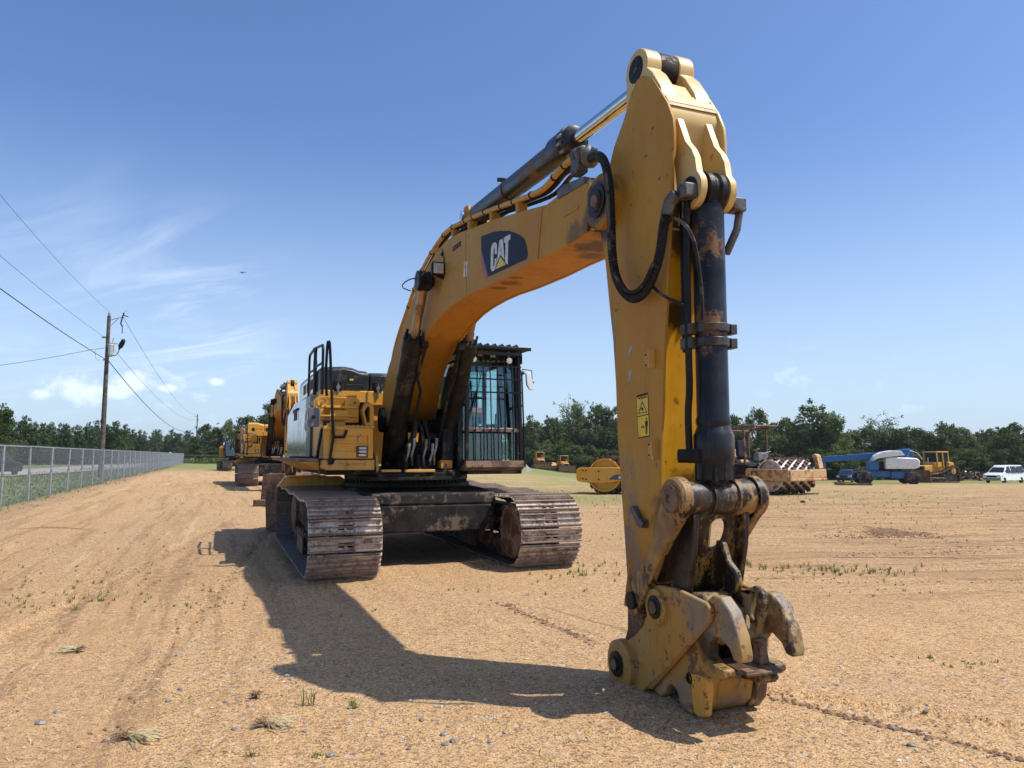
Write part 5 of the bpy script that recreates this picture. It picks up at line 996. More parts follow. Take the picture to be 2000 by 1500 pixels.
for (px,py,sx,sy,n,h) in [(130,1120,.8,.6,34,.05),(60,1180,.6,.4,24,.06),(160,1175,.3,.2,10,.06),(30,1195,.4,.3,12,.06),(300,1150,.9,.5,26,.05),(280,1180,.5,.2,18,.035),(430,1180,.4,.2,9,.05),(690,1380,.03,.03,3,.10),(608,1380,.02,.02,2,.15),(640,1475,.05,.03,6,.03),(500,1480,.02,.02,3,.04),(1160,1122,.35,.12,24,.09),(1100,1105,.5,.12,24,.07),(1060,1108,.4,.1,12,.07),(1180,1050,.8,.4,16,.06),(1000,1108,.3,.1,8,.07),(1455,1105,.15,.1,8,.10),(1520,1115,.5,.2,16,.08),(1640,1115,.5,.2,34,.11),(1690,1125,.3,.15,16,.09),(1725,1120,.2,.1,6,.10),(1590,1105,.4,.15,9,.09),(1790,1285,.06,.05,5,.04),(1905,1300,.1,.04,7,.035),(1880,1290,.3,.1,4,.03),(1700,1150,.8,.4,12,.05),(1900,1060,2,.6,26,.06),(1600,1030,1.5,.8,22,.06),(720,1195,.3,.2,4,.05),(960,1150,.8,.3,12,.05),(200,1060,1.2,.8,26,.05)]:
    x,y=px2ground(px,py); add_patch(x,y,sx,sy,n,h)
for _ in range(520):
    y=random.uniform(17,34); x=random.uniform(-1,16); 
    T.append((x,y,gz(x,y),.07*random.uniform(.5,1.5),.8,5,.2))
for _ in range(160):
    y=18+30*random.random(); x=random.uniform(fenceline(y)+.5,-4); T.append((x,y,gz(x,y),.05*random.uniform(.5,1.5),.8,4,.2))
tag(obj('green_grass',blades('green_grass',T,'grass_green'),kind='stuff'),'thin green grass tufts sprouting through the sand','grass')
T=[]
for _ in range(5200):
    y=15+75*random.random()**1.35; x=fenceline(y)-random.random()**1.1*9-.25; T.append((x,y,gz(x,y),.13*random.uniform(.5,1.5),.7,6,.25))
for _ in range(900):
    y=14+80*random.random(); x=fenceline(y)+random.gauss(.1,.35); T.append((x,y,gz(x,y)-.01,.10*random.uniform(.4,1.5),.9,5,.3))
for _ in range(1400):
    y=random.uniform(132,160); x=random.uniform(-75,-35); T.append((x,y,0,random.uniform(.5,1.6),.5,7,.2))
tag(obj('verge_grass',blades('verge_grass',T,'grass_green'),kind='stuff'),'rough green grass on the verge between chain-link fence and road','grass')
T=[]
for _ in range(900):
    y=3.4+11*random.random()**1.4; x=random.uniform(-.75,.72)*y; T.append((x,y,gz(x,y)-.004,.045*random.uniform(.4,1.5),2.2,3,.8))
for _ in range(1500):
    y=random.uniform(15,36); x=random.uniform(-7,20); T.append((x,y,gz(x,y),.05*random.uniform(.5,1.5),1.3,5,.4))
tag(obj('dry_straw',blades('dry_straw',T,'grass_dry'),kind='stuff'),'short dry straw stems scattered over the sandy yard','straw')
for (px,py,s,lab,dirx) in [(150,1278,.13,'uprooted pale dry grass clump lying farthest left on the sand',-1),(250,1445,.16,'uprooted dry grass clump with a dark root ball at the left foreground',1),(518,1422,.14,'uprooted pale grass clump lying left of the excavator shadow, near the bottom edge',1),(500,1368,.09,'small brown root tangle on the sand above the pale clump',0)]:
    x,y=px2ground(px,py); V=[]; th_=thing('grass_clump',lab,'dry grass',(x,y,gz(x,y)))
    def strands(n,l,up,dx,sp):
        V=[];Fc=[]
        for i in range(n):
            a=math.atan2(random.uniform(-sp,sp),dx) if dx else random.random()*6.28; ll=l*random.uniform(.4,1.1); k=len(V); z0=random.uniform(.0,.02); w_=.0028; bend=random.gauss(0,.35)
            for j in range(4):
                t_=j/3; px_=math.cos(a+bend*t_)*ll*t_+random.gauss(0,.004); py_=math.sin(a+bend*t_)*ll*t_+random.gauss(0,.004); pz=z0+up*math.sin(t_*2.6)*random.uniform(.6,1.2)
                V+=[(px_,py_-w_,pz),(px_,py_+w_,pz+.002)]
            for j in range(3): Fc.append((k+2*j,k+2*j+1,k+2*j+3,k+2*j+2))
        me=bpy.data.meshes.new('strands'); me.from_pydata(V,[],Fc); return me
    if dirx: m1=strands(34,s*1.25,.028,dirx,1.1); m1.materials.append(M('grass_dry')); obj('dry_blades',m1,None,th_)
    m2=strands(36,s*.6,.028,-dirx if dirx else 0,1.5); m2.materials.append(M('grass_root')); obj('roots',m2,None,th_)

# ============================================================ FENCE
fence=thing('chain_link_fence','long galvanised chain-link fence running along the left side of the yard','fence',(0,0,0))
y=12.2; fp=[]
while y<134: fp.append((fenceline(y),y)); y+=3.12
post_me=mesh('fence_post',B().cyl((0,0,-.1),(0,0,1.80),.036,.036,10).sphere((0,0,1.80),.04,1,(1,1,.6)),M('galv'))
for i,(x,y) in enumerate(fp):
    o=obj('fence_post',post_me,None,fence); o.location=(x,y,gz(x,y)*.0); o.rotation_euler=(random.gauss(0,.012),random.gauss(0,.012),0)
b=B()
for i in range(len(fp)-1):
    a=fp[i];c=fp[i+1]; b.cyl((a[0],a[1],1.82+random.gauss(0,.006)),(c[0],c[1],1.82+random.gauss(0,.006)),.021,n=8)
obj('top_rail',b,M('galv'),fence)
V=[];Fc=[]; L=math.hypot(fp[-1][0]-fp[0][0],fp[-1][1]-fp[0][1]); dx=(fp[-1][0]-fp[0][0])/L; dy=(fp[-1][1]-fp[0][1])/L
s=-1.85; x0,y0=fp[0]
while s<L:
    for sg in(1,-1):
        a=s if sg==1 else s+1.82; zb,zt=.03,1.87; s0,s1=a,a+sg*1.84
        if min(s0,s1)<0 or max(s0,s1)>L: continue
        w_=.0012+.000012*s
        k=len(V); 
        for (ss,zz) in((s0,zb),(s1,zt)):
            bx_=x0+dx*ss; by=y0+dy*ss; V+=[(bx_+w_*dy,by-w_*dx,zz),(bx_-w_*dy,by+w_*dx,zz),(bx_,by,zz+w_*2)]
        Fc+=[(k,k+1,k+4,k+3),(k+1,k+2,k+5,k+4),(k+2,k,k+3,k+5)]
    s+=.068
me=bpy.data.meshes.new('chain_link'); me.from_pydata(V,[],Fc); me.materials.append(M('galv')); obj('chain_link_mesh',me,None,fence,kind='stuff')
b=B(); b.box((-59.3,134.5,.9),(.14,.14,1.9)); b.box((-58.0,131,.9),(.10,.10,1.8))
b=B(); b.cyl((0,0,-.05),(0,0,1.95),.16,n=12); o=obj('white_post',b,M('white_plastic')); o.location=(fenceline(99)-.2,99,0); tag(o,'thick white post standing at the far stretch of the fence','post')
mp=thing('marker_post','white plastic marker post with orange cap behind the chain-link fence','marker post',(-31.3,57,0))
obj('post_tube',B().cyl((0,0,-.1),(0,0,2.0),.10,n=12),M('white_plastic'),mp); obj('orange_cap',B().cyl((0,0,2.0),(0,0,2.42),.11,n=12),M('orange_plastic'),mp)
# cross wire fence at the far end
b=B(); b.tube([(-59,134,1.55),(-40,136,1.5),(-20,138,1.5)],.02,5); b.tube([(-59,134,.9),(-20,138,.9)],.015,5); 
for k in range(7): b.cyl((-59+k*6.5,134+k*.7,0),(-59+k*6.5,134+k*.7,1.6),.04,n=6)
tag(obj('wire_fence',b,M('galv')),'low wire fence closing off the far end of the sandy lane','fence')

# ============================================================ UTILITY POLES AND WIRES
def upole(x,y,h,lab,full):
    t_=thing('utility_pole',lab,'utility pole',(x,y,0)); b=B(); b.lathe((0,0,-.3),(0,0,1),[(0,.19),(h*.5,.155),(h+.3,.115)],14); obj('pole_shaft',b,M('wood_pole'),t_)
    if full:
        b=B(); b.tube([(0,0,h-.35),(.55,.1,h-.15),(1.0,.1,h-.10)],.03,6); b.tube([(.1,0,h-.75),(.6,.1,h-.2)],.02,6); b.cyl((0,0,h),(0,0,h+.25),.06,.04,8); b.cyl((0,0,h+.12),(0,0,h+.18),.10,n=8); obj('insulator_bracket',b,M('galv'),t_)
        b=B(); b.tube([(1.0,.1,h+.25),(.88,.1,h-.15),(.80,.1,h-.55),(.92,.1,h-.75)],.045,6); b.tube([(.92,.1,h-.75),(.94,.1,h-1.25)],.03,5); b.tube([(1.0,.1,h+.05),(1.3,.1,h-.05)],.035,5); b.tube([(1.05,.1,h+.3),(1.25,.1,h+.45)],.01,4); obj('fuse_cutout',b,M('black_dull'),t_)
        b=B(); b.lathe((.30,-.05,h-2.85),(0,0,1),[(0,.17),(.05,.21),(.75,.21),(.82,.15)],14); b.tube([(.36,-.05,h-2.05),(.37,-.05,h-1.80),(.45,-.05,h-1.6)],.035,6); obj('transformer_can',b,M('concrete_can'),t_)
        b=B(); b.tube([(.1,-.05,h-2.95),(.75,-.2,h-2.85),(.92,-.25,h-2.65),(.98,-.25,h-2.35)],.035,7); b.tube([(.1,0,h-1.95),(.85,-.2,h-2.05)],.03,6); obj('lamp_arm',b,M('galv'),t_)
        b=B(); d=Vector((.55,-.15,1)).normalized(); b.lathe((.95,-.25,h-2.45),d,[(0,.06),(.12,.08),(.2,.15),(.45,.17),(.75,.13),(.85,.02)],14); obj('street_lamp_head',b,M('black_paint'),t_)
        b=B(); b.box((-.25,0,h-1.55),(.35,.10,.12)); obj('wire_dead_end',b,M('galv'),t_); b=B(); b.box((-.1,0,h-3.15),(.3,.08,.1)); b.tube([(-.9,0,h-2.4),(-.8,.0,h-3.0),(-.55,.0,h-3.2)],.02,5); b.tube([(-.15,-.05,h-2.3),(-.85,0,h-2.4)],.02,5); obj('wire_dead_end',b,M('galv'),t_)
    else:
        b=B(); b.box((-.4,0,h-.5),(.7,.1,.1)); b.box((.1,0,h-1.3),(.3,.2,.5)); obj('bracket',b,M('galv'),t_)
    return t_
upole(-28.6,52,11.4,'tall wooden utility pole with transformer can and lamp behind the fence',True)
upole(-78,184,11.6,'distant thin utility pole beyond the far end of the fence',False)
def wire(p0,p1,sag,r,lab):
    n=26; p0=Vector(p0);p1=Vector(p1); pts=[p0.lerp(p1,i/n)-Vector((0,0,4*sag*(i/n)*(1-i/n))) for i in range(n+1)]
    tag(obj('overhead_wire',B().tube(pts,r,5),M('wire')),lab,'overhead wire')
wire((-10,2,12.9),(-28.6,52,11.7),.9,.008,'thin top power line coming down from the upper left to the pole top')
wire((-10.2,2,9.9),(-28.8,52,9.85),.55,.009,'middle overhead wire from the left edge to the near pole')
wire((-10.2,2,8.7),(-28.7,52,8.30),.45,.022,'thick dark overhead cable from the left edge to the near pole')
wire((-27.6,52,11.3),(-77.9,184,11.5),1.9,.014,'thin top power line from the near pole to the far pole')
wire((-28.4,52,9.3),(-77.8,184,10.4),1.9,.014,'middle wire from the near pole to the far pole')
wire((-28.5,52,8.2),(-78.2,184,8.4),2.6,.03,'thick cable drooping from the near pole to the far pole')
wire((-29.6,52,9.0),(-62,60,8.6),1.1,.016,'drooping wire crossing from the near pole to the left over the road')
wire((-140,150,5.2),(-78,184,6.0),.8,.018,'low wire in front of the pine row on the left')
# ============================================================ OTHER EXCAVATORS IN THE ROW
out,_=track_path(56); BELTS=[]
for sgn in(1,-1):
    b=B()
    for (u,wv,a) in out:
        tx=Vector((math.cos(a),0,math.sin(a))); nz=Vector((math.sin(a),0,-math.cos(a))); Rm=Matrix((tx,nz.cross(tx),nz)).transposed()
        c=P(u,sgn*1.38,wv); b.box(c,(.19,.9,.02),Rm)
        for q in(-.08,0,.08): b.box(c+Rm@Vector((q,0,.02)),(.02,.9,.03),Rm)
    BELTS.append(mesh('track_belt',b,M('shoe_steel'),25))
SKIP_T=('track_shoe','track_chain','decal_','lettering','data_label','maker_decal','lamp_cable','warning_decal','bare_metal_scar','tread_cleat','hood_latch')
FRONTEND=('stick','bucket_cyl','idler_link','link_','power_link','lifting','lug_','coupler','lock_wedge','wedge','tie_wire','cast_mark','grease_port','ribbed','thin_hose','far_hose','side_bracket','stop_block','head_','ear_pin','cylinder_eye','cylinder_gland','gland','port_block','pin_end','cylinder_clamp')
def copy_exc(label,loc,rz,sc,frontend,mirror=False,drop=()):
    r=thing('excavator',label,'excavator',loc,rz,'excavators parked in a row behind the nearest one'); r.scale=(sc,-sc if mirror else sc,sc)
    for ch in list(exc.children):
        n=ch.name
        if n.startswith(SKIP_T) or n.startswith(drop): continue
        if not frontend:
            if n.startswith(FRONTEND): continue
            if n.startswith(('cylinder_rod','cylinder_pipe')) : 
                cc=sum((Vector(c) for c in ch.bound_box),Vector())/8
                if cc.x>3: continue
        c=ch.copy(); COL.objects.link(c); c.parent=r; c.matrix_parent_inverse=ch.matrix_parent_inverse
    [obj('track_belt',q,None,r,kind='stuff') for q in BELTS]; return r
cp=('coupler','lock_wedge','wedge','cast_mark','grease_port')
# bucket for it
def bucket(parent):
    prof=[(7.30,.62),(7.9,.72),(8.25,.55),(8.30,.1),(8.0,-.28),(7.5,-.35),(7.1,-.15)]
    b=B()
    for s in(1,-1): b.prism([(7.30,.62),(7.9,.72),(8.22,.52),(8.28,.25),(8.05,.02),(7.6,.0),(7.2,.05),(6.6,.35),(6.62,.42)],side,s*.78,s*.74)
    obj('bucket_side',b,M('bucket_rust'),parent,.01)
    b=B(); rings=[]
    for (u,w_) in [(7.30,.62),(7.9,.72),(8.22,.52),(8.28,.25),(8.05,.02),(7.6,.0),(7.2,.03),(6.65,.33)]: rings.append([P(u,.76,w_),P(u,-.76,w_),P(u*.985+.11,-.76,w_*.93+.03),P(u*.985+.11,.76,w_*.93+.03)])
    b.loft(rings); obj('bucket_shell',b,M('bucket_rust'),parent,.0)
    for k in range(5):
        b=B(); v=-.66+k*.33; b.loft([[P(6.72,v-.07,.37),P(6.72,v+.07,.37),P(6.72,v+.07,.27),P(6.72,v-.07,.27)],[P(6.42,v-.05,.52),P(6.42,v+.05,.52),P(6.42,v+.05,.48),P(6.42,v-.05,.48)]]); obj('bucket_tooth',b,M('steel_rust'),parent,.01)
    b=B()
    for s in(.25,-.25): b.prism([(7.35,.6),(7.38,.78),(7.45,.80),(7.8,.80),(7.95,.70)],side,s-.03,s+.03)
    obj('bucket_ear',b,M('bucket_rust'),parent,.01)
e3=copy_exc('second excavator in the row, with bright yellow hood, tan boom and rusty toothed bucket',(-12.8,40.5,0),YAW,1.10,True,drop=('handrail','guard_','roof_guard')+cp)
bucket(e3)
for ch in e3.children:
    sw={'engine_hood':'yellow_house','stick_head':'yellow_worn','stick_top':'yellow_worn','bucket_cylinder_ear':'yellow_worn','stick_front':'yellow_worn','side_door':'yellow_worn'}
    for k_,v_ in sw.items():
        if ch.name.startswith(k_): ch.data=ch.data.copy(); ch.data.materials[0]=M(v_)
e4=copy_exc('farthest excavator in the row with its cab windows at the left',(-28.4,77.5,0),YAW+R(6),1.0,False,mirror=True,drop=('guard_','roof_guard'))
# separate attachments lying behind the near track
b=B(); 
for s in(0,1): b.prism([(0,0),(1.1,0),(1.25,.5),(1.0,.95),(.75,.80),(.55,1.0),(.35,.82),(.15,.95),(-.05,.85)],lambda p,t:Vector((p[0],t,p[1])),s*.75-.01,s*.75+.02)
b.prism([(0,0),(1.1,0),(1.25,.5),(1.2,.5),(1.07,.04),(0,.04)],lambda p,t:Vector((p[0],t,p[1])),0,.75); b.prism([(-.05,.85),(0,0),(.04,0),(-.01,.85)],lambda p,t:Vector((p[0],t,p[1])),0,.75)
bk=thing('loose_bucket','rusty brown bucket with torn wavy top edge lying behind the near left track','bucket',(-5.08,15.55,0),R(-16)); obj('bucket_shell',b,M('bucket_rust'),bk,.01)
b=B(); 
for k in range(4): b.loft([[Vector((1.2,.05+k*.19,.0)),Vector((1.2,.15+k*.19,.0)),Vector((1.2,.15+k*.19,.10)),Vector((1.2,.05+k*.19,.10))],[Vector((1.45,.08+k*.19,.0)),Vector((1.45,.12+k*.19,.0)),Vector((1.45,.12+k*.19,.03)),Vector((1.45,.08+k*.19,.03))]])
obj('bucket_teeth',b,M('steel_rust'),bk,.006)
b=B(); b.prism([(0,.20),(.72,.20),(.74,1.0),(.05,.97)],lambda p,t:Vector((p[0],t+.02*math.sin(p[1]*3),p[1])),0,.08); b.box((.3,-.1,.10),(.75,.5,.20))
bl=thing('blade','upright brown steel blade with a flat foot behind the torn rusty bucket','blade',(-7.72,23.0,0),R(-5)); obj('blade_plate',b,M('bucket_rust'),bl,.02)

# ============================================================ VEHICLE PARTS (x forward, y left, z up)
def xz(p,t): return Vector((p[0],t,p[1]))
def wheel(parent,x,y,r,w,tm='tyre',hm='hub',lug=0):
    s=1 if y>0 else -1
    b=B(); b.lathe((x,y-w/2,r),(0,1,0),[(0,r*.62),(.02,r*.9),(w*.18,r),(w*.82,r),(w-.02,r*.9),(w,r*.62)],24)
    for k in range(lug):
        a=2*PI*k/lug; b.box((x+math.cos(a)*r,y,r+math.sin(a)*r),(.05,w*.9,.07),Matrix.Rotation(-a,3,'Y'))
    tw=obj('wheel',b,M(tm),parent); b=B(); yy=y+s*w*.36; b.lathe((x,yy,r),(0,s,0),[(0,r*.62),(w*.08,r*.60),(w*.02,r*.42),(w*.10,r*.2),(w*.14,r*.1)],18); obj('rim',b,M(hm),tw); return tw
def ground_thing(name,lab,cat,x,y,rz,group=None,sc=1): return thing(name,lab,cat,(x,y,hv(x,y)),rz,group,sc)

# ---- roller A: yellow padfoot roller (drum end towards the camera)
def pad_drum(parent,x,r,hw,mat,pm,rows=9,n=18,pad=.11):
    b=B(); b.lathe((x,-hw,r+pad),(0,1,0),[(0,r-.06),(0,r),(.03,r),(2*hw-.03,r),(2*hw,r),(2*hw,r-.06)],40,cap=False)
    b.lathe((x,-hw+.12,r+pad),(0,1,0),[(0,r-.05),(2*hw-.24,r-.05)],30); b.lathe((x,-hw+.02,r+pad),(0,1,0),[(0,.25),(.12,.25)],16); dr=obj('drum',b,M(mat),parent)
    b=B()
    for i in range(rows):
        y=-hw+.12+(2*hw-.24)*i/(rows-1)
        for k in range(n):
            a=2*PI*(k+(i%2)*.5)/n; c=Vector((x+math.cos(a)*(r+pad/2),y,r+pad+math.sin(a)*(r+pad/2))); b.box(c,(pad,.13,.14),Matrix.Rotation(-a,3,'Y'))
    obj('drum_pads',b,M(pm),parent,kind='stuff'); return dr
ra=ground_thing('padfoot_roller','yellow padfoot roller with a flat side frame, half hidden behind the stick','road roller',4.05,30.6,R(180-22))
pad_drum(ra,0,.66,1.02,'yellow_house','pad_dark')
for s in(1,-1):
    b=B(); b.prism([(1.05,.52),(1.13,.60),(1.13,.98),(1.0,1.06),(-.55,1.08),(-.75,1.02),(-.80,.62),(-.75,.55),(.1,.45),(.85,.48)],xz,s*1.10-.05,s*1.10+.05); obj('side_frame',b,M('yellow_house'),ra,.02)
    b=B(); b.prism([(-.80,.60),(-.20,.60),(-.38,.76),(-.5,.80),(-.80,.80)],xz,s*1.155-.004,s*1.155+.004); obj('frame_decal',b,M('band_grey'),ra)
    b=B(); 
    for (x,z) in((.85,.95),(.85,.62),(.72,.95),(.72,.60),(.2,.92),(.2,.6)): b.cyl((x,s*1.15,z),(x,s*1.165,z),.035,n=8)
    obj('frame_bolt',b,M('black_dull'),ra)
    b=B(); b.prism([(-.72,.64),(-.60,.64),(-.60,.74),(-.72,.74)],xz,s*1.16-.001,s*1.163); obj('frame_plate',b,M('decal_white'),ra)
b=B(); b.box((1.07,0,.72),(.12,2.2,.35)); b.box((-.85,0,.8),(.2,2.2,.5)); b.box((-.85,0,.75),(.6,.6,.4)); obj('front_beam',b,M('yellow_house'),ra,.02)
b=B(); b.prism([(-1.2,.6),(-1.1,1.1),(-2.0,1.3),(-3.9,1.75),(-4.6,1.65),(-4.7,.7)],xz,-.75,.75); obj('engine_hood',b,M('yellow_house'),ra,.06)
b=B(); b.box((-1.9,0,2.2),(1.3,1.3,.9)); obj('cab',b,M('dark_glass'),ra,.05)
b=B(); b.box((-1.9,0,2.72),(1.5,1.5,.12)); obj('cab_roof',b,M('yellow_house'),ra,.03)
wheel(ra,-3.3,.85,.75,.6,lug=18); wheel(ra,-3.3,-.85,.75,.6,lug=18)
# ---- roller B: cream and red padfoot roller
rb=ground_thing('padfoot_roller','faded cream and red padfoot roller with white patterned drum and open canopy frame','road roller',11.15,30.4,R(-57),sc=1.0)
pad_drum(rb,0,.64,1.05,'drum_pale','pad_dark',8,15,.10)
for s in(1,-1):
    b=B(); b.prism([(1.0,.55),(1.0,1.0),(-.95,1.02),(-1.05,.95),(-1.05,.50)],xz,s*1.16-.06,s*1.16+.06); obj('side_frame',b,M('cream_paint'),rb,.02)
    b=B(); b.prism([[(-.75,.6),(-.45,.6),(-.45,.92),(-.75,.92)],[(-.69,.66),(-.69,.86),(-.51,.86),(-.51,.66)]],xz,s*1.225-.01,s*1.225+.01); obj('frame_window',b,M('steel_rust'),rb)
b=B(); b.box((.98,0,.82),(.16,2.3,.34)); b.box((1.02,0,.60),(.10,2.35,.12)); obj('front_beam',b,M('cream_paint'),rb,.03,label='rust streaked front beam')
b=B(); b.prism([(.8,1.0),(.95,1.02),(.82,1.55),(.70,1.62),(.62,1.55)],xz,.85,1.15); obj('beam_horn',b,M('cream_paint'),rb,.02)
b=B(); b.tube([(.9,1.2,1.0),(.7,1.2,1.35)],.02,5); b.tube([(.9,1.25,1.0),(.9,1.25,1.3)],.02,5); obj('tail_stay',b,M('red_paint'),rb)
b=B(); b.box((-1.3,0,.8),(.6,.7,.6)); obj('articulation_joint',b,M('black_dull'),rb,.03)
b=B(); b.prism([(-1.25,.8),(-1.2,1.15),(-1.9,1.2),(-2.5,1.25),(-2.5,.7)],xz,-.8,.8); obj('operator_platform',b,M('black_dull'),rb,.03)
b=B(); b.prism([(-2.4,.7),(-2.4,1.3),(-2.75,1.75),(-3.3,1.85),(-4.9,1.7),(-5.0,.8)],xz,-.78,.78); obj('engine_hood',b,M('cream_paint'),rb,.05)
b=B(); b.prism([(-3.0,1.86),(-3.05,2.10),(-3.2,2.16),(-4.3,2.05),(-4.5,1.75)],xz,-.5,.5); obj('red_hood_top',b,M('red_paint'),rb,.05)
b=B(); b.prism([(-2.35,.62),(-2.35,.85),(-4.9,.85),(-4.9,.62)],xz,-.8,.8); obj('red_band',b,M('red_paint'),rb,.02)
b=B()
for s in(.72,-.72): b.tube([(-2.45,s,.9),(-2.45,s,1.9),(-2.42,s,2.55),(-2.2,s,2.68),(-1.0,s,2.78)],.055,8); b.tube([(-1.45,s,1.0),(-1.5,s,2.7)],.05,8)
b.tube([(-1.0,.72,2.78),(-1.0,-.72,2.78)],.05,8); b.tube([(-2.42,.72,2.6),(-2.42,-.72,2.6)],.05,8); obj('canopy_frame',b,M('steel_rust'),rb)
b=B(); b.box((-2.05,0,1.45),(.5,.55,.15)); b.box((-2.28,0,1.85),(.15,.5,.7)); obj('seat',b,M('seat_fabric'),rb,.04)
b=B(); b.tube([(-1.35,0,1.1),(-1.45,0,1.75)],.05,8); b.lathe((-1.47,0,1.78),(-.3,0,1),[(0,.18),(.03,.18)],16); b.box((-1.3,.1,1.5),(.25,.6,.35)); b.tube([(-1.3,.3,1.6),(-1.1,.5,1.9),(-1.35,.7,1.95)],.025,5); b.tube([(-1.6,-.3,2.0),(-1.5,-.25,2.3),(-1.6,-.2,2.45)],.05,6); obj('steering_console',b,M('grey_steel'),rb,.01)
b=B(); b.tube([(-.9,-.4,1.6),(-1.2,.6,1.72)],.02,5); obj('grab_bar',b,M('galv'),rb)
wheel(rb,-3.6,.85,.74,.55,'tyre','red_paint',18); wheel(rb,-3.6,-.85,.74,.55,'tyre','red_paint',18)

# ---- dozers
def dozer(lab,x,y,rz,sc,full,group=None,cab='yellow_house'):
    t_=ground_thing('bulldozer',lab,'bulldozer',x,y,rz,group,sc)
    for s in(1,-1):
        b=B(); pr=[(2.0,.1),(2.15,.5),(1.85,.95),(.2,1.05),(-1.4,1.65),(-1.85,1.45),(-2.15,.6),(-2.0,.1)] if full else [(1.6,.08),(1.8,.5),(1.5,.9),(-1.5,.9),(-1.85,.5),(-1.6,.08)]
        # belt as a band of plates round the profile
        pts=[Vector(p) for p in pr]+[Vector(pr[0])]
        for i in range(len(pts)-1):
            n=max(1,int((pts[i+1]-pts[i]).length/.2))
            for k in range(n):
                p=pts[i].lerp(pts[i+1],(k+.5)/n); dd=(pts[i+1]-pts[i]).normalized(); a=math.atan2(dd.y,dd.x); b.box((p.x,s*.95,p.y),(.19,.56,.07),Matrix.Rotation(-a,3,'Y')); b.box((p.x+math.sin(a)*.05,s*.95,p.y-math.cos(a)*.05),(.03,.56,.07),Matrix.Rotation(-a,3,'Y'))
        obj('track_belt',b,M('steel_rust'),t_)
        b=B(); b.prism([(q.x*.86,.12+(q.y-.1)*.80) for q in pts[:-1]],xz,s*.95-.12,s*.95+.12)
        obj('track_frame',b,M('mud_underbody'),t_,.02)
        b=B(); b.lathe((-1.35 if full else -1.3,s*1.0,1.15 if full else .5),(0,s,0),[(0,.35),(.1,.33),(.12,.15),(.16,.12)],18); obj('drive_sprocket',b,M('yellow_worn'),t_)
        b=B(); b.tube([(.2,s*1.28,.45),(2.3,s*1.28,.5)],.08,6); obj('push_arm',b,M('steel_rust'),t_)
    b=B(); b.prism([(-1.9,.7),(-1.9,1.4),(-1.5,1.85),(-.6,1.7),(.4,1.75),(1.85,1.65),(1.9,.6)],xz,-.52,.52); obj('engine_hood',b,M(cab),t_,.05)
    b=B(); b.box((1.93,0,1.1),(.08,.85,.95)); obj('radiator_grille',b,M('black_dull'),t_,.02)
    b=B(); b.prism([(-1.8,1.2),(-1.7,1.95),(-1.0,2.05),(-.9,1.3)],xz,-.9,.9); obj('rear_tank',b,M(cab),t_,.08)
    b=B()
    for x_,s in((-1.2,.75),(-1.2,-.75),(.35,.75),(.35,-.75),(-.45,.75),(-.45,-.75)): b.bar((x_,s,1.4),(x_+.08,s*.93,3.0),.09)
    for s in(.72,-.72): b.bar((-1.2,s,3.0),(.45,s,3.0),.10)
    for x_ in(-1.2,.45): b.bar((x_,.72,3.0),(x_,-.72,3.0),.10)
    b.box((-.4,0,3.03),(1.6,1.4,.07)); obj('rops_cage',b,M(cab),t_,.015)
    b=B(); b.box((-.42,0,2.25),(1.3,1.2,1.3)); obj('cab_glass',b,M('dark_glass'),t_,.03)
    b=B(); b.box((.15,0,1.75),(1.0,1.35,.5)); obj('cab_skirt',b,M(cab),t_,.03)
    b=B(); b.prism([(2.35,.05),(2.45,.5),(2.38,.95),(2.52,1.25),(2.58,1.25),(2.5,.9),(2.56,.5),(2.46,.05)],xz,-1.6,1.6); obj('dozer_blade',b,M('bucket_rust'),t_,.01)
    b=B(); b.tube([(1.5,.35,1.3),(2.35,.5,.9)],.05,6); b.tube([(1.5,-.35,1.3),(2.35,-.5,.9)],.05,6); b.cyl((1.0,.2,1.7),(1.0,.2,2.45),.06,n=8); obj('lift_cylinder',b,M('galv'),t_)
    return t_
big=dozer('yellow bulldozer with cage roof and high rusty tracks, parked right of the blue lift',55.9,99,R(-158),1.34,True)
d1=dozer('small far yellow bulldozer left of its twin, just right of the cab mirror',5.2,140,R(-80),1.05,False,'small bulldozers parked far behind')
d2=dozer('small yellow bulldozer far off, between its twin and the padfoot roller',9.6,139,R(-78),1.02,False,'small bulldozers parked far behind')
# ---- skid carrier between
b=B(); b.box((0,0,.5),(2.2,1.3,.7)); b.prism([(-1.0,.6),(1.3,.6),(1.4,1.0),(.6,.95),(.3,1.5),(-.8,1.6)],xz,-.6,.6)
for s in(.7,-.7): b.lathe((-.6,s-.1,.4),(0,1,0),[(0,.4),(.2,.4)],14); b.lathe((.7,s-.1,.4),(0,1,0),[(0,.4),(.2,.4)],14)
o=obj('frame_body',b,M('yellow_worn'),ground_thing('track_loader','low yellow machine with a pale bucket squeezed between the two small bulldozers','loader',7.6,141,R(-60)),.03)
obj('bucket_lip',B().box((1.5,0,.55),(.5,1.7,.5)),M('cream_paint'),o.parent,.03)

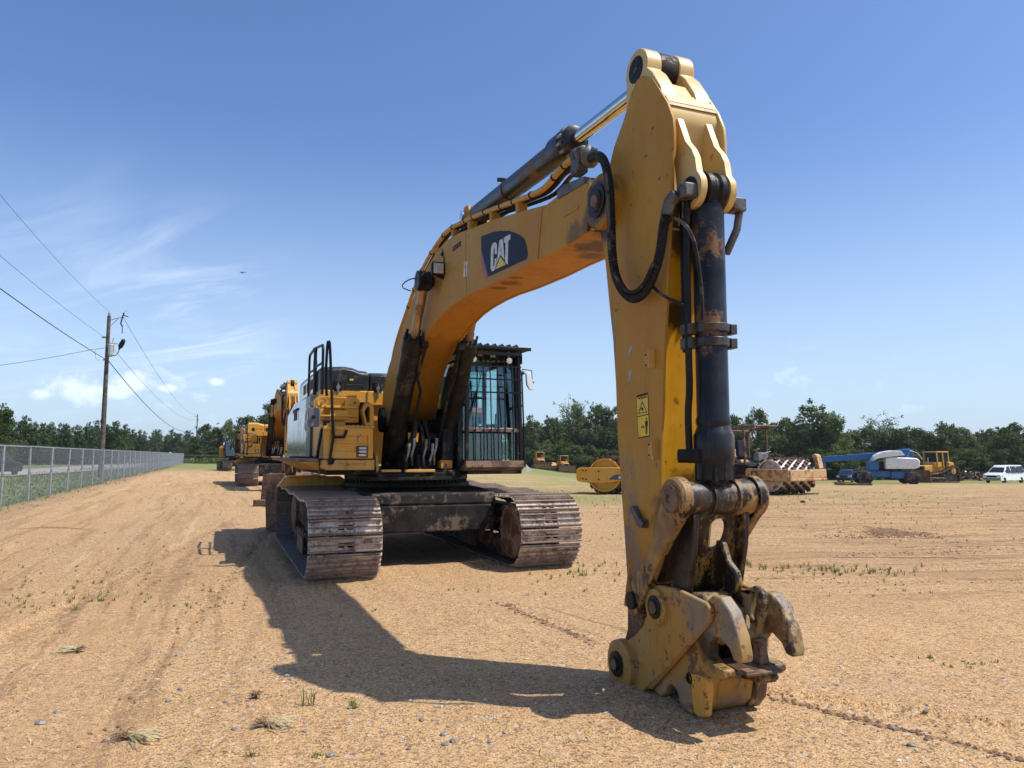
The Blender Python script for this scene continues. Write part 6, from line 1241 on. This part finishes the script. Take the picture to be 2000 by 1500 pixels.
# ---- boom lift
bl_=ground_thing('boom_lift','blue telescopic boom lift with raised white engine cover and long blue boom','boom lift',38.3,76.5,R(168),sc=1.2)
wheel(bl_,1.9,1.15,.55,.42); wheel(bl_,1.9,-1.15,.55,.42); wheel(bl_,-1.75,1.15,.55,.42); wheel(bl_,-1.75,-1.15,.55,.42)
for w_ in [c for c in bl_.children]: w_.location.z+=0
b=B(); b.box((0,0,.85),(3.6,1.3,.55)); b.box((1.9,0,.62),(.5,2.0,.3)); b.box((-1.75,0,.62),(.5,2.0,.3)); b.box((-.7,.7,.8),(1.0,.3,.6)); obj('chassis',b,M('lift_blue'),bl_,.04)
b=B(); b.lathe((0,0,1.12),(0,0,1),[(0,.6),(.16,.6)],20); obj('turntable',b,M('black_dull'),bl_)
b=B(); b.prism([(.3,1.3),(.3,2.2),(-.2,2.3),(-2.1,2.2),(-2.35,2.0),(-2.3,1.45),(-1.9,1.30)],xz,.55,1.2); obj('counterweight_cover',b,M('van_white'),bl_,.08)
b=B(); b.prism([(.4,1.25),(.4,1.9),(-2.2,1.9),(-2.2,1.25)],xz,-1.15,.5); obj('engine_bay',b,M('mud_underbody'),bl_,.04)
b=B(); b.box((1.2,.55,1.55),(.8,.9,.7)); obj('tray_box',b,M('lift_blue'),bl_,.05)
b=B(); rings=[]
for x_,z_ in((1.35,2.05),(1.1,2.45),(.6,2.72),(-.2,2.86),(-.9,2.84)): rings.append([Vector((x_,.35,z_)),Vector((x_,1.25,z_-.04)),Vector((x_,1.25,z_-.12)),Vector((x_,.35,z_-.08))])
b.loft(rings); b.prism([(1.35,2.0),(1.1,2.42),(.6,2.70),(-.2,2.82),(-.9,2.8),(-1.2,2.45),(-.2,2.35),(.8,2.2)],xz,1.22,1.26); obj('raised_engine_cover',b,M('van_white'),bl_,.03)
b=B(); b.bar((-1.9,-.2,2.6),(4.9,-.2,2.1),.42,.5); obj('main_boom',b,M('lift_blue'),bl_,.03)
b=B(); b.prism([(-1.9,1.4),(-1.3,1.5),(-1.0,2.95),(-1.9,3.0),(-2.2,2.5)],xz,-.5,.15); obj('boom_riser',b,M('lift_blue'),bl_,.04)
b=B(); b.bar((4.9,-.2,2.2),(4.95,-.2,.9),.25,.3); b.bar((4.95,-.2,.9),(5.3,-.2,.5),.2,.22); obj('jib',b,M('lift_blue'),bl_,.03)
b=B()
for (x_,y_) in((5.3,-.9),(5.3,.6),(6.3,-.9),(6.3,.6)): b.bar((x_,y_,.3),(x_,y_,1.45),.05)
for z_ in(.35,.9,1.45):
    b.bar((5.3,-.9,z_),(5.3,.6,z_),.05); b.bar((6.3,-.9,z_),(6.3,.6,z_),.05); b.bar((5.3,-.9,z_),(6.3,-.9,z_),.05); b.bar((5.3,.6,z_),(6.3,.6,z_),.05)
b.box((5.8,-.15,.3),(1.0,1.5,.06)); b.box((5.4,.2,1.35),(.3,.6,.3)); obj('platform_basket',b,M('lift_cyan'),bl_)
b=B(); b.tube([(-1.4,.9,2.2),(-1.7,.9,2.85),(-2.3,.9,2.6),(-2.6,.9,2.1)],.04,6); obj('guard_loop',b,M('galv'),bl_)

# ---- cars
def carbody(nm,lab,cat,x,y,rz,body,L,W,Hh,style,wr=.34):
    t_=ground_thing(nm,lab,cat,x,y,rz); h=L/2
    if style=='suv': prof=[(h,.45),(h-.02,.75),(h-.25,.98),(h-1.3,1.08),(h-1.9,1.55),(h-2.4,Hh),(-h+.6,Hh-.03),(-h+.12,1.2),(-h,1.05),(-h,.45),(-h+.1,.32),(h-.1,.30)]
    else: prof=[(h,.45),(h,.95),(h-.25,1.12),(h-1.0,1.30),(h-1.75,1.95),(h-2.2,Hh),(-h+.3,Hh),(-h,Hh-.2),(-h,.45),(-h+.1,.36),(h-.1,.34)]
    b=B(); ring=[]
    for (yy,k) in((-W/2,0),(-W/2*.96,1),(W/2*.96,1),(W/2,0)): pass
    n=len(prof)
    def sect(yy,ins): return [Vector((p[0]*(1-ins*.02),yy*(1-(max(0,p[1]-1.05)*.28)),p[1])) for p in prof]
    b.loft([sect(-W/2,1),sect(-W/2*.97,0),sect(W/2*.97,0),sect(W/2,1)]); obj('body',b,M(body),t_,.04)
    zt=Hh-.12; zb=1.10 if style=='suv' else 1.28
    for s in(1,-1):
        segs=((h-1.55,h-2.35,h-2.9,h-2.05),) if 0 else None
        if style=='suv': quads=[[(h-1.75,zb),(h-2.35,zt),(h-2.75,zt),(h-2.75,zb)],[(h-2.82,zb),(h-2.82,zt),(-h+.95,zt),(-h+.95,zb)],[(-h+.88,zb+.02),(-h+.88,zt),(-h+.68,zt),(-h+.32,zb+.08)]]
        else: quads=[[(h-1.35,zb),(h-1.95,zt-.03),(h-2.55,zt-.03),(h-2.55,zb)],[(h-2.7,zb),(h-2.7,zt-.03),(h-4.0,zt-.03),(h-4.0,zb)],[(h-4.1,zb),(h-4.1,zt-.03),(-h+.2,zt-.03),(-h+.2,zb)]]
        for q in quads:
            fy=lambda z: s*(W/2*(1-(max(0,z-1.05)*.28))+.006)
            b=B(); b.hexa([Vector((p[0],fy(p[1]),p[1])) for p in q]+[Vector((p[0],fy(p[1])-s*.03,p[1])) for p in q]); obj('side_window',b,M('dark_glass'),t_,.005)
    if style=='suv': ws=((h-1.34,1.12),(h-1.86,1.52),(h-2.34,Hh-.05))
    else: ws=((h-1.05,1.36),(h-1.4,1.64),(h-1.74,1.93))
    b=B(); r=[]
    for (px_,z_) in ws:
        yy=W/2*(1-(max(0,z_-1.05)*.28))-.10; r.append([Vector((px_+.02,yy,z_+.01)),Vector((px_+.02,-yy,z_+.01)),Vector((px_-.02,-yy,z_-.02)),Vector((px_-.02,yy,z_-.02))])
    b.loft(r); obj('windscreen',b,M('dark_glass'),t_)
    b=B(); yy=W/2*.78; b.hexa([Vector((-h+.14,yy,1.22)),Vector((-h+.14,-yy,1.22)),Vector((-h+(.50 if style=='suv' else .12),-yy,zt)),Vector((-h+(.50 if style=='suv' else .12),yy,zt)),Vector((-h+.2,yy,1.22)),Vector((-h+.2,-yy,1.22)),Vector((-h+.6,-yy,zt)),Vector((-h+.6,yy,zt))]); obj('rear_window',b,M('dark_glass'),t_)
    for s in(1,-1):
        wheel(t_,h-.95,s*(W/2-.12),wr,.24); wheel(t_,-h+.95,s*(W/2-.12),wr,.24)
        b=B(); b.box((-h-.01,s*(W/2-.2),1.0),(.06,.30,.18)); obj('tail_light',b,M('taillight'),t_,.02)
        b=B(); b.box((h-.03,s*(W/2-.25),.82 if style=='suv' else .95),(.08,.36,.16)); obj('headlight',b,M('lamp_glass'),t_,.02)
    b=B(); b.box((h-.01,0,.55),(.10,W*.95,.20)); b.box((-h+.01,0,.55),(.1,W*.95,.2)); obj('bumper',b,M('black_dull' if style=='suv' else 'grey_steel'),t_,.03)
    b=B(); b.box((h-.0,0,.86),(.05,W*.55,.26)); obj('grille',b,M('black_dull'),t_,.01)
    return t_
sv=carbody('suv','dark green SUV driving away on the road, seen through the fence at left','car',-38.9,56.0,R(97),'car_dark',4.7,1.88,1.72,'suv')
obj('licence_plate',B().box((-2.37,0,.85),(.02,.32,.16)),M('decal_white'),sv,.004)
bs=carbody('suv','dark blue SUV parked under the long blue boom near the trees','car',44.6,99.5,R(-125),'car_blue',4.6,1.85,1.75,'suv')
va=carbody('van','white passenger van with dark grille parked at the right edge','van',60.9,92.5,R(-150),'van_white',5.8,2.1,2.2,'van',.37)
b=B(); b.tube([(2.1,1.05,1.5),(2.15,1.25,1.5)],.03,6); b.box((2.12,1.28,1.5),(.1,.12,.25)); obj('door_mirror',b,M('black_dull'),va,.02)
# ---- things on the ground at right
o=obj('tyre_heap',B().lathe((0,0,.0),(0,0,1),[(0,.35),(.02,.5),(.22,.5),(.24,.35)],16),M('tyre')); o.location=(61,86,hv(61,86)); tag(o,'dark tyre lying flat beside the white van','tyre')
x,y=29.5,64.5; o=obj('steel_beam',B().box((0,0,.09),(2.9,.16,.18)),M('steel_rust'),bev=.01); o.location=(x,y,hv(x,y)); o.rotation_euler=(0,0,R(-8)); tag(o,'long dark steel beam lying on the sand in front of the lift platform','beam')
x,y=29.3,67; o=obj('timber_block',B().box((0,0,.12),(.75,.4,.24)).box((.1,.05,.3),(.4,.3,.12)),M('steel_rust'),bev=.02); o.location=(x,y,hv(x,y)); tag(o,'small dark block lying just behind the long steel beam','block')
x,y=9.5,24.5; o=obj('clod',B().sphere((0,0,.03),.07,2,(1.2,.8,.7)),M('mud_underbody')); o.location=(x,y,gz(x,y)); tag(o,'dark clod of earth on the sand below the cream roller','clod')
# white sign fin by the cab
fl=B().prism([(0,.0),(.55,.45),(0,1.0)],lambda p,t:Vector((p[0],t,p[1])),0,.05); o=obj('white_marker',fl,M('white_plastic'),bev=.01); o.location=(1.38,74,hv(1.4,74)); tag(o,'small white triangular marker on the grass just below the cab','marker')
# red racks
rr=ground_thing('steel_rack','row of rusty red steel racks standing along the trees behind the lift','rack',47,113,R(-4))
for k in range(16):
    x_=-6+k*.95; obj('rack_upright',B().box((x_,0,.95),(.18,.6,1.9)),M('red_paint'),rr)
for z_ in(.5,1.7): obj('rack_rail',B().box((1.1,-.2,z_),(14.8,.12,.14)),M('steel_rust'),rr)
# scrap heap: distinct lumps of machine parts
sc_=B(); random.seed(77)
def heap(nm,lab,cx,cy,n,wid,hh,mats):
    t_=ground_thing(nm,lab,'scrap',cx,cy,0)
    for mi,mm in enumerate(mats):
        b=B()
        for _ in range(n):
            x_=random.uniform(-wid,wid); z_=random.random()*hh*(1-abs(x_)/wid*.5); s=random.uniform(.15,.5)
            rm=Matrix.Rotation(random.random()*3,3,(random.random()-.5,random.random()-.5,random.random()-.5))
            if random.random()<.5: b.box((x_,random.uniform(-1,1),z_+.1),(s*2,s*.5,s*.6),rm)
            elif random.random()<.5: b.lathe((x_,random.uniform(-1,1),z_+.1),rm@Vector((0,0,1)),[(0,s*.9),(.15,s*.9)],10)
            else: b.tube([(x_,random.uniform(-1,1),z_),(x_+s,random.uniform(-1,1),z_+s),(x_+s*2.2,0,z_+.1)],.05,5)
        obj('scrap_pieces',b,M(mm),t_,kind='stuff')
heap('scrap_heap','dark heap of engines and scrap parts between bulldozer and van',65.0,106,26,3.2,1.2,('black_dull','galv','steel_rust','mud_underbody'))
heap('scrap_heap','rusty orange and brown heap of scrap beside the van front',68.2,106,24,2.8,1.4,('yellow_worn','bucket_rust','steel_rust','cream_paint'))
# ---- dragonfly in the air
df=thing('dragonfly','small dark dragonfly flying against the sky at upper left','insect',(-1.505,4.05,2.56),0,None,.62)
obj('body',B().tube([(0,0,0),(.012,0,.003),(.045,.01,.006)],[.004,.003,.0012],6).sphere((-.003,0,0),.0045,1),M('black_dull'),df)
for (dx,dy,dz,sy) in((-.016,.0,.012,1),(-.02,0,-.006,-1),(.016,0,.010,1),(.02,0,-.012,-1)):
    obj('wing',B().hexa([(0,0,.001),(.004,0,.001),(dx+.004,.004,dz),(dx,.004,dz),(0,0,.0016),(.004,0,.0016),(dx+.004,.004,dz+.0006),(dx,.004,dz+.0006)]),M('grey_steel'),df)

# ============================================================ TREES
def leaf_mesh(name,centers,radii,n,size,mat,seed,flat=.8,shell=.55):
    r=np.random.default_rng(seed); C_=np.array(centers,float); Rr=np.array(radii,float); wgt=(Rr**2); wgt/=wgt.sum(); idx=r.choice(len(C_),n,p=wgt)
    d=r.normal(size=(n,3)); d/=np.linalg.norm(d,axis=1)[:,None]; rad=(shell+(1-shell)*r.random(n)**.6)*Rr[idx]*(1+.18*r.normal(size=n)); p=C_[idx]+d*rad[:,None]*np.array([1,1,flat])
    nrm=d*.7+r.normal(size=(n,3))*.6+np.array([0,0,.35]); nrm/=np.linalg.norm(nrm,axis=1)[:,None]
    a=np.cross(nrm,r.normal(size=(n,3))); a/=np.linalg.norm(a,axis=1)[:,None]; b_=np.cross(nrm,a); s=size*(.6+.8*r.random(n))[:,None]
    q=np.stack([p-a*s,p-b_*s*.55,p+a*s,p+b_*s*.55],1).reshape(-1,3)
    me=bpy.data.meshes.new(name); me.vertices.add(4*n); me.vertices.foreach_set('co',q.astype(np.float32).ravel()); me.loops.add(4*n); me.loops.foreach_set('vertex_index',np.arange(4*n,dtype=np.int32)); me.polygons.add(n); me.polygons.foreach_set('loop_start',np.arange(0,4*n,4,dtype=np.int32)); me.polygons.foreach_set('loop_total',np.full(n,4,dtype=np.int32)); me.update(); me.materials.append(M(mat)); return me
def broad(seed,sparse=0,mat='leaf_mid',wide=1.,n=9500):
    """unit tree: height 1, blobs follow limbs"""
    r=random.Random(seed); C_=[];Rr=[]; tb=B(); tb.tube([(0,0,0),(r.uniform(-.02,.02),0,.3),(r.uniform(-.03,.03),.0,.72)],[.026,.019,.006],7)
    nb=r.randint(24,30)
    for i in range(nb):
        a=r.random()*6.28; z=r.uniform(.18,.90); env=math.sin(min(1,max(.05,(z+.12)))*PI*.92)**.7
        rr_=wide*.34*env*r.uniform(.25,1.05); c=(math.cos(a)*rr_,math.sin(a)*rr_,z); rad=r.uniform(.07,.155)*(.75 if z>.75 else 1); C_.append(c); Rr.append(rad)
        tb.tube([(0,0,max(.08,z-.28)),(c[0]*.5,c[1]*.5,z-.12),(c[0],c[1],z)],[.010,.006,.002],5)
        for _ in range(3 if not sparse else 5):
            k=(c[0]+r.gauss(0,rad*.8),c[1]+r.gauss(0,rad*.8),c[2]+r.gauss(0,rad*.7)); C_.append(k); Rr.append(rad*r.uniform(.3,.55) if not sparse else rad*.3)
            if sparse: tb.tube([c,k],[.003,.001],4)
    return leaf_mesh('crown',C_,Rr,n if not sparse else 2600,.017 if not sparse else .013,mat,seed,.8,.45),mesh('trunk',tb,M('wood_pole'))
def pine(seed,n=6500):
    r=random.Random(seed); C_=[];Rr=[]; tb=B(); tb.tube([(0,0,0),(0,0,.97)],[.018,.003],6)
    z=.08
    while z<.97:
        rad=.24*(1-z)**.75+.025; k=max(3,int(9*(1-z))+3)
        for i in range(k):
            a=r.random()*6.28; q=rad*r.uniform(.45,1.05); C_.append((math.cos(a)*q,math.sin(a)*q,z+q*.25+r.gauss(0,.01))); Rr.append(.035+.045*(1-z))
            if i%3==0: tb.tube([(0,0,z),(math.cos(a)*q,math.sin(a)*q,z+q*.25)],[.004,.001],4)
        C_.append((0,0,z)); Rr.append(rad*.5); z+=.062*r.uniform(.8,1.2)
    return leaf_mesh('crown',C_,Rr,n,.017,'pine_needle',seed,1.1,.35),mesh('trunk',tb,M('wood_pole'))
BR=[broad(s,0,m_,w_) for s,m_,w_ in((1,'leaf_mid',1.),(2,'leaf_dark',1.15),(3,'leaf_mid',.8),(4,'leaf_dark',1.0),(5,'leaf_light',.9),(6,'leaf_mid',1.25))]; SPR=broad(8,1,'leaf_light',1.0); PN=[pine(s) for s in(21,22,23,24)]
def tree(kind,px,Y,top,lab,group=None,wide=1.,var=0,name='tree',zbase=None):
    """px, top: where its axis and tip stand seen from the gate; turned into a place on the ground at depth Y"""
    x=(px-1000)/1450*Y*1.005; z0=hv(x,Y) if zbase is None else zbase; h=1.55+(889-top)/1450*Y-z0
    t_=thing(name,lab,'tree',(x,Y,z0-.1),random.random()*6.28,group); cr,tk={'b':BR,'s':[SPR],'p':PN}[kind][var%len({'b':BR,'s':[SPR],'p':PN}[kind])]
    a=obj('crown',cr,None,t_); c=obj('trunk',tk,None,t_); w_=h*wide
    for o in(a,c): o.scale=(w_,w_,h*1.02)
    return t_
random.seed(5)
for i in range(34):     # young pines across the road
    px=-70+i*9.6+random.uniform(-3,3); top=np.interp(px,[-70,0,40,120,230,330,420],[822,825,815,826,822,832,846])+random.uniform(-6,10)
    tree('p',px,random.uniform(116,140),top,'dark young pine in the dense row across the road','pines beyond the road at left',random.uniform(.9,1.25),i,'pine_tree')
for i in range(24):
    px=215+i*9.5+random.uniform(-4,4); tree('p' if i%3 else 'b',px,random.uniform(235,280),random.uniform(836,852),'hazy blue-green tree in the far distance behind the far pole','distant trees behind the far pole',random.uniform(.9,1.3),i,'distant_tree')
for (px,top,v,lab) in[(415,826,1,'rounded dark oak at the far end of the lane, left of the yellow hood'),(455,818,4,'bushy light green tree behind the farthest excavator'),(492,808,0,'leafy tree rising behind the third excavator'),(530,785,3,'tall rounded tree just left of the second excavator stick'),(560,800,1,'dark tree behind the second excavator stick'),(600,818,0,'tree mostly hidden behind the house of the nearest excavator')]:
    tree('b',px,150+random.uniform(-10,10),top,lab,None,1.15,v)
tree('b',-22,70,770,'leafy branches of a near tree poking in at the left edge',None,.9,1)
for (px,Y,top,k,v,w_,lab,g) in [(1035,150,812,'p',0,.95,'pointed young tree just right of the cab mirror',None),(1062,152,838,'p',2,1.1,'low pointed tree left of the tall feathery one',None),(1085,150,812,'b',2,.8,'light leafy tree leaning against the tall feathery one',None),(1118,152,766,'s',0,.75,'tall feathery tree with loose open crown left of the stick',None),(1122,153,782,'b',4,.62,'pale green tree inside the tall feathery crown',None),(1165,150,783,'b',0,.75,'rounded tree nearest the left edge of the stick',None),(1192,148,790,'b',3,.8,'dark tree touching the left edge of the stick',None),(1230,150,800,'b',1,.9,'tree hidden behind the stick and seen at its left edge',None),(900,150,830,'b',1,.9,'dark tree seen through the cab glass',None),(960,150,826,'b',3,1.0,'dark tree behind the right side of the cab',None),(820,150,835,'b',0,1.,'tree glimpsed between boom and cab',None),
 (1425,116,806,'b',3,1.0,'dark tree right behind the bucket cylinder',None),(1476,118,792,'b',0,.85,'tree with a round top knob above the cream roller canopy',None),(1520,122,812,'b',1,1.0,'lower dark tree between the round-topped tree and the widest tree',None),(1598,115,784,'b',5,1.05,'widest and tallest tree at right, above the patterned drum',None),(1622,113,805,'b',4,.8,'light green tree at the right flank of the widest tree',None),(1655,122,842,'b',2,1.0,'low tree in the dip left of the bare-branched tree',None),(1716,120,797,'s',0,.95,'thin tree with bare open branches above the blue lift',None),(1700,122,835,'b',1,1.0,'dark tree below the bare-branched one',None),(1752,118,832,'b',3,1.2,'dark flat-topped tree above the raised white cover',None),(1800,116,832,'b',1,1.25,'broad dark tree above the yellow bulldozer',None),(1846,118,822,'b',2,.95,'upright green tree right of the bulldozer',None),(1890,126,858,'b',3,1.1,'low tree in the dip left of the far right trees',None),(1919,122,845,'p',1,.5,'thin dark pointed tree sticking up at right',None),(1955,115,832,'b',0,1.1,'rounded tree above the white van hood',None),(1990,112,822,'b',1,1.2,'large dark tree at the right edge of the picture',None),(2040,114,826,'b',3,1.2,'dark tree just outside the right edge',None)]:
    tree(k,px,Y,top,lab,g,w_,v)
# undergrowth in front of the wood
for i in range(58):
    if i<18: px=1020+i*13; Y=146+random.uniform(-3,3); top=random.uniform(858,884)
    elif i<50: px=1405+(i-18)*20; Y=111+random.uniform(-2,3); top=random.uniform(872,900)
    else: px=395+(i-50)*26; Y=143; top=random.uniform(862,880)
    t_=tree('b',px,Y,top,'low leafy bush in the thicket at the foot of the trees','bushes at the foot of the trees',random.uniform(1.2,1.9),i,'bush'); t_['category']='bush'
for i in range(16):
    px=560+i*32; Y=150+random.uniform(-4,4); t_=tree('b',px,Y,random.uniform(838,860),'tree of the wood hidden behind the nearest excavator','wood behind the nearest excavator',1.1,i)

for i in range(31):
    px=1395+i*22+random.uniform(-6,6); tree('b',px,random.uniform(127,135),random.uniform(828,850),'tree in the continuous dark wood behind the front trees at right','back rank of the wood at right',random.uniform(1.0,1.35),i,'forest_tree')
for i in range(11):
    px=1015+i*20+random.uniform(-5,5); tree('b' if i%3 else 'p',px,random.uniform(158,165),random.uniform(808,838),'tree in the wood behind the small bulldozers','back rank of the wood between cab and stick',random.uniform(.9,1.2),i,'forest_tree')
# ============================================================ thin haze
hz=B(); hz.box((0,180,8.4),(1500,1300,23)); hz_m=bpy.data.materials.new('haze'); hz_m.use_nodes=True; nt=hz_m.node_tree; nt.nodes.remove(nt.nodes['Principled BSDF'])
pv=nt.nodes.new('ShaderNodeVolumePrincipled'); pv.inputs['Density'].default_value=.00018; pv.inputs['Color'].default_value=(.82,.90,1,1); pv.inputs['Anisotropy'].default_value=.3; nt.links.new(pv.outputs[0],nt.nodes['Material Output'].inputs['Volume'])
ho=obj('haze',hz,hz_m,smooth=0,kind='stuff'); ho['label']='thin summer haze over the whole yard'
